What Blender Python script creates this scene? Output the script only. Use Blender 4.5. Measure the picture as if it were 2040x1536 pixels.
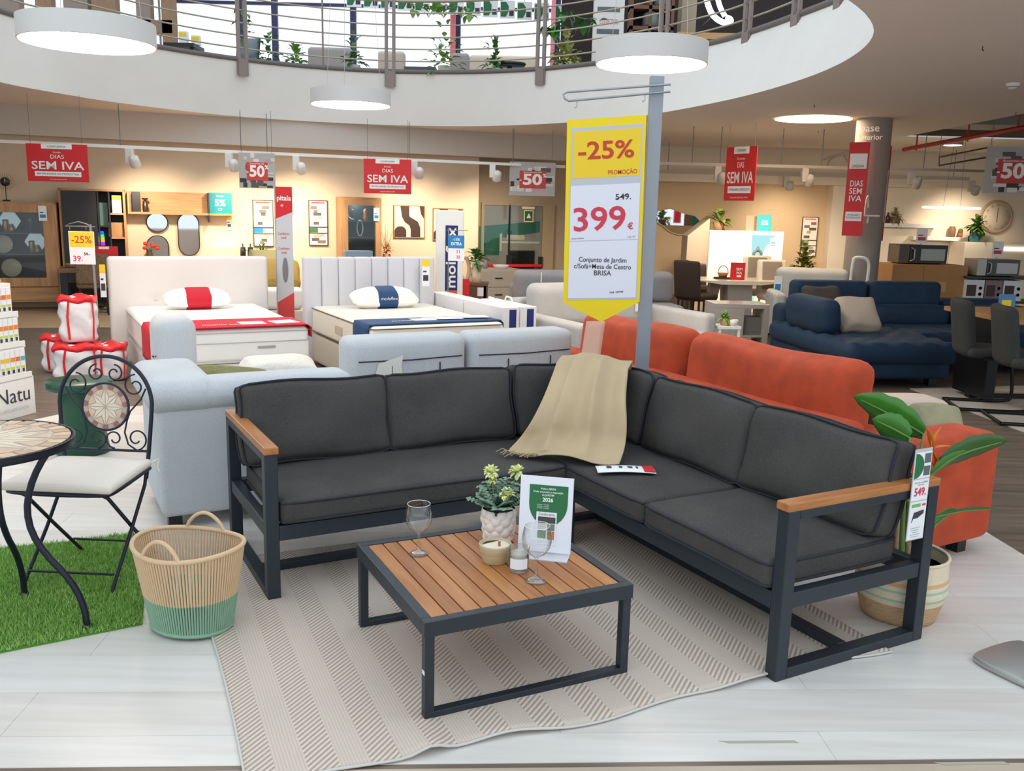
import bpy, math, random
from mathutils import Matrix, Vector
random.seed(7)
for o in list(bpy.data.objects): bpy.data.objects.remove(o)
SC = bpy.context.scene
COL = SC.collection
PI = math.pi
# ------------------------------------------------------------------ camera
FPX, PITCH, ROLL, EYE = 1800.0, .1903, .0246, 1.5
cd = bpy.data.cameras.new('camera'); cam = bpy.data.objects.new('camera', cd); COL.objects.link(cam)
cd.sensor_fit = 'HORIZONTAL'; cd.sensor_width = 36.0; cd.lens = 36.0*FPX/2040.0
cd.clip_start = .05; cd.clip_end = 200
cam.location = (0, 0, EYE)
_f = Vector((0, math.cos(PITCH), -math.sin(PITCH))); _u0 = Vector((0, math.sin(PITCH), math.cos(PITCH))); _r0 = Vector((1, 0, 0))
_r = _r0*math.cos(ROLL)+_u0*math.sin(ROLL); _u = -_r0*math.sin(ROLL)+_u0*math.cos(ROLL)
cam.rotation_euler = Matrix((_r, _u, -_f)).transposed().to_euler()
SC.camera = cam
# ------------------------------------------------------------------ world, exposure
W = bpy.data.worlds.new('world'); SC.world = W; W.use_nodes = True
wn = W.node_tree; wn.nodes['Background'].inputs[0].default_value = (.82, .915, 1.0, 1); wn.nodes['Background'].inputs[1].default_value = 1.0
SC.view_settings.view_transform = 'Standard'; SC.view_settings.look = 'None'; SC.view_settings.gamma = 1
SC.view_settings.use_curve_mapping = False; SC.view_settings.exposure = .42
# ------------------------------------------------------------------ geometry helpers
def ray(px, py):
    x = px-1020.; y = py-768.
    c, s = math.cos(ROLL), math.sin(ROLL)
    X = c*x+s*y; Y = -s*x+c*y
    return _r0*(X/FPX)+_u0*(-Y/FPX)+_f
O0 = Vector((0, 0, EYE))
def G(px, py, z=0.):
    d = ray(px, py); return O0+d*((z-EYE)/d.z)
def V(px, py, Y):
    d = ray(px, py); return O0+d*(Y/d.y)
def PL(px, py, p0, n):
    d = ray(px, py); n = Vector(n); return O0+d*((Vector(p0)-O0).dot(n)/d.dot(n))
GA = .4976                                     # direction of the shop's furniture grid
A0 = Vector((-.9166, 3.2516, 0)); GU = Vector((math.cos(GA), math.sin(GA), 0)); GV = Vector((-math.sin(GA), math.cos(GA), 0))
def L(a, b, z=0.): return A0+GU*a+GV*b+Vector((0, 0, z))
def lin(c):
    c = c/255.; return c/12.92 if c <= .04045 else ((c+.055)/1.055)**2.4
def rgb(t): return (lin(t[0]), lin(t[1]), lin(t[2]), 1)

class MB:
    def __init__(s): s.v = []; s.f = []; s.sm = []; s.mi = []; s.m = 0
    def add(s, vs, fs, X=None, smooth=False):
        b = len(s.v)
        s.v += [tuple(X @ Vector(p)) for p in vs] if X is not None else [tuple(p) for p in vs]
        for f in fs: s.f.append(tuple(i+b for i in f)); s.sm.append(smooth); s.mi.append(s.m)
        return s
    def box(s, x0, x1, y0, y1, z0, z1, X=None):
        vs = [(x, y, z) for z in (z0, z1) for y in (y0, y1) for x in (x0, x1)]
        return s.add(vs, [(0, 2, 3, 1), (4, 5, 7, 6), (0, 1, 5, 4), (2, 6, 7, 3), (0, 4, 6, 2), (1, 3, 7, 5)], X)
    def cb(s, cx, cy, cz, sx, sy, sz, X=None):
        return s.box(cx-sx/2, cx+sx/2, cy-sy/2, cy+sy/2, cz-sz/2, cz+sz/2, X)
    def prism(s, poly, z0, z1, X=None, smooth=False):
        n = len(poly); vs = [(p[0], p[1], z0) for p in poly]+[(p[0], p[1], z1) for p in poly]
        s.add(vs, [tuple(range(n-1, -1, -1)), tuple(range(n, 2*n))], X)
        b = len(s.v)-2*n
        for i in range(n):
            j = (i+1) % n; s.f.append((b+i, b+j, b+n+j, b+n+i)); s.sm.append(smooth); s.mi.append(s.m)
        return s
    def plate(s, poly, y0, y1, X=None):         # outline in x,z extruded from y0 (front) to y1
        R = Matrix(((1, 0, 0, 0), (0, 0, -1, 0), (0, 1, 0, 0), (0, 0, 0, 1)))
        return s.prism(poly, -y1, -y0, (X @ R) if X is not None else R)
    def tube(s, pts, r, n=8, closed=False, X=None):
        pts = [Vector(p) for p in pts]; m = len(pts)
        rr = r if isinstance(r, (list, tuple)) else [r]*m
        t0 = (pts[1]-pts[0]).normalized(); a = Vector((0, 0, 1)) if abs(t0.z) < .9 else Vector((1, 0, 0))
        nrm = t0.cross(a).normalized(); vs = []
        for i, p in enumerate(pts):
            if closed: t = (pts[(i+1) % m]-pts[i-1])
            else: t = (pts[min(i+1, m-1)]-pts[max(i-1, 0)])
            t = t.normalized() if t.length > 1e-9 else t0
            nrm = nrm-t*nrm.dot(t); nrm = nrm.normalized() if nrm.length > 1e-6 else t.orthogonal().normalized()
            bn = t.cross(nrm)
            for k in range(n):
                q = 2*PI*k/n; vs.append(p+(nrm*math.cos(q)+bn*math.sin(q))*rr[i])
        fs = []
        for i in range(m if closed else m-1):
            for k in range(n):
                k2 = (k+1) % n; j = (i+1) % m
                fs.append((i*n+k, i*n+k2, j*n+k2, j*n+k))
        s.add(vs, fs, X, True)
        if not closed: s.add([vs[k] for k in range(n)]+[vs[(m-1)*n+k] for k in range(n)], [tuple(range(n-1, -1, -1)), tuple(range(n, 2*n))], X)
        return s
    def bar(s, p, q, w, t=None, up=(0, 0, 1)):   # rectangular bar from p to q
        p = Vector(p); q = Vector(q); t = t or w; d = (q-p); Ln = d.length; d.normalize(); up = Vector(up)
        if abs(d.dot(up)) > .98: up = Vector((1, 0, 0))
        sd = d.cross(up).normalized(); u2 = sd.cross(d)
        X = Matrix(((sd.x, d.x, u2.x, p.x), (sd.y, d.y, u2.y, p.y), (sd.z, d.z, u2.z, p.z), (0, 0, 0, 1)))
        return s.box(-w/2, w/2, 0, Ln, -t/2, t/2, X)
    def lathe(s, prof, n=24, X=None, ex=1., ey=1., cap=True):
        vs = []; fs = []
        for r, z in prof:
            for k in range(n): q = 2*PI*k/n; vs.append((r*ex*math.cos(q), r*ey*math.sin(q), z))
        for i in range(len(prof)-1):
            if prof[i] == prof[i+1]: continue
            for k in range(n):
                k2 = (k+1) % n; fs.append((i*n+k, i*n+k2, (i+1)*n+k2, (i+1)*n+k))
        s.add(vs, fs, X, True)
        m = len(prof)
        if cap and prof[0][0] > 1e-4: s.add(vs[:n], [tuple(range(n-1, -1, -1))], X)
        if cap and prof[-1][0] > 1e-4: s.add(vs[(m-1)*n:], [tuple(range(n))], X)
        return s
    def rbox(s, hx, hy, hz, r, fn=None, X=None, seg=(6, 6, 6), rs=3):
        def co(h, n):
            rr = min(r, h*.98); e = [-h+rr*(1-math.cos(PI/2*i/rs)) if False else -h+rr*i/rs for i in range(rs)]
            ins = [-(h-rr)+2*(h-rr)*i/n for i in range(n+1)]
            return e+ins+[-x for x in reversed(e)]
        cs = (co(hx, seg[0]), co(hy, seg[1]), co(hz, seg[2])); H = (hx, hy, hz); idx = {}; vs = []; fs = []
        def vid(p):
            k = tuple(round(c, 6) for c in p)
            if k in idx: return idx[k]
            q = [max(-(H[i]-min(r, H[i]*.98)), min(H[i]-min(r, H[i]*.98), p[i])) for i in range(3)]
            d = Vector([p[i]-q[i] for i in range(3)])
            v = Vector(q)+d.normalized()*min(r, min(H)*.98) if d.length > 1e-9 else Vector(p)
            if fn: v = Vector(fn(v, Vector((p[0]/hx, p[1]/hy, p[2]/hz))))
            idx[k] = len(vs); vs.append(v); return idx[k]
        for ax in range(3):
            b, c = (ax+1) % 3, (ax+2) % 3
            for sg in (-1, 1):
                for i in range(len(cs[b])-1):
                    for j in range(len(cs[c])-1):
                        q = []
                        for di, dj in ((0, 0), (1, 0), (1, 1), (0, 1)):
                            p = [0, 0, 0]; p[ax] = sg*H[ax]; p[b] = cs[b][i+di]; p[c] = cs[c][j+dj]; q.append(vid(p))
                        fs.append(tuple(q) if sg > 0 else tuple(reversed(q)))
        return s.add(vs, fs, X, True)
    def grid(s, fn, nu, nv, X=None, smooth=True):
        vs = [fn(i/nu, j/nv) for j in range(nv+1) for i in range(nu+1)]
        fs = [(j*(nu+1)+i, j*(nu+1)+i+1, (j+1)*(nu+1)+i+1, (j+1)*(nu+1)+i) for j in range(nv) for i in range(nu)]
        return s.add(vs, fs, X, smooth)

def T(x, y, z): return Matrix.Translation((x, y, z))
def RX(a): return Matrix.Rotation(a, 4, 'X')
def RY(a): return Matrix.Rotation(a, 4, 'Y')
def RZ(a): return Matrix.Rotation(a, 4, 'Z')

def tagp(o, label=None, cat=None, group=None, kind=None):
    if label: o['label'] = label
    if cat: o['category'] = cat
    if group: o['group'] = group
    if kind: o['kind'] = kind
    return o
def O(name, mb, mat, parent=None, loc=None, rz=0, bev=0, solid=0, label=None, cat=None, group=None, kind=None):
    me = bpy.data.meshes.new(name); me.from_pydata(mb.v, [], mb.f)
    me.polygons.foreach_set('use_smooth', mb.sm)
    mats = mat if isinstance(mat, (list, tuple)) else [mat]
    for m in mats: me.materials.append(m)
    if len(mats) > 1: me.polygons.foreach_set('material_index', mb.mi)
    me.update()
    o = bpy.data.objects.new(name, me); COL.objects.link(o)
    if parent: o.parent = parent
    if loc is not None: o.location = loc
    if rz: o.rotation_euler = (0, 0, rz)
    if bev:
        m = o.modifiers.new('bevel', 'BEVEL'); m.width = bev; m.segments = 2; m.limit_method = 'ANGLE'
    if solid:
        m = o.modifiers.new('solid', 'SOLIDIFY'); m.thickness = solid; m.offset = 0
    return tagp(o, label, cat, group, kind)
def thing(name, label, cat, loc=(0, 0, 0), rz=0, group=None, rot=None):
    o = bpy.data.objects.new(name, None); COL.objects.link(o); o.empty_display_size = .1
    o.location = loc; o.rotation_euler = rot if rot else (0, 0, rz)
    return tagp(o, label, cat, group)
def link(name, me, parent, loc=(0, 0, 0), rot=(0, 0, 0), kind=None):   # another piece sharing mesh data
    o = bpy.data.objects.new(name, me); COL.objects.link(o); o.parent = parent; o.location = loc; o.rotation_euler = rot
    if kind: o['kind'] = kind
    return o
def dup(root, loc, rz, label, **kw):
    def cp(o, par):
        c = o.copy(); COL.objects.link(c); c.parent = par
        for ch in list(o.children): cp(ch, c)
        return c
    kids = list(root.children); r = root.copy(); COL.objects.link(r)
    for ch in kids: cp(ch, r)
    r.location = loc; r.rotation_euler = (0, 0, rz); return tagp(r, label, **kw)

_tc = {}
def text(parent, s, x, z, size, mat, y=-.0015, al='CENTER', bold=0., rot=0., wide=1., name='lettering', max_w=None, label=None):
    c = bpy.data.curves.new('t', 'FONT'); c.body = s; c.size = size; c.align_x = al; c.align_y = 'CENTER'; c.offset = bold*size; c.resolution_u = 3; c.space_line = 1.0
    ob = bpy.data.objects.new('t', c); me = bpy.data.meshes.new_from_object(ob)
    bpy.data.objects.remove(ob); bpy.data.curves.remove(c)
    if max_w and len(me.vertices):
        xs = [v.co.x for v in me.vertices]; w = max(xs)-min(xs)
        if w > 0: wide = max_w/w
    X = T(x, y, z) @ RY(-rot) @ RX(PI/2) @ Matrix.Diagonal((wide, 1, 1, 1))
    me.transform(X); me.materials.clear(); me.materials.append(mat)
    o = bpy.data.objects.new(name, me); COL.objects.link(o); o.parent = parent
    if label: o['label'] = label
    return o
def panel(name, parent, x, z, w, h, mat, y=0., t=.001, poly=None):     # flat print or card on the front of something
    mb = MB()
    if poly: mb.plate(poly, y-t, y)
    else: mb.box(x-w/2, x+w/2, y-t, y, z-h/2, z+h/2)
    return O(name, mb, mat, parent)

# ------------------------------------------------------------------ materials
_m = {}
def M(name, c, rough=.6, metal=0., var=0., vs=8., bump=0., bs=150., stretch=None, c2=None, sheen=0., coat=0., emit=None, es=1., spec=.5, trans=0., alpha=None):
    if name in _m: return _m[name]
    m = bpy.data.materials.new(name); m.use_nodes = True; nt = m.node_tree; b = nt.nodes['Principled BSDF']
    base = rgb(c); b.inputs['Base Color'].default_value = base; b.inputs['Roughness'].default_value = rough; b.inputs['Metallic'].default_value = metal
    b.inputs['Specular IOR Level'].default_value = spec
    if sheen: b.inputs['Sheen Weight'].default_value = sheen; b.inputs['Sheen Roughness'].default_value = .4; b.inputs['Sheen Tint'].default_value = tuple(min(1, x*1.4+.12) for x in base[:3])+(1,)
    if coat: b.inputs['Coat Weight'].default_value = coat
    if emit: b.inputs['Emission Color'].default_value = rgb(emit); b.inputs['Emission Strength'].default_value = es
    if trans: b.inputs['Transmission Weight'].default_value = trans
    if alpha is not None: b.inputs['Alpha'].default_value = alpha
    if var or bump or c2:
        tc = nt.nodes.new('ShaderNodeTexCoord'); mp = nt.nodes.new('ShaderNodeMapping'); nt.links.new(tc.outputs['Object'], mp.inputs[0])
        if stretch: mp.inputs['Scale'].default_value = stretch
    if var or c2:
        n = nt.nodes.new('ShaderNodeTexNoise'); n.inputs['Scale'].default_value = vs; n.inputs['Detail'].default_value = 5
        nt.links.new(mp.outputs[0], n.inputs[0])
        r = nt.nodes.new('ShaderNodeValToRGB'); nt.links.new(n.outputs[0], r.inputs[0])
        r.color_ramp.elements[0].position = .3; r.color_ramp.elements[1].position = .7
        k = var or .2
        r.color_ramp.elements[0].color = rgb(c2) if c2 else tuple(x*(1-k) for x in base[:3])+(1,)
        r.color_ramp.elements[1].color = base if c2 else tuple(min(1, x*(1+k)) for x in base[:3])+(1,)
        nt.links.new(r.outputs[0], b.inputs['Base Color'])
    if bump:
        n2 = nt.nodes.new('ShaderNodeTexNoise'); n2.inputs['Scale'].default_value = bs; n2.inputs['Detail'].default_value = 3
        nt.links.new(mp.outputs[0], n2.inputs[0])
        bp = nt.nodes.new('ShaderNodeBump'); bp.inputs['Strength'].default_value = bump; bp.inputs['Distance'].default_value = .01
        nt.links.new(n2.outputs[0], bp.inputs['Height']); nt.links.new(bp.outputs[0], b.inputs['Normal'])
    _m[name] = m; return m
def glass(name, c=(255, 255, 255), rough=0., ior=1.45):
    m = bpy.data.materials.new(name); m.use_nodes = True; nt = m.node_tree; nt.nodes.remove(nt.nodes['Principled BSDF'])
    g = nt.nodes.new('ShaderNodeBsdfGlass'); g.inputs['Color'].default_value = rgb(c); g.inputs['Roughness'].default_value = rough; g.inputs['IOR'].default_value = ior
    nt.links.new(g.outputs[0], nt.nodes['Material Output'].inputs[0]); return m
def thin_glass(name, c=(250, 252, 252)):
    m = bpy.data.materials.new(name); m.use_nodes = True; nt = m.node_tree; nt.nodes.remove(nt.nodes['Principled BSDF'])
    a = nt.nodes.new('ShaderNodeBsdfTransparent'); a.inputs[0].default_value = rgb(c)
    g = nt.nodes.new('ShaderNodeBsdfGlossy'); g.inputs['Roughness'].default_value = .02; lw = nt.nodes.new('ShaderNodeLayerWeight'); lw.inputs[0].default_value = .5; pw_ = nt.nodes.new('ShaderNodeMath'); pw_.operation = 'POWER'; pw_.inputs[1].default_value = 2.2; nt.links.new(lw.outputs['Facing'], pw_.inputs[0]); fr = nt.nodes.new('ShaderNodeMath'); fr.operation = 'MULTIPLY_ADD'; fr.inputs[1].default_value = .9; fr.inputs[2].default_value = .1; nt.links.new(pw_.outputs[0], fr.inputs[0])
    mx = nt.nodes.new('ShaderNodeMixShader'); nt.links.new(fr.outputs[0], mx.inputs[0])
    nt.links.new(a.outputs[0], mx.inputs[1]); nt.links.new(g.outputs[0], mx.inputs[2]); nt.links.new(mx.outputs[0], nt.nodes['Material Output'].inputs[0]); return m
def pane_mat(name, c=(255, 255, 255), refl=.12):
    m = bpy.data.materials.new(name); m.use_nodes = True; nt = m.node_tree; nt.nodes.remove(nt.nodes['Principled BSDF'])
    a = nt.nodes.new('ShaderNodeBsdfTransparent'); a.inputs[0].default_value = rgb(c)
    g = nt.nodes.new('ShaderNodeBsdfGlossy'); g.inputs['Roughness'].default_value = .03
    mx = nt.nodes.new('ShaderNodeMixShader'); mx.inputs[0].default_value = refl
    nt.links.new(a.outputs[0], mx.inputs[1]); nt.links.new(g.outputs[0], mx.inputs[2]); nt.links.new(mx.outputs[0], nt.nodes['Material Output'].inputs[0]); return m
def emis(name, c, s):
    m = bpy.data.materials.new(name); m.use_nodes = True; nt = m.node_tree; nt.nodes.remove(nt.nodes['Principled BSDF'])
    e = nt.nodes.new('ShaderNodeEmission'); e.inputs[0].default_value = rgb(c); e.inputs[1].default_value = s
    nt.links.new(e.outputs[0], nt.nodes['Material Output'].inputs[0]); return m

WHITE = M('white_paint', (236, 234, 230), .5); PAPER = M('white_paper', (240, 240, 242), .7); INK = M('dark_ink', (62, 60, 68), .7); BLACKP = M('black_plastic', (22, 22, 25), .45)
YEL = M('sign_yellow', (247, 216, 12), .55); YEL2 = M('sheet_yellow', (244, 208, 40), .6); RED = M('sign_red', (214, 32, 38), .5); REDT = M('price_red', (214, 60, 78), .6); ORT = M('promo_red', (205, 62, 45), .6)
TEAL = M('sign_teal', (0, 140, 145), .5); NAVY = M('navy', (24, 40, 110), .5); GRN = M('leaflet_green', (38, 112, 66), .6); LGREY = M('light_grey_card', (205, 207, 214), .6)
PWHITE = M('print_white', (245, 244, 240), .6); BLUEP = M('print_blue', (30, 130, 195), .55)
METAL = M('grey_metal', (160, 165, 172), .35, .6); STEEL = M('brushed_steel', (160, 156, 150), .35, .8)
def wood(name, c, c2, stretch=(2, 30, 30), vs=1.2, rough=.5, bump=.06):
    return M(name, c, rough, c2=c2, vs=vs, stretch=stretch, bump=bump, bs=6)
# ================================================================== LIGHT that belongs to the building: recessed ceiling discs behind the void are built below
CEIL = 2.75; MEZ = 3.5
# ================================================================== STRUCTURE
def clip(poly, a, b, c):                      # keep a*x+b*y <= c
    out = []
    for i in range(len(poly)):
        p, q = poly[i-1], poly[i]; dp = a*p[0]+b*p[1]-c; dq = a*q[0]+b*q[1]-c
        if (dp <= 0) != (dq <= 0):
            t = dp/(dp-dq); out.append((p[0]+(q[0]-p[0])*t, p[1]+(q[1]-p[1])*t))
        if dq <= 0: out.append(q)
    return out
DARKFL = wood('grey_laminate', (128, 114, 100), (96, 84, 74), stretch=(1.2, 14, 1), vs=1.5, rough=.42, bump=.03)
fl = O('floor', MB().box(-14, 14, -1, 20, -.06, -.002), DARKFL, kind='structure')
LIGHTFL = []
for i, (c, c2) in enumerate((((228, 224, 218), (214, 208, 200)), ((224, 219, 212), (210, 203, 194)), ((231, 228, 223), (217, 212, 205)))):
    LIGHTFL.append(wood('pale_oak_vinyl_%s' % 'abc'[i], c, c2, stretch=(1.0, 13, 1), vs=1.6, rough=.36, bump=.015))
plat = O('floor_platform', MB().prism([(-4.2, 2.03), (2.47, 2.41), (2.37, 4.0), (2.32, 4.8), (1.9, 5.9), (.5, 6.6), (-2.2, 6.9), (-3.15, 6.45), (-3.45, 5.8), (-4.2, 5.0)], -.012, -.004), M('subfloor', (120, 112, 104), .7), kind='structure')
PPOLY = [(-4.2, 2.02), (2.48, 2.40), (2.38, 4.0), (2.33, 4.8), (1.9, 5.9), (.5, 6.6), (-2.2, 6.9), (-3.15, 6.45), (-3.45, 5.8), (-4.2, 5.0)]
th = .055; ca, sa = math.cos(th), math.sin(th); pw = .24; k = 0
for i in range(8, 30):
    lo, hi = i*pw, (i+1)*pw-.0012
    st = clip(clip(PPOLY, sa, -ca, -lo), -sa, ca, hi)
    if len(st) < 3: continue
    off = (i*.83) % 1.6
    for j in range(-6, 4):
        x0, x1 = j*1.6+off, (j+1)*1.6+off-.0012
        pc = clip(clip(st, -ca, -sa, -x0), ca, sa, x1)
        if len(pc) < 3: continue
        O('plank', MB().prism(pc, -.004, 0), LIGHTFL[(i*7+j*3) % 3], plat)
trim = O('trim_1', MB().prism([(-6, -.98), (6, -.98), (6, 2.55), (2.6, 2.385), (-2.4, 2.10), (-6, 1.9)], -.0019, -.0005), wood('tan_floor_strip', (196, 180, 160), (176, 160, 140), stretch=(1, 12, 1)), kind='structure')
BEIGEFL = wood('beige_laminate', (206, 178, 142), (186, 158, 122), stretch=(1, 12, 1), rough=.45)
O('floor_display', MB().prism([(-8.5, 10.0), (-4.9, 10.9), (-2.8, 12.2), (-2.8, 14), (-8.5, 14)], -.0018, 0), BEIGEFL, kind='structure')

# ---- walls
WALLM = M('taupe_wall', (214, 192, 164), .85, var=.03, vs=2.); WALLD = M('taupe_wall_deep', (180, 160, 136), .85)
CREAM = M('cream_wall', (236, 222, 200), .85); CEILM = M('ceiling_white', (236, 228, 220), .9, var=.02, vs=1.); FASC = M('fascia_plaster', (233, 230, 224), .85, var=.015, vs=3.)
WP = Vector((-7.0, 12.75, 0)); WA = math.radians(22.); WD = Vector((math.cos(WA), math.sin(WA), 0)); WN = Vector((math.sin(WA), -math.cos(WA), 0))
def WL(px, py, off=0.): return PL(px, py, WP+WN*off, WN)
def wallbox(p, q, t, z0, z1):
    mb = MB(); d = (q-p); n = Vector((d.y, -d.x, 0)).normalized()
    mb.prism([(p.x, p.y), (q.x, q.y), (q.x-n.x*t, q.y-n.y*t), (p.x-n.x*t, p.y-n.y*t)][::1], z0, z1); return mb
wa = WP-WD*2.2; wb = WL(952, 480); wa.z = wb.z = 0
O('wall_back', wallbox(wa, wb, .2, 0, CEIL), WALLM, kind='structure')
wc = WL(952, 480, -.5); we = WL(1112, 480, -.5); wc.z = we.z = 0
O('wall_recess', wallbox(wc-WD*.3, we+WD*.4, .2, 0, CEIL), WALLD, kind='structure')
bk0 = WL(-60, 240, .22); bk1 = WL(1112, 240, .22); bk0.z = bk1.z = 0
O('trim_2', wallbox(bk0-WD*2, bk1+WD*.2, .22, 2.36, CEIL), M('bulkhead_paint', (206, 198, 188), .85), kind='structure')
RY_ = 17.6
O('wall_rear', MB().box(.6, 13, RY_, RY_+.2, 0, CEIL), M('taupe_wall_warm', (206, 178, 142), .85, var=.03, vs=2.), kind='structure')
O('trim_3', MB().box(.9, 13, RY_-.4, RY_-.002, 2.12, CEIL), CREAM, kind='structure')
O('wall_right', MB().box(12.6, 12.8, 3.5, RY_, 0, MEZ+2.5), CREAM, kind='structure')
O('wall_left', MB().box(-9.6, -9.4, 3.5, 12.2, 0, MEZ+2.5), CREAM, kind='structure')
pil = V(1650, 470, RY_-.25); pir = V(1692, 470, RY_-.25)
O('trim_4', MB().box(pil.x, pir.x+.2, RY_-.3, RY_-.002, 0, 2.118), CREAM, kind='structure')
kx = V(1752, 450, RY_-.1).x
O('wall_kitchen', MB().box(kx, 12.5, RY_-.16, RY_-.002, 0, 2.118), M('white_kitchen_wall', (240, 226, 206), .8), kind='structure')

# ---- ceiling with the curved void, fascia
FB = [(0, 165), (100, 183), (200, 200), (300, 213), (400, 225), (500, 234), (600, 241), (700, 246), (800, 250), (930, 252), (1050, 249), (1200, 240), (1300, 228), (1400, 210), (1500, 188), (1600, 158), (1660, 134), (1700, 112), (1730, 88), (1743, 65), (1738, 45), (1720, 22), (1690, 0)]
def smooth(pts, it=1):
    for _ in range(it):
        q = [pts[0]]
        for i in range(len(pts)-1):
            q += [pts[i]*.75+pts[i+1]*.25, pts[i]*.25+pts[i+1]*.75]
        pts = q+[pts[-1]]
    return pts
lower = [G(x, y, CEIL) for x, y in FB]; lower = [Vector((-4.2, 6.4, CEIL)), Vector((-5.1, 7.9, CEIL)), Vector((-5.6, 9.2, CEIL))]+lower
lower = smooth(lower, 2)
UP = [(0, 28), (100, 50), (300, 95), (480, 122), (640, 138), (790, 146), (930, 147), (1080, 141), (1250, 122), (1420, 90), (1520, 60), (1600, 30), (1680, 0)]
upper = [G(x, y, MEZ) for x, y in UP]; upper = [Vector((-4.2, 6.4, MEZ)), Vector((-5.1, 7.9, MEZ)), Vector((-5.65, 9.3, MEZ))]+upper+[Vector((3.0, 8.0, MEZ)), Vector((2.9, 7.1, MEZ)), Vector((2.6, 6.3, MEZ)), Vector((2.1, 5.57, MEZ))]
upper = smooth(upper, 2)
def resample(pts, n):
    ds = [0]
    for i in range(1, len(pts)): ds.append(ds[-1]+(pts[i]-pts[i-1]).length)
    out = []; j = 0
    for k in range(n):
        s = ds[-1]*k/(n-1)
        while j < len(ds)-2 and ds[j+1] < s: j += 1
        t = (s-ds[j])/max(1e-9, ds[j+1]-ds[j]); out.append(pts[j].lerp(pts[j+1], min(1, t)))
    return out
NL = 110; lower = resample(lower, NL); upper = resample(upper, NL)
mb = MB()
mb.grid(lambda u, v: lower[round(u*(NL-1))].lerp(upper[round(u*(NL-1))], v), NL-1, 3)
O('trim_fascia', mb, FASC, kind='structure')
poly = [(p.x, p.y) for p in lower]+[(1.75, 5.2), (5.83, 4.4), (5.83, 14.1), (12.6, 14.1), (12.6, RY_), (.6, RY_), (-9.4, 13.6), (-9.4, 6.4)]
mb = MB(); mb.add([(x, y, CEIL) for x, y in poly], [tuple(range(len(poly)))])
O('ceiling', mb, CEILM, kind='structure')
polu = [(p.x, p.y) for p in upper]+[(2.2, 5.2), (12.6, 4.4), (12.6, 24), (-14, 24), (-14, 6.4)]
mb = MB(); mb.add([(x, y, MEZ) for x, y in polu], [tuple(range(len(polu)))])
O('floor_mezzanine', mb, M('mezz_floor', (150, 140, 130), .6), kind='structure')
O('ceiling_services', MB().box(5.85, 12.6, 7, 14.1, 3.36, 3.4), M('service_dark', (120, 104, 84), .9), kind='structure')
O('wall_services', MB().box(5.85, 12.6, 14.1, 14.2, CEIL+.03, 3.36), M('service_dark', (120, 104, 84), .9), kind='structure')
mb = MB(); mb.tube([p+Vector((0, 0, .02)) for p in upper], .035, 6)
O('trim_edge', mb, M('edge_dark', (110, 104, 100), .6), kind='structure')

# ---- railing round the void: uprights in pairs with side plates, steel rails
def upper_at(px):
    best = min(upper[8:-8], key=lambda p: abs(proj(p)[0]-px)); i = upper.index(best)
    t = (upper[min(i+1, NL-1)]-upper[i-1]).normalized(); return best, t
def proj(p):
    q = Vector(p)-O0; Z = q.dot(_f); x = FPX*q.dot(_r0)/Z; y = -FPX*q.dot(_u0)/Z
    return (1020+math.cos(ROLL)*x-math.sin(ROLL)*y, 768+math.sin(ROLL)*x+math.cos(ROLL)*y)
rail = thing('railing', 'grey steel balustrade with slim horizontal rails round the curved upper floor edge', 'railing', (0, 0, 0))
RAILM = M('rail_steel', (176, 168, 152), .4, .4); POSTM = M('rail_post', (140, 126, 120), .5, .2)
for k in range(1, 7):
    O('rail', MB().tube([p+Vector((0, 0, .17*k)) for p in upper[::2]], .011 if k < 6 else .024, 6), RAILM, rail)
for px in (-40, 318, 480, 640, 790, 1080, 1330, 1500, 1600, 1676):
    p, t = upper_at(px); n = Vector((t.y, -t.x, 0))
    if n.dot(Vector((0, -1, 0))) < 0: n = -n
    if px in (318, 640): 
        O('rail_rod', MB().tube([p, p+Vector((0, 0, 1.02))], .014, 6), POSTM, rail); continue
    for s in (-1, 1):
        mb = MB(); mb.bar(p+t*s*.055+n*.02+Vector((0, 0, -.2)), p+t*s*.055+n*.02+Vector((0, 0, 1.02)), .05, .03, up=n); O('upright', mb, POSTM, rail)
    mb = MB(); mb.bar(p+n*.035+Vector((0, 0, -.21)), p+n*.035+Vector((0, 0, .02)), .13, .02, up=n); O('fixing_plate', mb, POSTM, rail)

# ---- round lamps
LAMP_E = emis('lamp_diffuser', (255, 226, 192), 16.); WIRE = M('wire', (120, 120, 122), .5, .5)
def disc_lamp(px, py, wpx, D, label, hgt=.16, tilt=0.):
    Y = V(px, py, 1).y
    c = V(px, py, FPX*1.015*D/wpx); r = D/2
    t = thing('pendant_lamp', label, 'lamp', c, group='round pendant lamps', rot=(0, tilt, 0))
    O('lamp_body', MB().lathe([(r-.012, .004), (r-.002, 0), (r, .006), (r, .006), (r, hgt), (r, hgt), (.05, hgt+.01)], 56), M('lamp_white', (214, 212, 208), .5), t)
    O('diffuser', MB().lathe([(r-.014, -.003), (r-.014, .004)], 56), LAMP_E, t)
    for q in (.5, 2.6, 4.7): O('suspension_wire', MB().tube([(r*.8*math.cos(q), r*.8*math.sin(q), hgt), (r*.3*math.cos(q), r*.3*math.sin(q), hgt+3.2)], .0022, 4), M('lamp_wire', (190, 190, 190), .5), t)
    return t
disc_lamp(176, 88, 247, .9, 'large round white pendant lamp in front of the upper wooden piers', .15)
disc_lamp(699, 210, 154, .9, 'round white pendant lamp hanging above the two beds')
disc_lamp(1297, 130, 214, .9, 'round white pendant lamp above the top of the sign pole', .17)
c = G(1620, 237, CEIL); t = thing('ceiling_lamp', 'flush round ceiling light beside the grey column', 'lamp', c)
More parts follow.
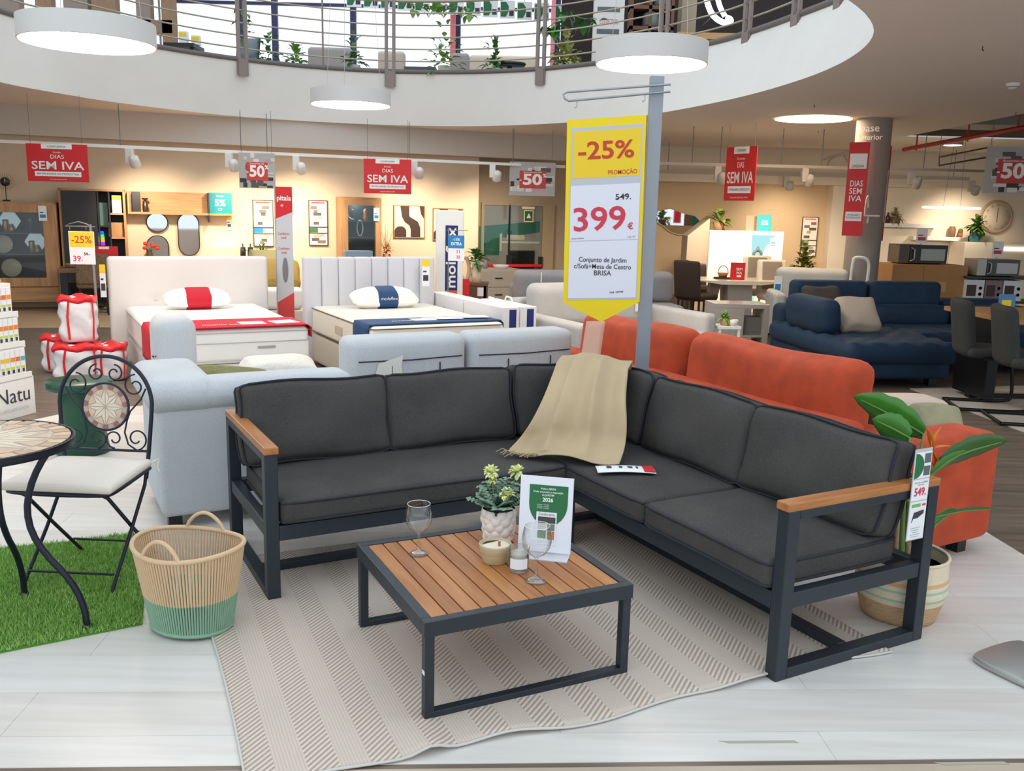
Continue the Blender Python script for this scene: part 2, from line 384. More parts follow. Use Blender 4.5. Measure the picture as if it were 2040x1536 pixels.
O('trim_ring', MB().lathe([(.47, -.004), (.48, -.012), (.49, -.004)], 48, cap=False), WHITE, t); O('diffuser', MB().lathe([(.47, -.006), (.47, -.002)], 48), emis('ceiling_disc', (255, 232, 196), 14.), t)

# ---- track spots along the back walls
def spot(px, py, c, aim, label, power=55, dark=False, col=(1, .84, .64), size=1.15):
    t = thing('track_spotlight', label, 'spotlight', c, group='track spotlights')
    d = (aim-c).normalized(); mw = M('spot_white', (232, 228, 222), .45) if not dark else M('spot_grey', (190, 182, 172), .5)
    O('bracket', MB().box(-.045, .045, -.045, .045, -.19, 0), mw, t, bev=.004)
    R = d.to_track_quat('Z', 'Y').to_matrix().to_4x4()
    X = T(.07, -.02, -.17) @ R
    O('spot_head', MB().lathe([(.03, -.09), (.062, -.07), (.068, .06), (.068, .06), (.06, .058)], 16, X), mw, t)
    O('lens', MB().lathe([(.058, .055), (.05, .058)], 16, X), emis('spot_lens', (255, 230, 190), 4.) if 'spot_lens' not in bpy.data.materials else bpy.data.materials['spot_lens'], t)
    ld = bpy.data.lights.new('spot_light', 'SPOT'); ld.energy = power; ld.color = col; ld.spot_size = size; ld.spot_blend = 1.; ld.shadow_soft_size = .06
    lo = bpy.data.objects.new('spot_light', ld); COL.objects.link(lo); lo.parent = t
    lo.matrix_parent_inverse = Matrix(); lo.location = Vector((.07, -.02, -.17))+d*.12; lo.rotation_euler = d.to_track_quat('-Z', 'Y').to_euler()
    return t
TO = 1.1
tr0 = WL(-40, 273, TO); tr1 = WL(1125, 334, TO); tz = WL(500, 304, TO).z
for q in (tr0, tr1): q.z = tz
mb = MB(); mb.bar(tr0, tr1, .045, .04); tk = thing('light_track', 'white suspended light track running along the back wall above the beds', 'light track', (0, 0, 0))
O('rail', mb, WHITE, tk)
for px in (240, 480, 532, 815, 1022):
    p = WL(px, 290, TO); p.z = tz; O('suspension_wire', MB().tube([p, Vector((p.x, p.y, CEIL))], .005, 4), WIRE, tk)
for px, lab, pw in ((258, 'white track spotlight above the wooden wall shelf', 60), (456, 'white track spotlight beside the first grey fifty percent banner', 60), (590, 'white track spotlight between the fifty percent banner and red sign', 70), (826, 'white track spotlight to the right of the red hanging sign', 70), (982, 'white track spotlight in front of the recessed doorway', 45)):
    p = WL(px, 300, TO); p.z = tz-.02; aim = p-WN*TO+Vector((.25, 0, -1.0)); spot(px, 0, p, aim, lab, pw*1.7, size=1.9)
TY = 13.3; zz = V(1550, 331, TY).z
tk = thing('light_track', 'pale suspended light track running in front of the rear wall', 'light track', (0, 0, 0))
x0, x1 = V(1240, 331, TY).x, V(2060, 331, TY).x
O('rail', MB().box(x0, x1, TY-.02, TY+.02, zz-.02, zz+.02), M('track_grey', (176, 166, 154), .5), tk)
for px in (1378, 1434, 1556, 1636, 1840): p = V(px, 331, TY); O('suspension_wire', MB().tube([(p.x, TY, zz), (p.x, TY, CEIL)], .006, 4), WIRE, tk)
tk2 = thing('light_track', 'second pale light track close to the rear bulkhead', 'light track', (0, 0, 0))
z2 = V(1550, 347, 16.4).z
O('rail', MB().box(x0, x1+.6, 16.37, 16.43, z2-.03, z2+.03), M('track_grey', (176, 166, 154), .5), tk2)
for px in (1330, 1500, 1700, 1900): p = V(px, 347, 16.4); O('suspension_wire', MB().tube([(p.x, 16.4, z2), (p.x, 16.4, CEIL)], .006, 4), WIRE, tk2)
for px, YY, lab in ((1430, TY, 'grey track spotlight left of the angled red sign'), (1604, TY, 'grey track spotlight with a lit lens near the ceiling frame'), (1568, 16.4, 'pale track spotlight on the track near the bulkhead'), (1818, TY, 'grey track spotlight right of the column'), (1940, 16.4, 'white track spotlight above the oval ring pendant')):
    p = V(px, 335, YY); p.z = (zz-.02 if YY == TY else z2-.03)
    spot(px, 0, p, Vector((p.x+.2, p.y+1.3, 1.0)), lab, 170 if YY == TY else 55, True, size=1.9)
# ================================================================== GARDEN SOFA (charcoal corner set)
FRAME = M('charcoal_powder_coat', (46, 54, 62), .42, .25, bump=.02, bs=900)
def teak_m(i):
    cs = [((186, 124, 70), (160, 98, 52)), ((176, 114, 62), (148, 90, 46)), ((194, 134, 80), (170, 108, 60)), ((182, 118, 64), (166, 104, 56))]
    c, c2 = cs[i % 4]; return wood('teak_%d' % (i % 4), c, c2, stretch=(18, 1.6, 18), vs=2.2, rough=.38, bump=.04)
TEAKX = wood('teak_along', (188, 126, 72), (160, 98, 52), stretch=(1.6, 18, 18), vs=2.2, rough=.38, bump=.04)
DF = bpy.data.materials.new('charcoal_woven_fabric'); DF.use_nodes = True
def heather(m, ca, cb, sc=300., rough=.85, bump=.2, st=(.8, 1.6, 3.2)):
    nt = m.node_tree; b = nt.nodes['Principled BSDF']; b.inputs['Roughness'].default_value = rough; b.inputs['Specular IOR Level'].default_value = .25
    tc = nt.nodes.new('ShaderNodeTexCoord'); mp = nt.nodes.new('ShaderNodeMapping'); mp.inputs['Scale'].default_value = st; nt.links.new(tc.outputs['Object'], mp.inputs[0])
    n = nt.nodes.new('ShaderNodeTexNoise'); n.inputs['Scale'].default_value = sc; n.inputs['Detail'].default_value = 2; nt.links.new(mp.outputs[0], n.inputs[0])
    n3 = nt.nodes.new('ShaderNodeTexNoise'); n3.inputs['Scale'].default_value = 4; nt.links.new(tc.outputs['Object'], n3.inputs[0])
    ad = nt.nodes.new('ShaderNodeMath'); ad.operation = 'MULTIPLY_ADD'; ad.inputs[1].default_value = .35; nt.links.new(n3.outputs[0], ad.inputs[0]); nt.links.new(n.outputs[0], ad.inputs[2])
    r = nt.nodes.new('ShaderNodeValToRGB'); r.color_ramp.elements[0].position = .45; r.color_ramp.elements[1].position = .95; r.color_ramp.elements[0].color = rgb(ca); r.color_ramp.elements[1].color = rgb(cb)
    nt.links.new(ad.outputs[0], r.inputs[0]); nt.links.new(r.outputs[0], b.inputs['Base Color'])
    bp = nt.nodes.new('ShaderNodeBump'); bp.inputs['Strength'].default_value = bump; bp.inputs['Distance'].default_value = .002; nt.links.new(n.outputs[0], bp.inputs['Height']); nt.links.new(bp.outputs[0], b.inputs['Normal'])
    return m
heather(DF, (52, 51, 52), (90, 87, 83))
PIPE = M('charcoal_piping', (40, 42, 48), .8)
def cushion_fn(hx, hy, hz, bulge, axis, seed=0, sag=0.):
    rnd = random.Random(seed); ph = [rnd.uniform(0, 6.28) for _ in range(6)]
    def fn(v, p):
        o = [0, 1, 2]; o.remove(axis); a, b = o
        w = max(0, 1-p[a]**4)*max(0, 1-p[b]**4)
        v = Vector(v); s = 1 if p[axis] > 0 else -1
        v[axis] += s*bulge*w*abs(p[axis])
        v[axis] += s*.25*bulge*w*abs(p[axis])*math.sin(3.1*p[a]+ph[0])*math.sin(2.7*p[b]+ph[1])
        v[a] += bulge*.16*math.sin(4*p[b]+ph[2])*abs(p[a]); v[b] += bulge*.16*math.sin(4*p[a]+ph[3])*abs(p[b])
        v[2] -= sag*(1-p[a]**2)*(.5+.5*p[2])
        return v
    return fn
def loop(fn, hx, hy, hz, r, axis, side, n=10):
    """outline of a cushion face for the piping, following the same deformation"""
    H = [hx, hy, hz]; o = [0, 1, 2]; o.remove(axis); a, b = o; pts = []; rr = r
    seq = []
    for i in range(n): seq.append((-1+2*i/n, -1))
    for i in range(n): seq.append((1, -1+2*i/n))
    for i in range(n): seq.append((1-2*i/n, 1))
    for i in range(n): seq.append((-1, 1-2*i/n))
    for (p, q) in seq:
        P = [0, 0, 0]; P[a] = p; P[b] = q; P[axis] = side
        v = [0, 0, 0]; v[axis] = side*(H[axis]-r*.45)
        x, y = p*H[a], q*H[b]; v[a] = max(-(H[a]-r*.0), min(H[a], x)); v[b] = y
        # soften corners
        ca, cb = H[a]-rr, H[b]-rr
        if abs(v[a]) > ca and abs(v[b]) > cb:
            d = Vector((abs(v[a])-ca, abs(v[b])-cb)); d = d.normalized()*rr
            v[a] = math.copysign(ca+d[0], v[a]); v[b] = math.copysign(cb+d[1], v[b])
        pts.append(fn(Vector(v), Vector(P)))
    return pts
def cushion(name, label, cat, loc, rot, hx, hy, hz, r=.035, bulge=.02, axis=2, mat=None, pipe=None, seed=0, group=None, sides=(1,), seg=(10, 4, 8), sag=0.):
    t = thing(name, label, cat, loc, group=group, rot=rot)
    fn = cushion_fn(hx, hy, hz, bulge, axis, seed, sag)
    O('cover', MB().rbox(hx, hy, hz, r, fn, seg=seg), mat, t)
    if pipe:
        for s in sides: O('piping', MB().tube(loop(fn, hx, hy, hz, r, axis, s, 14), .0055, 6, True), pipe, t)
    return t
# frame: two wings in the grid directions
sofa = thing('corner_sofa', 'charcoal metal frame of the corner garden sofa with wooden armrests', 'sofa', A0, GA)
LF, LB = 1.34, .72                                            # inner front line a, back line b
def arm_frame(par, p0, ax, length, zt=.585):
    """rectangular loop arm: p0 outer front foot, ax unit direction to the rear"""
    p0 = Vector(p0); ax = Vector(ax); w = .05
    for d in (w/2, length-w/2): O('leg', MB().bar(p0+ax*d, p0+ax*d+Vector((0, 0, zt)), w, w, up=ax), FRAME, par, bev=.003)
    O('foot_rail', MB().bar(p0+ax*w+Vector((0, 0, .02)), p0+ax*(length-w)+Vector((0, 0, .02)), w, .04), FRAME, par, bev=.003)
    O('arm_rail', MB().bar(p0+ax*w+Vector((0, 0, zt-.015)), p0+ax*(length-w)+Vector((0, 0, zt-.015)), w, .03), FRAME, par, bev=.003)
    O('side_rail', MB().bar(p0+ax*w+Vector((0, 0, .275)), p0+ax*(length-w)+Vector((0, 0, .275)), .04, .055), FRAME, par, bev=.003)
arm_frame(sofa, (.025, 0, 0), (0, 1, 0), LB)
arm_frame(sofa, (LF, -1.29, 0), (1, 0, 0), LB)
O('armrest', MB().box(-.002, .053, -.008, LB+.002, .585, .613), wood('teak_arm_b', (188, 126, 72), (160, 98, 52), stretch=(18, 1.6, 18), vs=2.2, rough=.38), sofa, bev=.004, label='warm brown wooden armrest')
O('armrest', MB().box(LF-.008, LF+LB+.002, -1.318, -1.263, .585, .613), TEAKX, sofa, bev=.004, label='warm brown wooden armrest')
B2 = LB
# left wing rails, right wing rails
for y0, y1, z in ((0, .045, .27), (B2-.05, B2-.005, .27)): O('seat_rail', MB().box(.05, LF+LB if y0 > .1 else LF+.0, y0, y1, z-.03, z+.03), FRAME, sofa, bev=.003)
O('seat_rail', MB().box(LF, LF+.045, -1.265, .045, .24, .30), FRAME, sofa, bev=.003)
O('seat_rail', MB().box(LF+LB-.05, LF+LB-.005, -1.265, LB-.05, .24, .30), FRAME, sofa, bev=.003)
O('back_rail', MB().box(.05, LF+LB, B2-.04, B2-.005, .56, .60), FRAME, sofa, bev=.003)
O('back_rail', MB().box(LF+LB-.04, LF+LB-.005, -1.265, LB-.04, .56, .60), FRAME, sofa, bev=.003)
O('floor_rail', MB().box(.05, LF+.35, .27, .31, 0.002, .042), FRAME, sofa, bev=.003)
O('floor_rail', MB().box(LF+.34, LF+.38, -1.265, .31, 0.002, .042), FRAME, sofa, bev=.003)
for (a, b) in ((LF+.02, .02), (LF+LB-.03, B2-.03)): O('leg', MB().bar((a, b, 0), (a, b, .25 if b < .1 else .56), .045, .045), FRAME, sofa, bev=.003)
O('back_leg', MB().bar((LF-.3, B2-.03, 0), (LF-.3, B2-.03, .56), .04, .04), FRAME, sofa)
for i in range(7): O('seat_slat', MB().box(.08+i*.28, .12+i*.28, .045, B2-.05, .285, .298), FRAME, sofa)
for i in range(4): O('seat_slat', MB().box(LF+.045, LF+LB-.05, -1.15+i*.28, -1.11+i*.28, .285, .298), FRAME, sofa)
def sc(name, lab, a0, a1, b0, b1, z0, z1, seed, cat='cushion', grp='seat cushions of the garden sofa'):
    c = L((a0+a1)/2, (b0+b1)/2, (z0+z1)/2)
    return cushion(name, lab, cat, c, (0, 0, GA), (a1-a0)/2, (b1-b0)/2, (z1-z0)/2, .028, .010, 2, DF, PIPE, seed, grp, (1, -1), (14, 8, 3))
sc('seat_cushion', 'long charcoal seat cushion between the wooden armrest and sofa corner, facing the bedding', .055, LF-.005, -.015, .62, .302, .402, 1)
sc('seat_cushion', 'charcoal seat cushion in the sofa corner with the folded leaflet on it', LF-.018, LF+.60, -.575, .62, .302, .402, 2)
sc('seat_cushion', 'charcoal seat cushion between the folded leaflet and the armrest with price card', LF-.018, LF+.60, -1.262, -.58, .302, .402, 3)
BT = .235                                                        # lean of the back cushions
def bc(lab, a, b, w, face, seed, hz=.175, zc=.572):
    rz = GA if face == 'v' else GA-PI/2
    c = L(a, b, zc); R = (RZ(rz) @ RX(-BT)).to_euler()
    return cushion('back_cushion', lab, 'cushion', c, R, w/2, .062, hz, .034, .034, 1, DF, PIPE, seed, 'back cushions of the garden sofa', (-1, 1), (10, 3, 8))
bc('charcoal back cushion standing right beside the far wooden armrest', .355, .565, .66, 'v', 11)
bc('charcoal back cushion between the armrest cushion and the corner cushion behind flowers', 1.0, .565, .655, 'v', 12)
bc('charcoal back cushion left half covered by the beige throw', 1.645, .565, .60, 'v', 13)
bc('charcoal back cushion in the corner right of the beige throw', LF+.54, .33, .44, 'u', 14)
bc('charcoal back cushion in front of the grey sign pole and orange sofa', LF+.545, -.245, .68, 'u', 15)
bc('charcoal back cushion behind the hanging price card', LF+.545, -.925, .70, 'u', 16)
# ------------------------------------------------------------------ throw
TH = M('beige_throw', (192, 170, 136), .9, var=.05, vs=5, bump=.25, bs=500, sheen=.2)
lt = [G(1108, 730, .765), G(1085, 790, .66), G(1058, 845, .55), G(1035, 880, .465), G(1012, 905, .425)]
rt = [G(1252, 741, .755), G(1246, 800, .66), G(1250, 855, .55), G(1246, 895, .465), G(1233, 929, .425)]
lt = smooth(lt, 2); rt = smooth(rt, 2)
def along(c, t):
    k = t*(len(c)-1); i = min(int(k), len(c)-2); return c[i].lerp(c[i+1], k-i)
bkd = (GU*.5+GV*.5).normalized()
def throw(u, v):
    if v < .2:
        s = (1-v/.2); p = lt[0].lerp(rt[0], u); q = p+bkd*(.13*math.sin(min(1, s*1.6)*PI/2)); q.z = p.z+.02*math.sin(s*PI)-.2*max(0, s-.5)*2
        am = .008
    else:
        t = (v-.2)/.8; q = along(lt, t).lerp(along(rt, t), u); am = .016+.012*math.sin(t*PI)
        q.z += .03*math.sin(t*PI)*math.sin(u*PI)
        q += Vector((0, 0, -.012*math.sin(u*PI*3)))*t*t if t > .75 else Vector((0, 0, 0))
    f = (1-2*abs(math.sin(u*8.5+.6+.5*math.sin(v*4))))*.75+math.sin(u*21+2.0*v)*.3
    n = (-bkd*.8+Vector((0, 0, .5)))
    q = q+n*am*f*(1 if v < .93 else .5)
    q.z += .012
    top = .045*math.exp(-((u-.42)/.3)**2) if v < .45 else 0
    q.z += top*max(0, 1-abs(v-.2)/.25)
    return q
t = thing('throw_blanket', 'beige fringed throw draped over the sofa corner', 'blanket', (0, 0, 0))
O('cloth', MB().grid(throw, 60, 50), TH, t, solid=.004)
mb = MB()
for i in range(26):
    u = random.uniform(0, .02); e = throw(.01+i*.011, .985); d = Vector((random.uniform(-.07, .0), random.uniform(-.03, .03), 0))
    mb.tube([e, e+d*.5+Vector((0, 0, .012)), e+d+Vector((0, 0, random.uniform(-.006, .004)))], .0022, 4)
O('fringe', mb, M('fringe_beige', (176, 160, 128), .9), t)
# folded leaflet on the seat
c = G(1246, 938, .418); t = thing('folded_leaflet', 'folded white and red leaflet lying on the charcoal seat', 'leaflet', c, .02)
O('paper', MB().grid(lambda u, v: (-.125+.25*u, -.05+.10*v, .004+.006*math.sin(u*PI)+.003*math.sin(v*PI)), 10, 4), PAPER, t, solid=.002)
O('print', MB().box(.075, .122, -.044, .044, .0085, .0115), RED, t)
for x, w in ((-.07, .03), (-.02, .022), (.02, .03), (.05, .012)): O('print', MB().cb(x, .01, .0118, w*.7, .03, .004), INK, t)
# ================================================================== COFFEE TABLE
ta = .4571; tF = Vector((-.2364, 2.4423, 0)); tw, td, th = .722, .695, .321
tab = thing('coffee_table', 'low square garden table with wooden slats and charcoal metal frame', 'table', tF, ta)
fw = .032
for x0, x1, y0, y1 in ((0, tw, 0, fw), (0, tw, td-fw, td), (0, fw, fw, td-fw), (tw-fw, tw, fw, td-fw)): O('top_frame', MB().box(x0, x1, y0, y1, th-.048, th), FRAME, tab, bev=.002)
ns = 12; pit = (tw-2*fw)/ns
for i in range(ns):
    O('slat', MB().box(fw+i*pit+.0022, fw+(i+1)*pit-.0022, fw+.001, td-fw-.001, th-.022, th-.003), teak_m(i*5+i//3), tab, bev=.0018)
for y in (.10, .35, .60): O('cross_bar', MB().box(fw, tw-fw, y-.015, y+.015, th-.045, th-.023), FRAME, tab)
for y in (0.004, td-.034):
    for x in (.004, tw-.034): O('leg', MB().box(x, x+.03, y, y+.03, .03, th-.048), FRAME, tab, bev=.002)
    O('foot_rail', MB().box(.004, tw-.004, y, y+.03, .0, .03), FRAME, tab, bev=.002)
O('sticker', MB().box(.003, .0039, .008, .026, .15, .163), PAPER, tab)
TT = th-.003
GLASS = thin_glass('clear_glass')
def wine(px, py, label, s=1.):
    c = G(px, py, TT)
    t = thing('wine_glass', label, 'glass', c, group='wine glasses on the slatted table')
    pr = [(.0, .001), (.031, .0), (.034, .0025), (.022, .010), (.010, .016), (.0062, .024), (.0052, .05), (.0055, .075), (.011, .083), (.03, .095), (.0425, .113), (.047, .133), (.0455, .155), (.0405, .178), (.0395, .184)]
    O('glass_body', MB().lathe([(r*s, z*s) for r, z in pr], 40, cap=False), GLASS, t); O('rim', MB().tube([Vector((.0395*s*math.cos(2*PI*i/40), .0395*s*math.sin(2*PI*i/40), .184*s)) for i in range(40)], .0009, 6, True), M('glass_rim', (236, 240, 242), .1), t); return t
wine(834, 1104, 'wine glass standing alone on the slats near the sofa armrest end')
wine(1067, 1158, 'wine glass standing in front of the white leaflet holder', 1.04)
# candle bowl
c = G(986, 1118, TT); CB = M('beige_ceramic', (196, 178, 140), .6, var=.04, vs=30)
t = thing('candle_bowl', 'round beige ceramic candle bowl with dark label on top', 'candle', c)
O('bowl', MB().lathe([(.0, .0), (.04, .0), (.043, .004), (.051, .035), (.051, .035), (.053, .038), (.056, .062), (.0555, .066), (.0515, .066), (.049, .05), (.0, .048)], 40), CB, t)
O('wax', MB().lathe([(.0, .058), (.050, .058)], 32, cap=False), M('wax', (238, 228, 206), .5), t)
O('label_card', MB().prism([(.046*math.cos(q), .046*math.sin(q)) for q in [PI*.42+i*PI*.56/10 for i in range(11)]], .0582, .059), M('card_brown', (72, 60, 48), .6), t)
O('wick', MB().cb(.014, -.008, .066, .009, .004, .018), teak_m(1), t)
c = G(1033, 1136, TT); t = thing('glass_candle', 'white candle in a clear glass tumbler', 'candle', c)
O('tumbler', MB().lathe([(0, 0), (.031, 0), (.034, .004), (.0355, .083), (.0335, .083), (.0318, .012), (0, .011)], 36), GLASS, t)
O('wax', MB().lathe([(0, .0115), (.0312, .0125), (.0326, .06), (.0315, .062), (0, .061)], 32), M('candle_wax', (240, 234, 218), .5), t)
O('label_card', MB().grid(lambda u, v: ((.0362)*math.cos(-PI/2-.9+1.8*u), .0362*math.sin(-PI/2-.9+1.8*u), .016+.036*v), 10, 1), PAPER, t)
# flower pot
c = G(992, 1080, TT); c.y += .02
t = thing('flower_pot', 'white bubbled ceramic pot with green foliage and pale yellow flowers', 'potted plant', c)
rnd = random.Random(3); bub = [(2*PI*(c+.5*(r % 2)+rnd.uniform(-.15, .15))/9, .012+.0245*r+rnd.uniform(-.004, .004), rnd.uniform(.0175, .0225)) for r in range(5) for c in range(9)]
def pot_r(q, z):
    r = .046+.012*math.sin(min(1, z/.13)*PI*.75); b = 0
    for (a, zz_, s) in bub:
        d2 = ((math.atan2(math.sin(q-a), math.cos(q-a))*r)**2+(z-zz_)**2)/s**2
        if d2 < 1: b = max(b, math.sqrt(1-d2)*.8*s)
    return r-.006+b*.85
N = 110
O('pot', MB().grid(lambda u, v: (pot_r(u*2*PI, v*.125)*math.cos(u*2*PI), pot_r(u*2*PI, v*.125)*math.sin(u*2*PI), v*.125), N, 44).lathe([(0, .001), (.046, .001)], 24).lathe([(.058, .125), (.05, .125), (.048, .09), (0, .09)], 24), M('white_ceramic', (240, 230, 222), .35), t)
O('inner_pot', MB().lathe([(.052, .10), (.05, .142), (.047, .142), (.046, .12), (0, .12)], 24), M('inner_pot_dark', (30, 32, 44), .4), t)
def leaf(mb, base, d, ln, w, up=.3, n=5, curl=.3, X=None):
    d = Vector(d).normalized(); sd = d.cross(Vector((0, 0, 1))); sd = sd.normalized() if sd.length > .05 else Vector((1, 0, 0)); nn = sd.cross(d)
    vs = []; base = Vector(base)
    for i in range(n+1):
        s = i/n; ww = w*math.sin(PI*(.06+.94*s)**.8)*.5 if s < 1 else 0.0004
        c_ = base+d*ln*s+nn*(up*ln*s*(1-s)*1.2)-Vector((0, 0, curl*ln*s*s))
        vs += [c_-sd*ww+nn*ww*.25, c_, c_+sd*ww+nn*ww*.25]
    fs = []
    for i in range(n):
        a = i*3; fs += [(a, a+1, a+4, a+3), (a+1, a+2, a+5, a+4)]
    mb.add(vs, fs, X, True)
LEAFB = M('bluish_leaf', (118, 148, 124), .6, var=.15, vs=40); LEAFG = M('leaf_green', (74, 118, 52), .55, var=.2, vs=30); FLOW = M('pale_yellow_petal', (240, 244, 178), .6, var=.08, vs=60); STEMG = M('stem_green', (108, 140, 70), .6)
mbl = MB(); rnd = random.Random(5)
for k in range(40):
    q = rnd.uniform(0, 6.28); r0 = rnd.uniform(.0, .04); el = rnd.uniform(.25, 1.2); ln = rnd.uniform(.045, .095)
    p0 = Vector((r0*math.cos(q), r0*math.sin(q), .13)); d = Vector((math.cos(q)*math.cos(el), math.sin(q)*math.cos(el), math.sin(el)))
    for j in range(6):
        p = p0+d*ln*(j+1)/6
        for s in (-1, 1):
            sd = d.cross(Vector((0, 0, 1))).normalized(); leaf(mbl, p, sd*s+d*.3+Vector((0, 0, .25)), .024, .021, n=4)
O('foliage', mbl, LEAFB, t)
def flower(par, p, r, seed):
    rn = random.Random(seed); mb = MB()
    for k in range(46):
        d = Vector((rn.gauss(0, 1), rn.gauss(0, 1), rn.gauss(.3, .8))).normalized(); leaf(mb, Vector(p)+d*r*.35, d+Vector((0, 0, .2)), r*.75, r*.6, n=3, curl=.1)
    O('flower', mb, FLOW, par)
for k, (fx, fy, fz) in enumerate(((-.03, -.01, .262), (.062, .0, .262), (.03, -.05, .19))):
    O('stem', MB().tube([(fx*.3, fy*.3, .12), (fx*.7, fy*.6, fz*.7), (fx, fy, fz)], .0022, 5), STEMG, t); flower(t, (fx, fy, fz), .029, k)
flower(t, (-.024, -.012, .232), .016, 9)
# leaflet holder
c = (G(1030, 1104, TT)+G(1138, 1122, TT))/2; c.y += .03
t = thing('leaflet_holder', 'upright white sheet in a clear stand with green shield print', 'sign holder', c, -.16)
t.rotation_euler = (0, 0, -.20); TI = RX(-.10)
hw, hh = .094, .268
def tilt(mb): mb.v = [tuple(TI @ Vector(p)) for p in mb.v]; return mb
O('back_board', tilt(MB().box(-hw, hw, .002, .005, .012, .012+hh)), M('clear_acrylic', (214, 216, 224), .1), t, bev=.001)
O('foot', MB().box(-hw+.004, hw-.004, -.05, .03, 0, .003), M('clear_acrylic', (214, 216, 224), .1), t)
O('sheet', tilt(MB().box(-hw+.001, hw-.001, 0, .0018, .013, .012+hh)), M('sheet_white', (236, 238, 246), .5), t)
sh = [(-.060, .250), (.076, .250), (.076, .185)]+[(.008+.068*math.cos(q), .185+.072*math.sin(q)*1.1) for q in [-i*PI/12 for i in range(1, 12)]]+[(-.060, .185)]
O('green_print', tilt(MB().plate(sh, -.0012, -.0004)), GRN, t)
def ttext(s, x, z, size, mat, **k):
    o = text(t, s, x, z, size, mat, **k); o.data.transform(TI); return o
for i, (s, z) in enumerate((('Visita a BRISA', .237), ('Onde encontra a exposição', .226), ('de JARDIM', .215))): ttext(s, .006, z, .0095, PWHITE, y=-.002, bold=.012)
ttext('2026', .006, .198, .019, PWHITE, y=-.002, bold=.03)
for z in (.181, .175, .169): ttext('consulte o catálogo', -.010, z, .0055, PWHITE, y=-.002)
O('cover_print', tilt(MB().box(-.032, .04, -.0022, -.0014, .04, .155)), PAPER, t)
ttext('Conforama', .004, .147, .0125, INK, y=-.003)
rn = random.Random(1)
for (x, z, w, h, cc) in ((.003, .113, .058, .02, (70, 72, 70)), (-.012, .092, .026, .02, (210, 214, 210)), (.018, .09, .024, .022, (120, 130, 120)), (-.012, .066, .028, .026, (60, 120, 84)), (.018, .064, .024, .026, (186, 120, 70)), (.003, .045, .058, .01, (226, 228, 230))):
    O('photo_print', tilt(MB().cb(x*1.08+.002, -.0026, z*1.1+.003, w*1.06, .0006, h*1.1)), M('print_%d_%d_%d' % cc, cc, .6), t)
# ================================================================== RUG
RUG = bpy.data.materials.new('striped_woven_rug'); RUG.use_nodes = True; nt = RUG.node_tree; b = nt.nodes['Principled BSDF']; b.inputs['Roughness'].default_value = .9; b.inputs['Specular IOR Level'].default_value = .1
def mth(op, a, b_=None, c_=None):
    n = nt.nodes.new('ShaderNodeMath'); n.operation = op
    for i, v in enumerate((a, b_, c_)):
        if v is None: continue
        if isinstance(v, (int, float)): n.inputs[i].default_value = v
        else: nt.links.new(v, n.inputs[i])
    return n.outputs[0]
tc = nt.nodes.new('ShaderNodeTexCoord'); sp = nt.nodes.new('ShaderNodeSeparateXYZ'); nt.links.new(tc.outputs['Object'], sp.inputs[0]); X_, Y_ = sp.outputs[0], sp.outputs[1]
fr = mth('FRACT', mth('DIVIDE', X_, .1655)); band = mth('LESS_THAN', fr, .5)
tw_ = mth('SINE', mth('MULTIPLY', mth('ADD', Y_, mth('MULTIPLY', X_, -.9)), 2*PI/.021)); tw1 = mth('MULTIPLY_ADD', tw_, .5, .5)
pl_ = mth('SINE', mth('MULTIPLY', X_, 2*PI/.0095)); pl1 = mth('MULTIPLY_ADD', pl_, .12, .62)
pat = mth('ADD', mth('MULTIPLY', band, tw1), mth('MULTIPLY', mth('SUBTRACT', 1.0, band), pl1))
nz = nt.nodes.new('ShaderNodeTexNoise'); nz.inputs['Scale'].default_value = 7; nt.links.new(tc.outputs['Object'], nz.inputs[0])
nz2 = nt.nodes.new('ShaderNodeTexNoise'); nz2.inputs['Scale'].default_value = 300; nt.links.new(tc.outputs['Object'], nz2.inputs[0])
pat2 = mth('ADD', pat, mth('MULTIPLY', mth('SUBTRACT', nz2.outputs[0], .5), .5))
rp = nt.nodes.new('ShaderNodeValToRGB'); rp.color_ramp.elements[0].color = rgb((168, 152, 138)); rp.color_ramp.elements[1].color = rgb((224, 211, 197)); nt.links.new(pat2, rp.inputs[0])
nt.links.new(rp.outputs[0], b.inputs['Base Color'])
bp = nt.nodes.new('ShaderNodeBump'); bp.inputs['Strength'].default_value = .4; bp.inputs['Distance'].default_value = .003; nt.links.new(pat2, bp.inputs['Height']); nt.links.new(bp.outputs[0], b.inputs['Normal'])
rc = Vector((-.655, 2.085, 0)); ra = .415; RW, RD = 2.20, 1.66
rug = thing('rug', 'beige woven rug with twill stripes under the slatted table', 'rug', rc, ra)
def rugf(u, v):
    x, y = u*RW, v*RD; e = max(0, 1-v*9)
    z = .007+e*(.012*max(0, math.sin(x*7.5+2.2))**3+.022*math.exp(-((x-.50)/.05)**2)); y += e*(.018*math.sin(x*4.1+.5)+.012*math.sin(x*11))
    x += .01*math.sin(v*5)*(1-u)
    return (x, y, z)
O('weave', MB().grid(rugf, 110, 50), RUG, rug, solid=.006)
O('edge_binding', MB().tube([Vector(rugf(i/80, 0)) for i in range(81)], .0042, 6), M('binding_white', (206, 202, 196), .8), rug)
O('edge_binding', MB().tube([Vector(rugf(0, i/40)) for i in range(41)], .0042, 6), M('binding_white', (206, 202, 196), .8), rug)
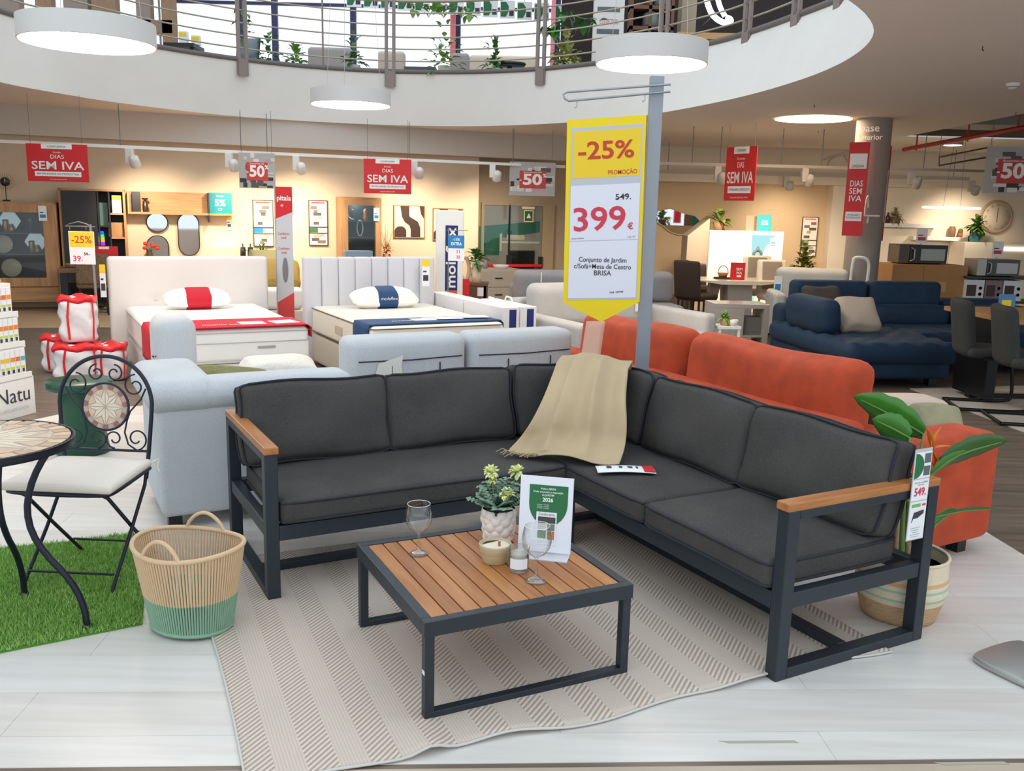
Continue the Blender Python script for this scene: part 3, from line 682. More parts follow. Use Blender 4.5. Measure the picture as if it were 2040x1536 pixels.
# tape marks left on the floor
for (p, q, lab) in (((1432, 1479), (1590, 1478), 'thin grey tape remnant on the pale floor beyond the rug corner'), ((1862, 1522), (2008, 1520), 'thin grey tape remnant at the pale floor edge near the steel base')):
    a_, b_ = G(*p), G(*q); d = (b_-a_); n = Vector((-d.y, d.x, 0)).normalized()*.006
    O('floor_tape', MB().prism([tuple((a_+d*.12-n)[:2]), tuple((b_-n)[:2]), tuple((b_-d*.04+n)[:2]), tuple((a_+n)[:2])], 0, .0012), M('tape_grey', (176, 170, 156), .7), label=lab, cat='tape')
# ================================================================== SIGN POLE behind the corner
PY = 4.93
pb = V(1278, 745, PY); ptop = V(1309, 152, PY)
pole = thing('sign_stand', 'tall grey metal sign pole with looped hanger arm behind the sofa corner', 'sign stand', (ptop.x, PY, 0))
lean = (ptop.x-pb.x)/(ptop.z-pb.z)*.25
zt = ptop.z
O('pole', MB().box(-.036, .036, -.022, .022, 0.012, zt), M('pole_grey', (150, 156, 164), .45, .3), pole, bev=.004)
O('base_plate', MB().rbox(.17, .14, .008, .006, X=T(0, 0, .008)), METAL, pole)
za = V(1122, 188, PY-.05); zb = V(1336, 168, PY-.05)
arm = [];
pth = [Vector((zb.x-ptop.x, -.05, zb.z)), Vector((za.x-ptop.x+.02, -.05, za.z+.012)), Vector((za.x-ptop.x, -.05, za.z)), Vector((za.x-ptop.x+.01, -.05, za.z-.022)), Vector((za.x-ptop.x+.03, -.05, za.z-.032)), Vector((zb.x-ptop.x, -.05, zb.z-.036))]
O('hanger_arm', MB().tube(pth, .006, 8), METAL, pole)
for f in (.08, .75):
    p = pth[4].lerp(pth[5], f); O('hook', MB().tube([p, p+Vector((.002, 0, -.03)), p+Vector((-.006, 0, -.04)), p+Vector((-.012, 0, -.032))], .0025, 5), METAL, pole)
# price banner
SY = PY-.075
tl, tr, br, bl, tip = [V(x, y, SY) for x, y in ((1130, 239), (1288, 229), (1274, 601), (1122, 603), (1198, 641))]
cx = (tl.x+tr.x+bl.x+br.x)/4; sg = thing('price_banner', 'long yellow pointed price banner with white sheets hanging on the grey pole', 'price sign', (cx, SY, 0), 0)
O('board', MB().plate([(p.x-cx, p.z) for p in (bl, tip, br, tr, tl)], -.002, .004), YEL, sg)
def BQ(u, v): return tl.lerp(tr, u).lerp(bl.lerp(br, u), v)        # banner space -> world
def bsheet(name, u0, u1, v0, v1, mat, y=-.003, t=.001):
    q = [BQ(u0, v1), BQ(u1, v1), BQ(u1, v0), BQ(u0, v0)]; return O(name, MB().plate([(p.x-cx, p.z) for p in q], y-t, y), mat, sg)
brot = math.atan2(tr.z-tl.z, tr.x-tl.x)*.85
def btext(s, u, v, size, mat, **k):
    p = BQ(u, v); return text(sg, s, p.x-cx, p.z, size, mat, y=k.pop('y', -.0062), rot=k.pop('rot', brot), **k)
Wb = (tr-tl).length
bsheet('holder_sheet', .06, .96, .045, .985, M('clear_sleeve', (196, 198, 204), .25), -.0025)
bsheet('yellow_sheet', .085, .94, .065, .315, YEL2, -.0035); bsheet('white_sheet', .065, .95, .355, .655, M('sheet_cool', (232, 232, 242), .5), -.0035); bsheet('white_sheet', .06, .945, .66, .975, M('sheet_cool', (232, 232, 242), .5), -.0035)
btext('-25%', .50, .175, .125, ORT, bold=.018, max_w=Wb*.71); btext('PROMOÇÃO', .72, .292, .032, ORT, bold=.004, max_w=Wb*.37)
btext('549.', .74, .425, .043, INK, bold=.01, max_w=Wb*.2); p = BQ(.72, .425); O('strike_line', MB().plate([(p.x-cx-.03, p.z-.012), (p.x-cx+.03, p.z+.012), (p.x-cx+.03, p.z+.015), (p.x-cx-.03, p.z-.009)], -.0075, -.0062), INK, sg)
btext('399', .44, .545, .17, REDT, bold=.015, max_w=Wb*.67); btext('€', .845, .585, .045, REDT, bold=.03)
btext('preço unitário', .17, .642, .011, INK); btext('Cód. 157', .86, .642, .011, INK)
btext('Conjunto de Jardim', .5, .765, .035, INK, bold=.008, max_w=Wb*.62, rot=0); btext('c/Sofá+Mesa de Centro', .5, .802, .035, INK, bold=.008, max_w=Wb*.74, rot=0); btext('BRISA', .5, .838, .037, INK, bold=.008, rot=0)
btext('Cód. 157799', .69, .945, .014, INK, bold=.02)
# steel base of another stand at the right edge
c = G(2055, 1335); bs = thing('sign_stand', 'rounded grey steel foot of another sign pole at the platform edge', 'sign stand', c, .5)
O('base_plate', MB().rbox(.15, .15, .012, .011, lambda v, p: Vector((v.x*(1-.12*abs(p.y)**4), v.y*(1-.12*abs(p.x)**4), v.z+.02*(1-min(1, (p.x**2+p.y**2)))*(p.z > 0))), T(0, 0, .013), (8, 8, 1)), M('steel_base', (178, 176, 172), .35, .5), bs)
O('pole', MB().tube([(.1, -.05, .02), (.1, -.05, 2.2)], .02, 12), METAL, bs)

# ================================================================== BISTRO SET on the grass mat
GM = M('grass_base', (84, 132, 44), .9)
gp = [G(0, 1302), G(284, 1245), G(296, 1062), G(120, 1083), G(-260, 1120), G(-300, 1370)]
mat_ = thing('grass_mat', 'square of bright green artificial grass under the bistro chair', 'grass mat', (0, 0, 0))
O('backing', MB().prism([(p.x, p.y) for p in gp], .0, .006), GM, mat_)
rnd = random.Random(11); mb = MB(); xs = [p.x for p in gp]; ys = [p.y for p in gp]; poly2 = [(p.x, p.y) for p in gp]
def inside(x, y, P):
    r = False
    for i in range(len(P)):
        (x1, y1), (x2, y2) = P[i-1], P[i]
        if (y1 > y) != (y2 > y) and x < (x2-x1)*(y-y1)/(y2-y1)+x1: r = not r
    return r
vs = []; fs = []; mis = []
for k in range(52000):
    x = rnd.uniform(max(-2.35, min(xs)), max(xs)); y = rnd.uniform(min(ys), max(ys))
    if not inside(x, y, poly2): continue
    a = rnd.uniform(0, 6.28); h_ = rnd.uniform(.012, .024); w = .0022; dx, dy = math.cos(a)*w, math.sin(a)*w; b_ = rnd.uniform(-.012, .012); c_ = rnd.uniform(-.012, .012); i = len(vs)
    vs += [(x-dx, y-dy, .005), (x+dx, y+dy, .005), (x+b_, y+c_, .005+h_)]; fs.append((i, i+1, i+2)); mis.append(k % 3)
me = bpy.data.meshes.new('grass_blades'); me.from_pydata(vs, [], fs)
for nm, cc in (('blade_a', (150, 194, 96)), ('blade_b', (172, 206, 116)), ('blade_c', (124, 172, 78))): me.materials.append(M(nm, cc, .6))
me.polygons.foreach_set('material_index', mis); o = bpy.data.objects.new('grass_blades', me); COL.objects.link(o); o.parent = mat_; o['kind'] = 'stuff'
IRON = M('dark_iron', (34, 36, 52), .4, .3); TILEA = M('tile_brown', (150, 104, 92), .7, var=.1, vs=40); TILEB = M('tile_pinkgrey', (184, 160, 150), .7, var=.1, vs=40); TILEC = M('tile_cream', (222, 208, 186), .7, var=.05, vs=40); TILED = M('tile_peach', (214, 182, 154), .7, var=.05, vs=40); GROUT = M('grout', (196, 186, 174), .8)
def mosaic(par, X, R, nseg=22, star=8, depth=.004, ring=None):
    O('mosaic_bed', MB().lathe([(0, -.004), (R, -.004), (R, .001), (R, .001), (0, .001)], 48, X), GROUT, par)
    r0, r1 = R*.80, R*.985
    for k in range(nseg):
        a0, a1 = 2*PI*k/nseg+.025, 2*PI*(k+1)/nseg-.025
        pl = [(r0*math.cos(a0), r0*math.sin(a0)), (r1*math.cos(a0), r1*math.sin(a0)), (r1*math.cos((a0+a1)/2), r1*math.sin((a0+a1)/2)), (r1*math.cos(a1), r1*math.sin(a1)), (r0*math.cos(a1), r0*math.sin(a1))]
        O('tile', MB().prism(pl, .001, depth, X), (ring or (TILEA, TILEB))[k % 2], par)
    ro, ri = R*.74, R*.44
    for k in range(star):
        a = 2*PI*k/star; h_ = PI/star
        for s in (-1, 1):
            pl = [(0.004*math.cos(a+s*.5), .004*math.sin(a+s*.5)), (ri*math.cos(a+s*h_*.93), ri*math.sin(a+s*h_*.93)), (ro*math.cos(a+s*.02), ro*math.sin(a+s*.02))]
            O('tile', MB().prism(pl if s < 0 else pl[::-1], .001, depth, X), TILEC, par)
        b0 = a+h_; rm = R*.775
        pl = [(ri*1.08*math.cos(b0), ri*1.08*math.sin(b0)), (ro*1.0*math.cos(a+.12), ro*math.sin(a+.12)), (rm*math.cos(b0-.2), rm*math.sin(b0-.2)), (rm*math.cos(b0), rm*math.sin(b0)), (rm*math.cos(b0+.2), rm*math.sin(b0+.2)), (ro*math.cos(a+2*h_-.12), ro*math.sin(a+2*h_-.12))]
        O('tile', MB().prism(pl, .001, depth, X), TILED, par)
ch = thing('bistro_chair', 'folding iron bistro chair with mosaic star medallion and cream seat pad', 'chair', (-1.70, 3.455, .006), -.05)
# local: x right, y back, seat z .41
def arc(cx_, cz, r, a0, a1, n=14, y=0.): return [Vector((cx_+r*math.cos(a0+(a1-a0)*i/n), y, cz+r*math.sin(a0+(a1-a0)*i/n))) for i in range(n+1)]
hw_ = .185
post = [Vector((-hw_+.012, .19, .40)), Vector((-hw_, .205, .52)), Vector((-hw_-.012, .215, .64))]
lean_y = lambda z: .19+(z-.40)*.10
topc = [Vector((.197*math.cos(PI-PI*i/22), 0, .665+.20*math.sin(PI*i/22))) for i in range(23)]
outline = [Vector((-hw_+.015, 0, .36)), Vector((-hw_, 0, .5))]+topc+[Vector((hw_, 0, .5)), Vector((hw_-.015, 0, .36))]
outline = [Vector((p.x, lean_y(p.z), p.z)) for p in outline]
O('back_frame', MB().tube(smooth(outline, 1), .0085, 10), IRON, ch)
O('back_rail', MB().tube([(-hw_+.005, lean_y(.475), .475), (hw_-.005, lean_y(.475), .475)], .006, 8), IRON, ch)
mc = .655; X = T(0, lean_y(mc), mc) @ RX(PI/2-.10)
O('medallion_ring', MB().tube([Vector((.098*math.cos(q), lean_y(mc+.098*math.sin(q)), mc+.098*math.sin(q))) for q in [2*PI*i/40 for i in range(40)]], .005, 8, True), IRON, ch)
mosaic(ch, X, .094)
def spiral(cx_, cz, r0, r1, a0, turns, n=26): return [Vector((cx_+(r0+(r1-r0)*i/n)*math.cos(a0+turns*2*PI*i/n), 0, cz+(r0+(r1-r0)*i/n)*math.sin(a0+turns*2*PI*i/n))) for i in range(n+1)]
for s in (-1, 1):
    for pth_ in (spiral(.038*s, .795, .036, .012, PI/2 if s > 0 else PI/2, -s*1.2), spiral(.125*s, .745, .048, .014, PI*.5, s*1.15) , spiral(.13*s, .525, .048, .014, -PI*.5, s*1.15), spiral(.036*s, .522, .04, .012, -PI*.5, -s*1.2),
                 [Vector((.17*s, 0, .735)), Vector((.15*s, 0, .69)), Vector((.105*s, 0, .64)), Vector((.09*s, 0, .60)), Vector((.08*s, 0, .55)), Vector((.095*s, 0, .5)), Vector((.13*s, 0, .478))]):
        O('scroll', MB().tube([Vector((p.x, lean_y(p.z), p.z)) for p in pth_], .0036, 6), IRON, ch)
O('seat_frame', MB().tube(smooth([Vector((-.185, .19, .405)), Vector((-.205, -.14, .405)), Vector((-.19, -.2, .405)), Vector((.19, -.2, .405)), Vector((.205, -.14, .405)), Vector((.185, .19, .405))], 2), .009, 8), IRON, ch)
def padf(v, p): v.z += .012*(1-p.x**4)*(1-p.y**4)*(p.z > 0); v.x *= 1-.05*p.y; return v
O('seat_pad', MB().rbox(.208, .20, .017, .016, padf, T(0, -.005, .428), (8, 8, 1)), M('cream_cotton', (234, 224, 212), .9, bump=.1, bs=300), ch)
O('tie_bow', MB().tube([(.2, .19, .43), (.222, .2, .445), (.215, .195, .41), (.225, .19, .39)], .0045, 6), M('cream_tie', (236, 228, 216), .9), ch)
for s in (-1, 1):
    x = .175*s
    O('leg', MB().tube([(x, lean_y(.40), .42), (x, .16, .34), (x*1.0, .02, .19), (x*1.02, -.17, .006)], .0075, 8), IRON, ch)
    O('leg', MB().tube([(x*.93, -.17, .40), (x*.93, -.12, .37), (x*.93, .06, .19), (x*.93, .25, .006)], .0075, 8), IRON, ch)
for y, z in ((-.13, .065), (.2, .075)): O('cross_bar', MB().tube([(-.17, y, z), (.17, y, z)], .005, 6), IRON, ch)
# bistro table
bt = thing('bistro_table', 'round bistro table with mosaic star top on curved iron legs', 'table', (-1.80, 2.945, .006), .17)
O('rim', MB().lathe([(.288, .668), (.302, .668), (.302, .694), (.302, .694), (.288, .694), (.288, .668)], 64, cap=False), IRON, bt)
mosaic(bt, T(0, 0, .690) , .296, 32, 12, .004, (M('tile_tan', (196, 164, 138), .7, var=.1, vs=40), M('tile_sand', (216, 188, 160), .7, var=.1, vs=40)))
for k in range(4):
    a = k*PI/2; c_, s_ = math.cos(a), math.sin(a)
    prof = [(.24, .672), (.19, .60), (.155, .52), (.14, .44), (.15, .36), (.19, .28), (.245, .21), (.285, .14), (.305, .07), (.31, .004)]
    O('leg', MB().tube(smooth([Vector((r*c_, r*s_, z)) for r, z in prof], 1), .0115, 10), IRON, bt)
    O('foot_pad', MB().lathe([(.018, 0), (.018, .008), (.012, .012)], 12, T(.31*c_, .31*s_, 0)), IRON, bt)
0 and O('ring', MB().tube([Vector((.15*math.cos(2*PI*i/30), .15*math.sin(2*PI*i/30), .40)) for i in range(30)], .005, 6, True), IRON, bt)
# green metal stool
GS = M('dark_green_metal', (14, 76, 52), .3)
st = thing('metal_stool', 'dark green conical metal side table behind the bistro chair', 'side table', (-2.60, 5.32, 0))
O('table_top', MB().lathe([(.0, .395), (.18, .395), (.188, .40), (.188, .44), (.184, .444), (.0, .442)], 48), GS, st)
O('cone_base', MB().lathe([(.145, 0), (.152, .006), (.10, .385), (.10, .395)], 48), GS, st)
# basket
bk = thing('laundry_basket', 'oval cord basket, natural above and green below, with two handles', 'basket', (-1.135, 3.04, .011), -.35)
BNAT = M('natural_cord', (222, 190, 152), .85, bump=.3, bs=400); BGRN = M('green_cord', (142, 178, 150), .85, bump=.3, bs=400)
HB = .305
def bel(q, t): # t 0..1 height
    rx = .150+.052*t; ry = .118+.048*t; return Vector((rx*math.cos(q), ry*math.sin(q), HB*t+.009*t*math.cos(2*q)))
NC = 104; mbn = MB(); mbg = MB()
for k in range(NC):
    q = 2*PI*k/NC; r_ = .0039
    mbg.tube([bel(q, .0), bel(q, .2), bel(q, .42)], r_, 5); mbn.tube([bel(q, .42), bel(q, .7), bel(q, 1.)], r_, 5)
O('cord_wall', mbn, BNAT, bk, kind='stuff', label='natural beige cord wall of the upper basket'); O('cord_wall', mbg, BGRN, bk, kind='stuff', label='green cord wall of the lower basket')
O('rim', MB().tube([bel(2*PI*i/60, 1.) for i in range(60)], .0085, 8, True), BNAT, bk); O('base_ring', MB().tube([bel(2*PI*i/60, 0)+Vector((0, 0, .008)) for i in range(60)], .0075, 8, True), BGRN, bk)
O('bottom', MB().lathe([(0, .004), (1, .004)], 40, Matrix.Diagonal((.15, .118, 1, 1))), BGRN, bk)
for q0 in (PI*.5+.25, PI*1.5+.05):
    a_, b_ = bel(q0-.38, 1.), bel(q0+.38, 1.); m_ = (a_+b_)/2; O('handle', MB().tube([a_.lerp(b_, i/12)+Vector((0, 0, .065*math.sin(PI*i/12)**.7)) for i in range(13)], .007, 8), BNAT, bk)

# ================================================================== PRICE CARD + PLANT at the right arm
pc = thing('price_card', 'narrow plastic price strip hanging on the wooden armrest', 'price tag', L(LF+.60, -1.325, 0), GA)
def strip(par, w, z0, z1, items):
    O('plastic_sleeve', MB().box(-w/2, w/2, -.002, 0, z0, z1), M('clear_sleeve', (196, 198, 204), .25), par)
    for (a, b, mat) in items: O('card', MB().box(-w/2+.003, w/2-.003, -.0032, -.002, a, b), mat, par)
pz1 = .735; pz0 = .405
strip(pc, .088, pz0, pz1, ((pz1-.105, pz1-.012, PAPER), (pz1-.185, pz1-.11, PAPER), (pz0+.004, pz1-.19, PAPER)))
O('print', MB().plate([(-.04+.045*math.cos(q), pz1-.06+.045*math.sin(q)) for q in [-PI/2+PI*i/12 for i in range(13)]], -.0042, -.0034), GRN, pc)
for z in (pz1-.035, pz1-.08): O('photo_print', MB().cb(.022, -.0037, z, .032, .0006, .034), M('print_grey', (96, 104, 104), .6), pc)
text(pc, '549.', 0, pz1-.155, .04, REDT, y=-.0045, bold=.02, max_w=.06); text(pc, 'Conjunto sofá BRISA\ncom mesa', 0, pz1-.124, .008, INK, y=-.0045)
O('print', MB().cb(-.012, -.0037, pz1-.203, .045, .0006, .012), M('print_lime', (120, 184, 110), .6), pc); O('print', MB().cb(.028, -.0037, pz1-.203, .018, .0006, .007), REDT, pc)
O('photo_print', MB().plate([(-.03, pz1-.265), (-.02, pz1-.25), (.0, pz1-.25), (.03, pz1-.235), (.03, pz1-.222), (-.02, pz1-.228)], -.0042, -.0034), INK, pc)
for i in range(5): O('print', MB().cb(-.005, -.0037, pz1-.285-i*.008, .05-.012*(i % 3), .0006, .0022), M('print_faint', (176, 178, 186), .6), pc)
pt = thing('potted_plant', 'bird of paradise plant in a striped straw pot behind the armrest', 'potted plant', L(LF+.83, -1.12, 0), 0)
ST1 = M('straw', (206, 168, 128), .8, var=.25, vs=40, stretch=(1, 1, 8), bump=.5, bs=60); ST2 = M('straw_cream', (232, 214, 184), .8, var=.08, vs=30, stretch=(1, 1, 8), bump=.2, bs=80); ST3 = M('straw_mint', (168, 200, 176), .8)
def pr_(z): return .135+.035*min(1, z/.12)-.01*max(0, (z-.12)/.13)+.0
for z0, z1, m in ((0, .085, ST1), (.085, .105, ST2), (.105, .115, ST3), (.115, .14, ST2), (.14, .15, ST3), (.15, .165, ST2), (.165, .18, M('straw_orange', (222, 178, 128), .8)), (.18, .25, ST2)):
    O('woven_band', MB().lathe([(pr_(z0+(z1-z0)*i/4), z0+(z1-z0)*i/4) for i in range(5)], 40, cap=False), m, pt) if z0 else O('woven_band', MB().lathe([(.0, .002), (.13, .002)]+[(pr_(z1*i/6), z1*i/6) for i in range(7)], 40, cap=False), m, pt)
O('rim', MB().tube([Vector((.16*math.cos(2*PI*i/40), .16*math.sin(2*PI*i/40), .25)) for i in range(40)], .006, 8, True), ST2, pt)
O('soil', MB().lathe([(0, .2), (.155, .2)], 24), M('soil', (74, 54, 36), .9), pt)
BIGL = M('banana_leaf', (66, 128, 40), .4, var=.15, vs=6); BIGD = M('banana_leaf_dark', (58, 98, 44), .45, var=.15, vs=6)
def big_leaf(ln, w, loc_, target, mat, roll=0., curl=.15, stem_from=(0, 0, .2)):
    base = Vector(loc_)-Vector(pt.location); tip_ = Vector(target)-Vector(pt.location); d = (tip_-base); mb = MB(); d0 = d.normalized(); sd = d0.cross(Vector((0, 0, 1))).normalized(); sd = Matrix.Rotation(roll, 3, d0) @ sd; nn = sd.cross(d0)
    vs = []; n = 12
    for i in range(n+1):
        s = i/n; ww = w*.5*(math.sin(PI*min(1, .08+.92*s)))**.65 if s < 1 else .001; c_ = base+d*s+nn*curl*d.length*s*(1-s)
        ww *= 1-.08*(i % 3 == 1)
        vs += [c_-sd*ww+nn*ww*.22, c_-sd*ww*.5+nn*ww*.08, c_, c_+sd*ww*.5+nn*ww*.08, c_+sd*ww+nn*ww*.22]
    fs = [(i*5+j, i*5+j+1, i*5+j+6, i*5+j+5) for i in range(n) for j in range(4)]
    O('leaf', mb.add(vs, fs, None, True), mat, pt, solid=.0015)
    O('leaf_stem', MB().tube([Vector(stem_from), (Vector(stem_from)+base)*.5+Vector((0, 0, .06)), base, base+d*.5+nn*curl*d.length*.25, base+d*.9+nn*curl*d.length*.09], [.008, .007, .005, .004, .002], 6), STEMG, pt)
PD = pt.location.y
def pv(px, py, dy): return V(px, py, PD+dy)
big_leaf(0, .15, pv(1840, 865, .1), pv(1700, 790, .3), BIGL, 1.25); big_leaf(0, .12, pv(1812, 872, -.02), pv(1738, 835, .08), BIGL, 1.5)
big_leaf(0, .13, pv(1868, 925, .0), pv(2010, 878, .1), BIGD, -1.15); big_leaf(0, .06, pv(1855, 945, -.1), pv(1926, 898, -.1), BIGL, -1.0)
big_leaf(0, .05, pv(1858, 1030, .02), pv(1990, 1015, .1), BIGD, -.6); big_leaf(0, .08, pv(1850, 1060, .02), pv(1905, 1015, .1), BIGL, -1.2)
for k, (tx, ty, c_) in enumerate(((1845, 850, (222, 120, 30)), (1875, 850, (246, 140, 20)), (1895, 888, (236, 130, 40)), (1860, 930, (214, 100, 24)), (1872, 935, (200, 90, 24)))):
    p0_ = pv(1857, 895, -.06)-pt.location; e = pv(tx, ty, -.08)-pt.location; mb = MB(); leaf(mb, p0_, e-p0_, (e-p0_).length, .03, .15, 6, .02); O('petal', mb, M('petal_%d' % k, c_, .5), pt, solid=.001)
O('flower_stem', MB().tube([(0, .02, .2), (-.02, -.01, .45), tuple(pv(1857, 900, -.06)-pt.location)], .007, 6), STEMG, pt)
for k in range(4): O('trunk', MB().tube([(-.05+.03*k, -.03, .19), (-.06+.03*k, -.05+.02*k, .33), (-.05+.02*k, -.02, .46)], [.016, .012, .008], 7), M('trunk_brown', (168, 142, 112), .8, var=.2, vs=30) if k % 2 == 0 else STEMG, pt)
# ================================================================== PALE GREY SOFA behind the garden sofa
GF = bpy.data.materials.new('pale_blue_grey_fabric'); GF.use_nodes = True; heather(GF, (190, 194, 198), (214, 216, 218), 200., .9, .15, (1, 1, 1))
SEAM = M('dark_seam', (44, 46, 54), .9)
gs = thing('corner_sofa', 'pale blue-grey upholstered corner sofa seen from behind the garden sofa', 'sofa', A0, GA)
def rb(par, name, a0, a1, b0, b1, z0, z1, mat, r=.05, fn=None, seg=(8, 8, 6), X=None, label=None):
    hx, hy, hz = (a1-a0)/2, (b1-b0)/2, (z1-z0)/2; X0 = T((a0+a1)/2, (b0+b1)/2, (z0+z1)/2)
    return O(name, MB().rbox(hx, hy, hz, r, fn, (X @ X0) if X is not None else X0, seg), mat, par, label=label)
def puff(k, ax=2):
    def f(v, p):
        o = [0, 1, 2]; o.remove(ax); v = Vector(v); v[ax] += (1 if p[ax] > 0 else -1)*k*(1-p[o[0]]**4)*(1-p[o[1]]**4); return v
    return f
rb(gs, 'side_panel', -.25, .62, .97, 1.14, .06, .60, GF, .03); rb(gs, 'side_panel', -.25, -.02, 1.12, 1.60, .06, .60, GF, .03)
rb(gs, 'arm_roll', -.30, .03, .94, 1.66, .555, .705, GF, .07, puff(.01)); rb(gs, 'back_roll', -.1, .68, .94, 1.18, .56, .70, GF, .068, puff(.004))
for b_ in (1.04, 1.45): O('foot', MB().box(-.22, -.16, b_-.03, b_+.03, 0, .06), BLACKP, gs); O('foot', MB().box(.5, .56, b_-.03, b_+.03, 0, .06), BLACKP, gs)
rb(gs, 'seat', -.0, .72, 1.15, 2.78, .12, .44, GF, .05)
rb(gs, 'back_base', .76, 2.24, 1.40, 1.62, .08, .55, GF, .04)
for a0, a1 in ((.78, 1.49), (1.51, 2.22)):
    bk_ = rb(gs, 'backrest', a0, a1, 1.37, 1.60, .45, .80, GF, .055, puff(.012, 1))
    for pth_ in ([(a0+.05, 1.359, .675), ((a0+a1)/2, 1.353, .672), (a1-.04, 1.359, .68)], [(a0+.24, 1.352, .645), (a0+.24, 1.352, .50)], [(a1-.18, 1.354, .65), (a1-.18, 1.354, .50)]): O('seam', MB().tube(pth_, .0035, 5), SEAM, bk_)
# papers taped on the backrest
pp = O('plastic_sheet', MB().plate([(-.075, 0), (-.075, .03), (-.06, .08), (.085, .12), (.075, .06), (.085, 0)], -.002, 0), M('glossy_sheet', (240, 238, 228), .15), gs, loc=(1.0, 1.352, .58))
O('plastic_sheet', MB().box(.92, 1.09, 1.349, 1.351, .545, .56), M('glossy_sheet', (240, 238, 228), .15), gs)
# separate upright end arm of the same range
ar = thing('sofa_end', 'upright rounded pale grey sofa arm standing before the red trimmed bed', 'sofa', L(.10, 3.05, 0), GA)
rb(ar, 'arm', -.12, .14, -.22, .22, .05, .78, GF, .10, None, (3, 6, 8)); O('arm_seam', MB().tube([(-.122, -.16, .52), (-.124, .0, .50), (-.1, -.222, .47), (.02, -.224, .455)], .004, 5), SEAM, ar)
for b_ in (-.14, .14): O('foot', MB().box(-.04, .04, b_-.03, b_+.03, 0, .06), BLACKP, ar)
OLV = M('olive_velvet', (112, 112, 66), .8, var=.2, vs=25, sheen=.5); FLF = M('white_fluffy', (238, 232, 220), .95, bump=.8, bs=60)
cushion('olive_pillow', 'olive green velvet pillow with white tag lying on the pale grey sofa', 'pillow', L(.22, 1.72, .535), (.2, .1, GA-.1), .22, .12, .05, .04, .03, 2, OLV, None, 21)
cushion('white_pillow', 'fluffy white pillow behind the olive pillow on the pale grey sofa', 'pillow', L(.55, 1.95, .53), (.15, .05, GA), .22, .14, .06, .05, .04, 2, FLF, None, 22)
# ================================================================== ORANGE SOFA
OR = M('burnt_orange_velvet', (184, 68, 32), .8, var=.2, vs=9, bump=.12, bs=250, sheen=.55); 
os_ = thing('velvet_sofa', 'burnt orange velvet sofa backing on to the garden sofa', 'sofa', A0, GA)
rb(os_, 'back_panel', 2.36, 2.52, -.62, 1.95, .08, .62, OR, .05)
rb(os_, 'seat', 2.5, 3.20, -.58, 1.9, .10, .44, OR, .06)
rb(os_, 'arm', 2.42, 3.12, -.86, -.60, .07, .57, OR, .05, puff(.008, 2))
for a_ in (2.5, 3.0): O('foot', MB().box(a_-.03, a_+.03, -.80, -.74, 0, .08), BLACKP, os_)
for a_ in (2.5, 3.1): O('foot', MB().box(a_-.03, a_+.03, 1.78, 1.84, 0, .11), BLACKP, os_)
def oc(lab, b0, b1, zt, zc, seed):
    c_ = L(2.60, (b0+b1)/2, zc); R = (RZ(GA-PI/2) @ RX(-.16)).to_euler()
    return cushion('back_cushion', lab, 'cushion', c_, R, (b1-b0)/2, .095, .26, .085, .05, 1, OR, None, seed, 'velvet back cushions', (1,), (12, 4, 10))
oc('orange velvet back cushion directly beside the hanging banana leaves', -.50, .69, .88, .60, 31)
oc('orange velvet back cushion behind the grey sign pole with clear tape', .71, 1.80, .86, .60, 32)
tp = G(1180, 700, .62); O('clear_tape', MB().grid(lambda u, v: (Vector(V(1158+38*u+14*v-4, 735-95*v, 5.12+.26*v))), 4, 8), M('clear_tape', (226, 190, 170), .1, alpha=.55), label='strip of glossy clear tape on the orange velvet cushion', cat='tape', solid=.001)
cushion('olive_pillow', 'olive green pillow slumped beside the orange velvet arm', 'pillow', G(1862, 850, .53), (.9, .1, GA-.3), .135, .115, .055, .045, .03, 2, M('sage_fabric', (152, 147, 116), .85, var=.12, vs=12), None, 33)
cushion('charcoal_pillow', 'dark brown pillow tucked between orange cushion and olive pillow', 'pillow', L(2.98, .08, .53), (.3, .2, GA+.2), .22, .2, .07, .05, .03, 2, M('dark_brown_fabric', (48, 40, 34), .9), None, 34)
po = thing('pouf', 'low dark pouf standing beyond the orange sofa', 'pouf', L(3.82, .30, 0), GA)
O('pouf_body', MB().rbox(.28, .26, .17, .08, puff(.02), T(0, 0, .172)), M('dark_brown_fabric', (48, 40, 34), .9), po)
cushion('fluffy_throw', 'folded pinkish white fluffy throw lying on the dark pouf', 'blanket', L(3.82, .30, .40), (0, 0, GA-.35), .30, .14, .05, .045, .02, 2, M('fluffy_pink', (216, 194, 178), .95, bump=.9, bs=50), None, 35)
# ================================================================== BEDS
UP1 = M('white_leatherette', (232, 226, 222), .45); UP2 = M('silver_fabric', (212, 212, 218), .6); MW = M('mattress_white', (242, 240, 234), .8, bump=.05, bs=60); MG = M('mattress_greige', (206, 200, 188), .8); CR = M('crimson_cloth', (196, 14, 44), .7, sheen=.2); NB = M('navy_cloth', (22, 66, 112), .7, sheen=.2)
f1 = Vector((-1.65, 7.27, 0)); b1 = thing('bed', 'white double bed with button headboard and crimson runner', 'bed', f1, GA)
def hb_fn(v, p):
    v = Vector(v)
    if p.y < 0:
        for bx, bz in ((-.45, .2), (0, .2), (.42, .2)):
            d2 = ((p.x-bx)*.72)**2+((p.z-bz)*.5)**2; v.y += .02*math.exp(-d2/.002)
    return v
BW, BL = 1.2, 1.9
O('headboard', MB().rbox(.73, .06, .50, .035, hb_fn, T(-BW/2, BL+.07, .505), (40, 2, 30)), UP1, b1)
for (bx, bz) in ((-.45, .2), (0, .2), (.42, .2)): O('button', MB().lathe([(.012, 0), (.009, .006), (0, .008)], 12, T(-BW/2+bx*.73, BL+.018, .505+.5*bz) @ RX(PI/2)), UP1, b1)
rb(b1, 'base', -BW+.01, -.01, .01, BL, .04, .27, UP1, .02)
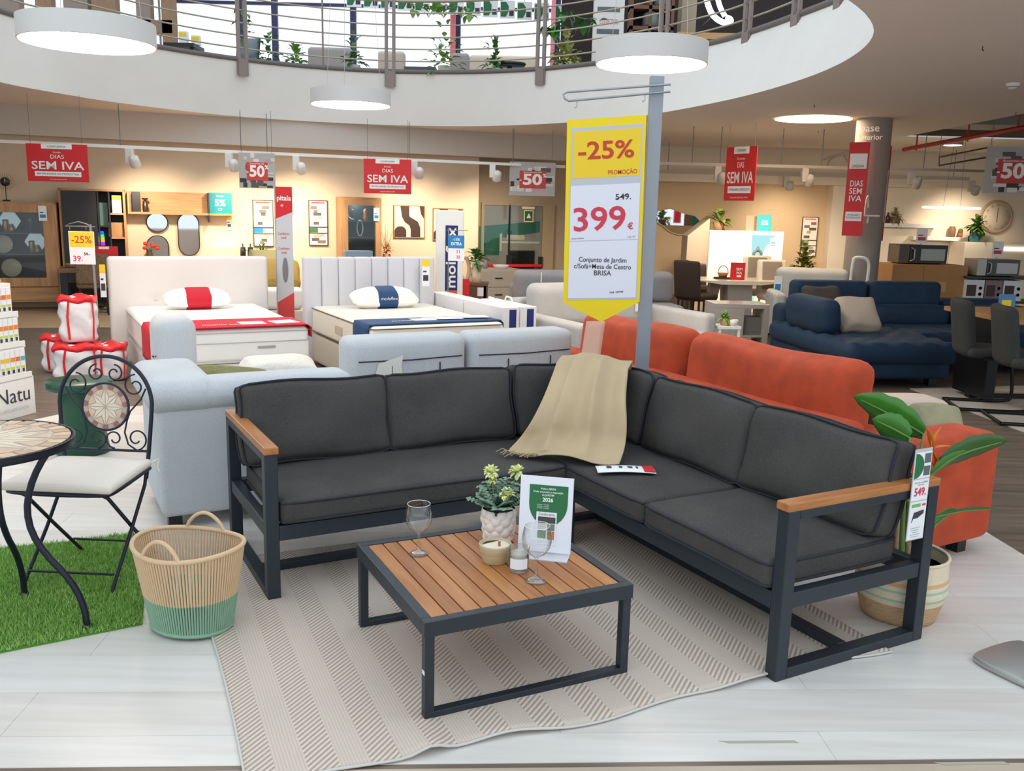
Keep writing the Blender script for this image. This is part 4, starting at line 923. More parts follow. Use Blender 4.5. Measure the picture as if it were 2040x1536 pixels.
mt = rb(b1, 'mattress', -BW, 0, 0, BL, .272, .55, MW, .05, None, (8, 10, 5))
for z in (.30, .44, .52): O('piping', MB().tube([(-BW+.03, -.003, z), (-.03, -.003, z), (.003, .03, z), (.003, BL-.03, z)], .004, 5), M('piping_grey', (196, 194, 190), .7), mt)
O('piping', MB().tube([(-BW-.003, .03, .52), (-BW-.003, BL-.03, .52)], .004, 5), M('piping_grey', (196, 194, 190), .7), mt); O('piping', MB().tube([(-BW-.003, .03, .34), (-BW-.003, BL-.03, .34)], .004, 5), M('piping_grey', (196, 194, 190), .7), mt)
O('mattress_label', MB().box(-.42, -.28, -.004, -.002, .385, .405), M('label_grey', (170, 168, 160), .6), mt)
for x in (-.1, -1.1):
    for y in (.1, 1.8): O('foot', MB().box(x-.03, x+.03, y-.03, y+.03, 0, .04), BLACKP, b1)
def runner(w0, w1, y0, y1, z, dl, dr):
    def f(u, v):
        s = u*(dl+(w1-w0)+dr); y = y0+(y1-y0)*v
        if s < dl: return (w0-.012, y, z-(dl-s))
        if s > dl+(w1-w0): return (w1+.012, y, z-(s-dl-(w1-w0)))
        return (w0+s-dl, y, z)
    return f
rn_ = O('bed_runner', MB().grid(runner(-BW, 0, -.008, .52, .562, .27, .10), 40, 6), CR, label='crimson cloth runner across the foot of the white bed', cat='bed runner', solid=.008, loc=f1, rz=GA)
tx = text(rn_, 'mobila pikolin', 0, 0, .07, PWHITE); tx.data.transform(T(-.62, .12, .569) @ RX(-PI/2))
c_ = f1+GU*-.62+GV*1.5; pl = thing('pillow', 'white pillow with crimson band on the button headboard bed', 'pillow', c_+Vector((0, 0, .645)), GA)
pl.rotation_euler = (RZ(GA) @ RX(.45)).to_euler()
def pil_fn(hx, hy, hz):
    def f(v, p):
        k = (1-abs(p.x)**3)*.75+.25; k2 = (1-abs(p.y)**3)*.7+.3; return Vector((v.x*(1-.08*(1-abs(p.y))**2*0), v.y*(1-.25*abs(p.x)**4), v.z*k*k2))
    return f
def pillow(par, hx, hy, hz, m1, m2, w):
    O('pillow_cover', MB().rbox(hx, hy, hz, .06, pil_fn(hx, hy, hz), None, (16, 8, 4)), m1, par)
    O('band', MB().rbox(w, hy*1.03, hz*1.04, .06, lambda v, p: Vector((v.x, v.y*1.0, v.z*((1-abs(p.y)**3)*.7+.3))), None, (6, 10, 4)), m2, par)
pillow(pl, .29, .13, .085, MW, CR, .14)
for k, (a_, b_) in enumerate(((-.42, .19), (-.16, .2))): O('leaflet', MB().box(-.1, .1, -.09, .09, 0, .003), PAPER if k else LGREY, label=('open white leaflet' if k else 'grey glossy leaflet')+' lying on the crimson bed runner', cat='leaflet', loc=f1+GU*a_+GV*b_+Vector((0, 0, .5665)), rz=GA+.2*k)
f2 = Vector((-1.13, 7.15, 0)); b2 = thing('bed', 'pale grey double bed with channelled headboard and navy cloth', 'bed', f2, GA); BL2 = 1.7
for i in range(8):
    O('headboard_channel', MB().rbox(.084, .055, .51, .022, puff(.008, 1), T(-.06+.083+i*.1685, BL2+.06, .515), (3, 2, 6)), UP2, b2)
rb(b2, 'base', .01, 1.19, .01, BL2, .03, .30, MG, .02)
mt = rb(b2, 'mattress', 0, 1.2, 0, BL2, .305, .565, M('mattress_cream', (232, 226, 214), .8), .045, None, (8, 10, 5))
for z in (.545, .33): O('piping', MB().tube([(.03, -.004, z), (-.004, .03, z), (-.004, BL2-.03, z)], .005, 5), M('piping_brown', (92, 80, 64), .7), mt); O('piping', MB().tube([(.03, -.004, z), (1.17, -.004, z)], .005, 5), M('piping_brown', (92, 80, 64), .7), mt)
O('mattress_label', MB().box(-.006, -.003, .75, .95, .40, .47), M('label_beige', (198, 188, 170), .6), mt); O('mattress_label', MB().box(.9, 1.0, -.006, -.003, .4, .46), M('label_tan', (196, 160, 110), .6), mt)
for x in (.1, 1.1):
    for y in (.1, 1.6): O('foot', MB().box(x-.03, x+.03, y-.03, y+.03, 0, .03), BLACKP, b2)
rn_ = O('bed_runner', MB().grid(runner(0, 1.2, .05, .42, .575, .18, .06), 40, 6), NB, label='navy cloth with logo across the foot of the pale grey bed', cat='bed runner', solid=.008, loc=f2, rz=GA)
tx = text(rn_, 'molaflex', 0, 0, .08, PWHITE); tx.data.transform(T(.38, .2, .582) @ RX(-PI/2))
for i in range(5): O('leaflet', MB().box(-.1, .1, -.075, .075, 0, .002), (PAPER, LGREY)[i % 2], label='printed leaflet spread on the navy bed cloth', cat='leaflet', group='leaflets spread on the navy bed cloth', loc=f2+GU*(.55+.125*i)+GV*(.26+.03*(i % 2))+Vector((0, 0, .5805+.002*i)), rz=GA+.3*math.sin(i*3))
c_ = f2+GU*.62+GV*1.38; pl = thing('pillow', 'white pillow with navy band on the channelled headboard bed', 'pillow', c_+Vector((0, 0, .655)), GA)
pl.rotation_euler = (RZ(GA) @ RX(.4)).to_euler(); pillow(pl, .33, .14, .10, MW, NB, .13); text(pl, 'molaflex', 0, .06, .05, PWHITE, y=-.125)
# bed price strips
def strip_tag(label, px, py0, py1, Y, w, rz=0., yellow=True, extra=None, cat='price tag', name='price_tag', group=None):
    a_ = V(px, py1, Y); zt_ = V(px, py0, Y).z; t_ = thing(name, label, cat, (a_.x, a_.y, a_.z), rz, group=group); h_ = zt_-a_.z
    O('card', MB().box(-w/2, w/2, -.002, 0, 0, h_), PAPER, t_)
    if yellow: O('yellow_band', MB().box(-w/2, w/2, -.0035, -.002, h_*.74, h_), YEL2, t_)
    O('print', MB().box(-w*.35, w*.35, -.0032, -.002, h_*.2, h_*.42), INK if extra is None else extra, t_); O('print', MB().box(-w*.35, w*.1, -.0032, -.002, h_*.52, h_*.58), INK, t_)
    return t_
strip_tag('small price strip with yellow top on the channelled headboard', 848, 517, 570, 9.10, .075, .3)
strip_tag('white price strip on the end of the button headboard', 207, 527, 592, 8.28, .05, .3)
# totem between the beds
tz = V(570, 372, 9.35).z; c_ = V(570, 600, 9.35); tt = thing('advert_totem', 'tall red and grey cardboard totem standing between the beds', 'display', (c_.x, c_.y, 0), .35)
tw2 = .165
O('column', MB().box(-tw2/2, tw2/2, 0, tw2*.8, 0, tz), M('totem_grey', (206, 208, 212), .5), tt)
O('red_print', MB().plate([(-tw2/2, tz-.32), (tw2/2, tz-.25), (tw2/2, tz), (-tw2/2, tz)], -.002, -.0005), RED, tt); O('red_print', MB().plate([(-tw2/2, .0), (tw2/2, .0), (tw2/2, .62), (-tw2/2, .52)], -.002, -.0005), M('totem_red', (222, 72, 70), .5), tt)
O('side_print', MB().box(tw2/2, tw2/2+.002, 0, tw2*.8, tz-.3, tz), RED, tt)
text(tt, 'pitala', -.0, tz-.115, .07, PWHITE, y=-.004, bold=.02, max_w=.14); text(tt, '+', -.02, tz-.19, .05, PWHITE, y=-.004, bold=.03)
for z in (1.2, 1.05): text(tt, 'Conforto\ntotal', -.01, z, .04, RED, y=-.003, max_w=.11)
O('photo_print', MB().plate([(-.0+.03*math.cos(q), .85+.13*math.sin(q)) for q in [2*PI*i/16 for i in range(16)]], -.002, -.0005), M('totem_photo', (128, 130, 134), .6), tt)
# bags of pillows in red trimmed plastic
PLA = M('clear_bag', (232, 230, 232), .25, bump=.5, bs=18); RB = M('bag_red', (222, 30, 40), .4)
def bag(px, py, Y, hx, hy, hz, rz, lab, tilt_=0., zb=None):
    a_ = V(px, py, Y); t_ = thing('bedding_bag', lab, 'bag', (a_.x, a_.y, a_.z if zb is None else zb), rz, group='packed bedding bags'); t_.rotation_euler = (tilt_, 0, rz)
    fn = lambda v, p: Vector((v.x*(1+.05*math.sin(5*p.z+2*p.y))+.008*math.sin(9*p.z+4*p.x), v.y*(1+.05*math.sin(4*p.z+p.x*3)), v.z+.012*math.sin(6*p.x)*math.cos(5*p.y)*(p.z > 0)))
    O('bag_body', MB().rbox(hx, hy, hz, .06, fn, T(0, 0, hz), (6, 5, 8)), PLA, t_)
    O('top_trim', MB().rbox(hx*1.02, hy*1.03, .03, .028, lambda v, p: Vector((v.x, v.y, v.z+.015*math.sin(5*p.x+2*p.y))), T(0, 0, 2*hz-.02), (5, 5, 1)), RB, t_)
    O('zip_strip', MB().tube([(-hx*.35, -hy-.006, 2*hz-.03), (-hx*.45, -hy-.012, hz*1.2), (-hx*.4, -hy-.008, .03)], .009, 6), RB, t_); O('zip_strip', MB().tube([(hx*.93, -hy*.95, 2*hz-.03), (hx*.96, -hy*.97, hz), (hx*.9, -hy*.93, .03)], .007, 6), RB, t_)
    return t_
bag(158, 757, 7.55, .17, .15, .155, .25, 'red trimmed bedding bag at the bottom of the pile beside the display', zb=0)
bag(222, 745, 7.65, .13, .14, .15, .3, 'red trimmed bedding bag on the floor beside the white bed', zb=0)
bag(120, 700, 7.95, .13, .12, .16, .1, 'red trimmed bedding bag half hidden at the rear of the pile', zb=0)
bag(158, 655, 7.62, .14, .13, .19, .3, 'red trimmed bedding bag standing upright on top of the pile', .0, .325)
# stand with the small 39 sign
c_ = V(190, 655, 7.85); ss = thing('sign_stand', 'thin metal stand with curved hanger beside the bedding bags', 'sign stand', (c_.x+.01, 7.9, 0), 0)
zs = V(187, 447, 7.9).z
O('pole', MB().tube([(0, 0, 0.01), (-.02, 0, zs)], .012, 8), STEEL, ss); O('base_plate', MB().rbox(.12, .12, .006, .005, X=T(0, 0, .006)), STEEL, ss)
O('hanger_arm', MB().tube([(.02, 0, zs-.02), (-.24, 0, zs-.02), (-.20, 0, zs+.0), (-.12, 0, zs+.02), (-.05, 0, zs-.0), (-.02, 0, zs-.02)], .006, 6), STEEL, ss)
for x in (-.2, -.06): O('hook', MB().tube([(x, 0, zs-.02), (x, 0, zs-.05)], .003, 5), STEEL, ss)
z1 = V(160, 461, 7.85).z; z0 = V(160, 527, 7.85).z; c_ = V(160, 490, 7.85)
ps = thing('price_sign', 'small yellow and white price sheet hanging on the thin stand', 'price sign', (c_.x, 7.88, z0), .05); h_ = z1-z0; w = .215
O('card', MB().box(-w/2, w/2, -.002, .002, 0, h_), PAPER, ps); O('yellow_sheet', MB().box(-w/2+.006, w/2-.006, -.004, -.002, h_*.53, h_-.006), YEL2, ps)
text(ps, '-25%', 0, h_*.74, .085, ORT, y=-.005, max_w=.17, bold=.01); text(ps, '54.-', .04, h_*.32, .035, INK, y=-.005, bold=.02); text(ps, '39.', -.04, h_*.17, .065, REDT, y=-.005, bold=.01, max_w=.08)
# upright mattress sample, flagged boxes
c_ = V(895, 560, 9.6); ms = thing('mattress_sample', 'white upright mattress sample with navy brand panel', 'display', (c_.x, 9.6, 0), .12); zt_ = V(895, 419, 9.6).z
O('core', MB().rbox(.143, .06, zt_/2, .012, None, T(0, .06, zt_/2), (3, 2, 4)), MW, ms)
np_ = O('navy_panel', MB().box(-.045, .085, -.004, 0, V(895, 585, 9.6).z, zt_-.155), NAVY, ms); O('orange_band', MB().box(-.045, .085, -.0055, -.004, V(895, 585, 9.6).z, V(895, 585, 9.6).z+.035), M('orange_print', (240, 100, 50), .5), ms)
zc_ = (V(895, 578, 9.6).z+zt_-.16)/2; text(ms, 'molaflex', .02, zc_+.0, .145, PWHITE, y=-.006, rot=PI/2, bold=.015, max_w=zt_-.155-V(895, 575, 9.6).z-.03)
c_ = V(909, 590, 9.35); s2 = thing('sign_stand', 'thin stand in front of the mattress sample with blue card', 'sign stand', (c_.x-.09, 9.4, 0), 0); zq = V(909, 455, 9.4).z
O('pole', MB().tube([(0, 0, 0), (0, 0, zq)], .007, 6), STEEL, s2); O('hanger_arm', MB().tube([(-.02, 0, zq-.02), (.2, 0, zq-.02)], .005, 6), STEEL, s2); O('base_plate', MB().rbox(.1, .1, .005, .004, X=T(0, 0, .005)), STEEL, s2)
z1, z0 = V(909, 469, 9.36).z, V(909, 520, 9.36).z; c_ = V(909, 490, 9.36)
ps = thing('price_sign', 'blue and white EXTRA price card by the mattress sample', 'price sign', (c_.x, 9.36, z0), 0); h_ = z1-z0; w = .165
O('card', MB().box(-w/2, w/2, -.002, 0, 0, h_), PAPER, ps); O('blue_sheet', MB().box(-w/2, w/2, -.004, -.002, h_*.5, h_), BLUEP, ps)
text(ps, '-15%', 0, h_*.84, .035, PWHITE, y=-.005, bold=.02); text(ps, 'EXTRA', 0, h_*.67, .042, PWHITE, y=-.005, bold=.03, max_w=.11); text(ps, '33', .02, h_*.36, .045, REDT, y=-.004); text(ps, '38', .02, h_*.15, .045, REDT, y=-.004)
VB = M('box_white', (232, 232, 234), .6)
for k, (u_, v_, lab) in enumerate(((0, 0, 'white flat carton with blue end next to the navy bed cloth'), (.19, .02, 'white flat carton with blue end nearest the grey sofas'), (0, .82, 'white flat carton standing behind the blue ended cartons'))):
    o_ = Vector((-.10, 7.98, 0))+GU*u_+GV*v_; vb = thing('carton', lab, 'box', o_, GA, group='white bedding cartons')
    O('carton_body', MB().box(0, .17, 0, .8, 0, .66), VB, vb, bev=.004)
    O('blue_end', MB().box(.07, .14, -.002, -.0005, .02, .64), NAVY, vb); text(vb, 'Visco', .105, .40, .07, PWHITE, y=-.004, rot=-PI/2, bold=.02)
    O('orange_mark', MB().box(.145, .162, -.002, -.0005, .36, .44), M('orange_print', (240, 100, 50), .5), vb)
    o2 = text(vb, 'molaflex', 0, 0, .05, NAVY, bold=.02); o2.data.transform(T(-.003, .45, .52) @ RZ(-PI/2))
    if k < 2: O('handle', MB().tube([(.085, .3, .66), (.09, .35, .71), (.08, .42, .715), (.085, .47, .66)], .008, 6), PWHITE, vb)
# ================================================================== BACK WALL (left part)
def FR(name, label, cat, x0, y0, x1, y1, Y, rz=0., group=None):
    a_, b_ = V(x0, (y0+y1)/2, Y), V(x1, (y0+y1)/2, Y); bt_ = V((x0+x1)/2, y1, Y).z; tp_ = V((x0+x1)/2, y0, Y).z
    t_ = thing(name, label, cat, ((a_.x+b_.x)/2, Y, bt_), rz, group=group); return t_, (b_.x-a_.x)/max(.4, math.cos(rz)), tp_-bt_
def WR(name, label, cat, x0, y0, x1, y1, off, group=None):
    a_, b_ = WL(x0, (y0+y1)/2, off), WL(x1, (y0+y1)/2, off); m_ = (a_+b_)/2; bt_ = WL((x0+x1)/2, y1, off).z; tp_ = WL((x0+x1)/2, y0, off).z
    return thing(name, label, cat, (m_.x, m_.y, bt_), WA, group=group), (b_-a_).length, tp_-bt_
def bx(t_, name, x0, x1, y0, y1, z0, z1, m, bev=0, **k): return O(name, MB().box(x0, x1, y0, y1, z0, z1), m, t_, bev=bev, **k)
OAK = wood('warm_oak', (196, 150, 102), (166, 120, 76), stretch=(2, 20, 20), vs=1.5); OAKV = wood('warm_oak_v', (196, 150, 102), (166, 120, 76), stretch=(14, 14, 1.5), vs=1.8); DKP = M('dark_panel', (40, 38, 40), .5); PANE = pane_mat('cabinet_pane', (236, 240, 240), .04); MIR = M('mirror', (225, 228, 230), .03, 1.0)
def wires(t_, w, h, up=None):
    up = up or (CEIL-t_.location.z)
    for x in (-w*.42, w*.42): O('hanging_wire', MB().tube([(x, 0, h), (x, 0, up)], .0025, 4), WIRE, t_)
def red_sign(label, x0, y0, x1, y1, Y, rz=0., group='red promotion signs', tall=False):
    t_, w, h = FR('promotion_sign', label, 'sign', x0, y0, x1, y1, Y, rz, group)
    bx(t_, 'board', -w/2, w/2, 0, .012, 0, h, RED)
    if tall:
        bx(t_, 'bracket', -.03, .03, .012, .3, h*.5, h*.53, STEEL)
        bx(t_, 'white_panel', -w*.42, w*.42, -.002, 0, h*.72, h*.88, PWHITE); text(t_, 'CONFORAMA', 0, h*.745, w*.2, INK, y=-.004, max_w=w*.6)
        for s, z in (('DIAS', .56), ('SEM', .48), ('IVA', .40)): text(t_, s, 0, h*z, w*.42, PWHITE, y=-.003, bold=.012, max_w=w*.62)
        bx(t_, 'white_panel', -w*.4, w*.4, -.002, 0, h*.16, h*.26, PWHITE); text(t_, 'EM MILHARES\nDE PRODUTOS', 0, h*.21, w*.13, INK, y=-.004, max_w=w*.66)
    else:
        bx(t_, 'white_panel', -w*.25, w*.25, -.002, 0, h*.87, h, PWHITE); text(t_, 'CONFORAMA', 0, h*.93, h*.07, INK, y=-.004, max_w=w*.3); text(t_, 'Grandes', 0, h*.78, h*.06, PWHITE, y=-.002)
        text(t_, 'DIAS', 0, h*.66, h*.15, PWHITE, y=-.002, max_w=w*.22); text(t_, 'SEM IVA', 0, h*.42, h*.3, PWHITE, y=-.002, bold=.012, max_w=w*.86)
        bx(t_, 'white_panel', -w*.38, w*.38, -.002, 0, h*.14, h*.27, PWHITE); text(t_, 'EM MILHARES DE PRODUTOS', 0, h*.205, h*.07, INK, y=-.004, bold=.0, max_w=w*.68); text(t_, 'Campanha válida até 31/03', 0, h*.06, h*.04, PWHITE, y=-.002)
        wires(t_, w, h)
    return t_
red_sign('red SEM IVA sign hanging above the oak display cabinets', 56, 287, 173, 362, 11.3, .08)
red_sign('red SEM IVA sign hanging between the framed price lists and abstract pictures', 725, 317, 819, 386, 13.4, .05)
def banner50(label, x0, y0, x1, y1, Y, rz=0.):
    t_, w, h = FR('hanging_banner', label, 'banner', x0, y0, x1, y1, Y, rz, 'printed fifty percent banners'); bx(t_, 'board', -w/2, w/2, 0, .01, 0, h, M('banner_grey', (182, 176, 172), .7)); rn = random.Random(int(x0))
    for k in range(26):
        c_ = rn.choice(((210, 206, 200), (96, 88, 84), (176, 168, 160), (64, 58, 56), (226, 222, 216))); ww, hh = rn.uniform(.08, .26)*w, rn.uniform(.05, .16)*h; x, z = rn.uniform(-.5*w+ww/2, .5*w-ww/2), rn.uniform(hh/2, h-hh/2)
        bx(t_, 'photo_print', x-ww/2, x+ww/2, -.0015-.00008*k, 0, z-hh/2, z+hh/2, M('bp_%d' % c_[0], c_, .7))
    bx(t_, 'red_print', -w*.28, w*.3, -.005, -.004, h*.22, h*.74, M('banner_red', (204, 70, 66), .7)); text(t_, '50', -.0, h*.47, h*.44, PWHITE, y=-.007, bold=.035, max_w=w*.42); text(t_, '%', w*.27, h*.6, h*.16, PWHITE, y=-.007, bold=.03); text(t_, '-', -w*.26, h*.47, h*.2, PWHITE, y=-.007, bold=.03); text(t_, 'descontos até', 0, h*.7, h*.07, PWHITE, y=-.007, max_w=w*.4)
    wires(t_, w, h); return t_
banner50('printed fifty percent banner hanging beside the oak wall shelf', 477, 305, 547, 375, 12.6, .1); banner50('printed fifty percent banner hanging in front of the doorway recess', 1015, 323, 1106, 390, 14.4, .05); banner50('printed fifty percent banner hanging over the wall clock', 1966, 292, 2070, 386, 12.4, -.15)
# oak display cabinet
dc = thing('display_cabinet', 'oak display cabinet with dark back and glass door', 'cabinet', (0, 0, 0), WA)
a_, b_ = WL(-40, 500, .48), WL(117, 500, .48); m_ = (a_+b_)/2; dw = (b_-a_).length; dc.location = (m_.x, m_.y, 0); zt_ = WL(50, 402, .48).z; zb_ = WL(50, 612, .48).z
zb_ = .12
bx(dc, 'back_panel', -dw/2, dw/2, .42, .44, zb_, zt_, DKP)
for x in (-dw/2, dw/2-.03): bx(dc, 'side_panel', x, x+.03, 0, .42, zb_, zt_, OAKV)
bx(dc, 'top_panel', -dw/2, dw/2, 0, .42, zt_-.03, zt_, OAK); bx(dc, 'bottom_panel', -dw/2+.03, dw/2-.03, 0, .42, zb_, zb_+.03, OAK); bx(dc, 'drawer_front', -dw/2+.03, dw/2-.03, -.015, .0, zb_+.03, zb_+.20, OAK)
gz0, gz1 = zb_+.33, zt_-.14; gx0, gx1 = -dw/2+.1, dw/2-.17
dr = bx(dc, 'door_pane', gx0, gx1, -.004, 0, gz0, gz1, PANE)
for (x0, x1, z0, z1) in ((-dw/2+.03, dw/2-.03, gz1, zt_-.03), (-dw/2+.03, dw/2-.03, zb_+.21, gz0), (-dw/2+.03, gx0, gz0, gz1), (gx1, dw/2-.03, gz0, gz1)): bx(dc, 'door_frame', x0, x1, -.015, .003, z0, z1, OAKV)
for z in (gz0+(gz1-gz0)*.36, gz0+(gz1-gz0)*.68): bx(dc, 'glass_shelf', gx0-.03, gx1+.03, .05, .4, z-.004, z+.004, thin_glass('shelf_glass', (210, 230, 226)))
for x in (-dw/2+.05, dw/2-.05): O('foot', MB().box(x-.02, x+.02, .03, .07, 0, zb_), BLACKP, dc); O('foot', MB().box(x-.02, x+.02, .35, .39, 0, zb_), BLACKP, dc)
def on_cab(px, z, dy=.2): p = WL(px, 480, .48-dy); return Vector((p.x, p.y, z))
shz = [gz0+(gz1-gz0)*.36+.0045, gz0+(gz1-gz0)*.68+.0045, zb_+.0305]
GOLD = M('gold', (196, 152, 84), .3, .8); HEX = M('hex_mirror', (210, 214, 210), .1, .6)
for px, z, lab in ((22, shz[1], 'hexagonal mirror tray on the upper cabinet shelf'), (71, shz[0], 'hexagonal mirror tray on the middle cabinet shelf')):
    t_ = O('hexagon_tray', MB().plate([(.14*math.cos(q), .14+.13*math.sin(q)) for q in [i*PI/3 for i in range(6)]], 0, .012), HEX, label=lab, cat='tray', loc=on_cab(px, z-(0 if True else 0)+.018, .22), rz=WA)
    O('gold_vase', MB().lathe([(0, 0), (.03, 0), (.045, .04), (.03, .08), (.014, .10), (.018, .115)], 16), GOLD, label='round gold vase before the '+lab[:21]+(' above' if px < 50 else ' below'), cat='vase', loc=on_cab(px+2, z, .14), group='gold vases in the cabinet')
    O('gold_figure', MB().lathe([(0, 0), (.035, 0), (.03, .05), (.04, .09), (.03, .14), (.035, .17), (0, .175)], 10), GOLD, label='stepped gold ornament beside the '+('upper' if px < 50 else 'middle')+' hexagonal tray', cat='ornament', loc=on_cab(px-9, z, .16), group='gold ornaments in the cabinet')
O('stem_glass', MB().lathe([(0, 0), (.035, 0), (.005, .01), (.005, .08), (.035, .12), (.03, .19)], 16, cap=False), thin_glass('far_glass'), label='clear stem glass on the upper cabinet shelf', cat='glass', loc=on_cab(63, shz[1], .16))
PLT = M('stone_plate', (190, 176, 152), .4)
for px, py, lab in ((5, shz[0], 'beige round plate standing on the middle cabinet shelf'), (19, shz[2]+.3, 'beige round plate standing on the cabinet floor')):
    O('plate', MB().lathe([(0, 0), (.09, 0), (.125, .015), (.12, .02), (0, .008)], 28, T(0, 0, .125) @ RX(PI/2-.15)), PLT, label=lab, cat='plate', loc=on_cab(px, py if py < .6 or True else 0, .13), rz=WA)
strip_tag('price strip taped on the glass of the oak cabinet', 86, 410, 440, WL(86, 425, .52).y, .1, WA, False, BLUEP)
# sunburst clock standing on the cabinet
p = WL(10, 362, .3); t_ = thing('sunburst_clock', 'dark sunburst table clock on top of the oak cabinet', 'clock', (p.x, p.y, zt_+.0), WA); hc = p.z-zt_
O('dial', MB().lathe([(0, -.015), (.055, -.015), (.06, 0), (.055, .012), (0, .012)], 28, T(0, 0, hc) @ RX(PI/2)), M('clock_dark', (50, 36, 30), .4), t_)
O('hand', MB().box(-.003, .003, -.02, -.016, hc, hc+.04), PWHITE, t_); O('base', MB().lathe([(0, 0), (.05, 0), (.045, .02), (0, .025)], 20), M('clock_dark', (50, 36, 30), .4), t_); O('stem', MB().tube([(0, 0, .02), (0, 0, hc-.05)], .006, 6), BLACKP, t_)
for k in range(24): q = 2*PI*k/24; O('sun_ray', MB().tube([(.058*math.cos(q), 0, hc+.058*math.sin(q)), (.12*math.cos(q), 0, hc+.12*math.sin(q))], .0018, 4), BLACKP, t_)
# bookcase
a_, b_ = WL(120, 450, .36), WL(252, 450, .36); m_ = (a_+b_)/2; w = (b_-a_).length; zt_ = WL(180, 376, .36).z; bc_ = thing('bookcase', 'oak bookcase with black door and open cubes', 'bookcase', (m_.x, m_.y, 0), WA)
bx(bc_, 'back_panel', -w/2, w/2, .32, .34, .05, zt_, DKP)
for x in (-w/2, w/2-.03): bx(bc_, 'side_panel', x, x+.03, 0, .32, 0, zt_, OAKV)
bx(bc_, 'top_panel', -w/2, w/2, 0, .32, zt_-.03, zt_, OAK); bx(bc_, 'door', -w/2+.03, w*.06, -.012, .0, .08, zt_-.03, DKP)
for x in (w*.07, w*.24): bx(bc_, 'divider', x, x+.02, 0.01, .32, .05, zt_-.03, DKP)
zq = [WL(230, y, .36).z for y in (426, 474, 530)]
for z in zq: bx(bc_, 'shelf', w*.26, w/2-.03, .0, .32, z-.012, z+.012, OAK)
for z in (zq[0]-.18, zq[1]-.12): bx(bc_, 'shelf', w*.09, w*.24, .02, .32, z-.008, z+.008, DKP)
def at_bc(px, z, off=.25): p = WL(px, 450, off); return Vector((p.x, p.y, z))
t_ = thing('price_tag', 'yellow topped price card in the upper bookcase cube', 'price tag', at_bc(235, zq[0]+.013, .33), WA); bx(t_, 'card', -.06, .06, 0, .002, 0, .24, PAPER); bx(t_, 'yellow_band', -.06, .06, -.0015, 0, .18, .24, YEL2)
O('wooden_box', MB().box(-.1, .1, 0, .12, 0, .2).box(-.09, .09, -.002, 0, .02, .18), OAKV, label='small oak box in the lower bookcase cube', cat='box', loc=at_bc(231, zq[1]+.013, .25), rz=WA, bev=.004)
O('glass_disc', MB().plate([(-.09, 0), (.1, .0), (.1, .32), (-.09, .32)], 0, .01), M('moss_glass', (96, 128, 112), .15), label='greenish glass picture on the narrow bookcase shelf', cat='picture', loc=at_bc(201, zq[0]-.17, .2), rz=WA)
t_ = thing('colour_lamp', 'small lamp glowing in rainbow colours inside the bookcase', 'lamp', at_bc(201, zq[1]-.11, .28), WA)
for k, c_ in enumerate(((150, 40, 210), (255, 150, 30), (70, 210, 70), (40, 90, 255))): O('light_band', MB().lathe([(.04, .05*k), (.04-.004*k, .05*k+.05)], 14), emis('glow_%d' % k, c_, 1.5), t_)
# console desk
a_ = WL(115, 540, 1.0); b_ = WL(225, 540, 1.0); m_ = (a_+b_)/2; w = (b_-a_).length; zt_ = WL(160, 535, 1.0).z; ct = thing('console_table', 'wooden topped console table with black frame before the bookcase', 'table', (m_.x, m_.y, 0), WA)
bx(ct, 'table_top', -w/2, w/2, 0, .5, zt_-.06, zt_, wood('brown_top', (150, 112, 76), (126, 90, 58)), .004); bx(ct, 'apron', -w/2+.02, w/2-.02, .03, .47, zt_-.19, zt_-.06, M('black_frame', (30, 32, 40), .5))
for x in (-w/2+.02, w/2-.11):
    for y in (.02, .4): bx(ct, 'leg', x, x+.09, y, y+.08, 0, zt_-.06, M('black_frame', (30, 32, 40), .5))
def ond(px, dy=.2): p = WL(px, 540, 1.0-dy); return Vector((p.x, p.y, zt_+.0005))
t_ = thing('counter_card', 'red SEM IVA card standing on the console table', 'sign', ond(212, .18), WA-.1); bx(t_, 'card', -.16, .16, 0, .006, 0, .29, RED); bx(t_, 'white_panel', -.08, .05, -.002, 0, .25, .285, PWHITE)
O('bread_bowl', MB().lathe([(0, 0), (.08, 0), (.13, .05), (.125, .055), (.07, .012), (0, .01)], 20), M('bowl_wood', (170, 140, 108), .6), label='shallow wooden bowl on the console table', cat='bowl', loc=ond(150, .2)); O('stone_dish', MB().lathe([(0, 0), (.06, 0), (.1, .03), (.09, .05), (0, .055)], 16), M('stone_white', (206, 196, 180), .6), label='pale rounded loaf shaped dish on the console table', cat='dish', loc=ond(186, .3))
dn = thing('dining_chair', 'brown upholstered chair pushed under the console table', 'chair', ond(185, -.05)*1, WA); dn.location.z = 0; BRF = M('brown_weave', (120, 98, 76), .9, var=.3, vs=40)
O('seat', MB().rbox(.2, .2, .04, .035, X=T(0, 0, .40)), BRF, dn); O('backrest', MB().rbox(.2, .03, .2, .028, X=T(0, -.2, .62)), BRF, dn)
for x in (-.17, .17):
    for y in (-.17, .17): O('leg', MB().tube([(x, y, 0), (x*.95, y*.95, .37)], .015, 6), BLACKP, dn)
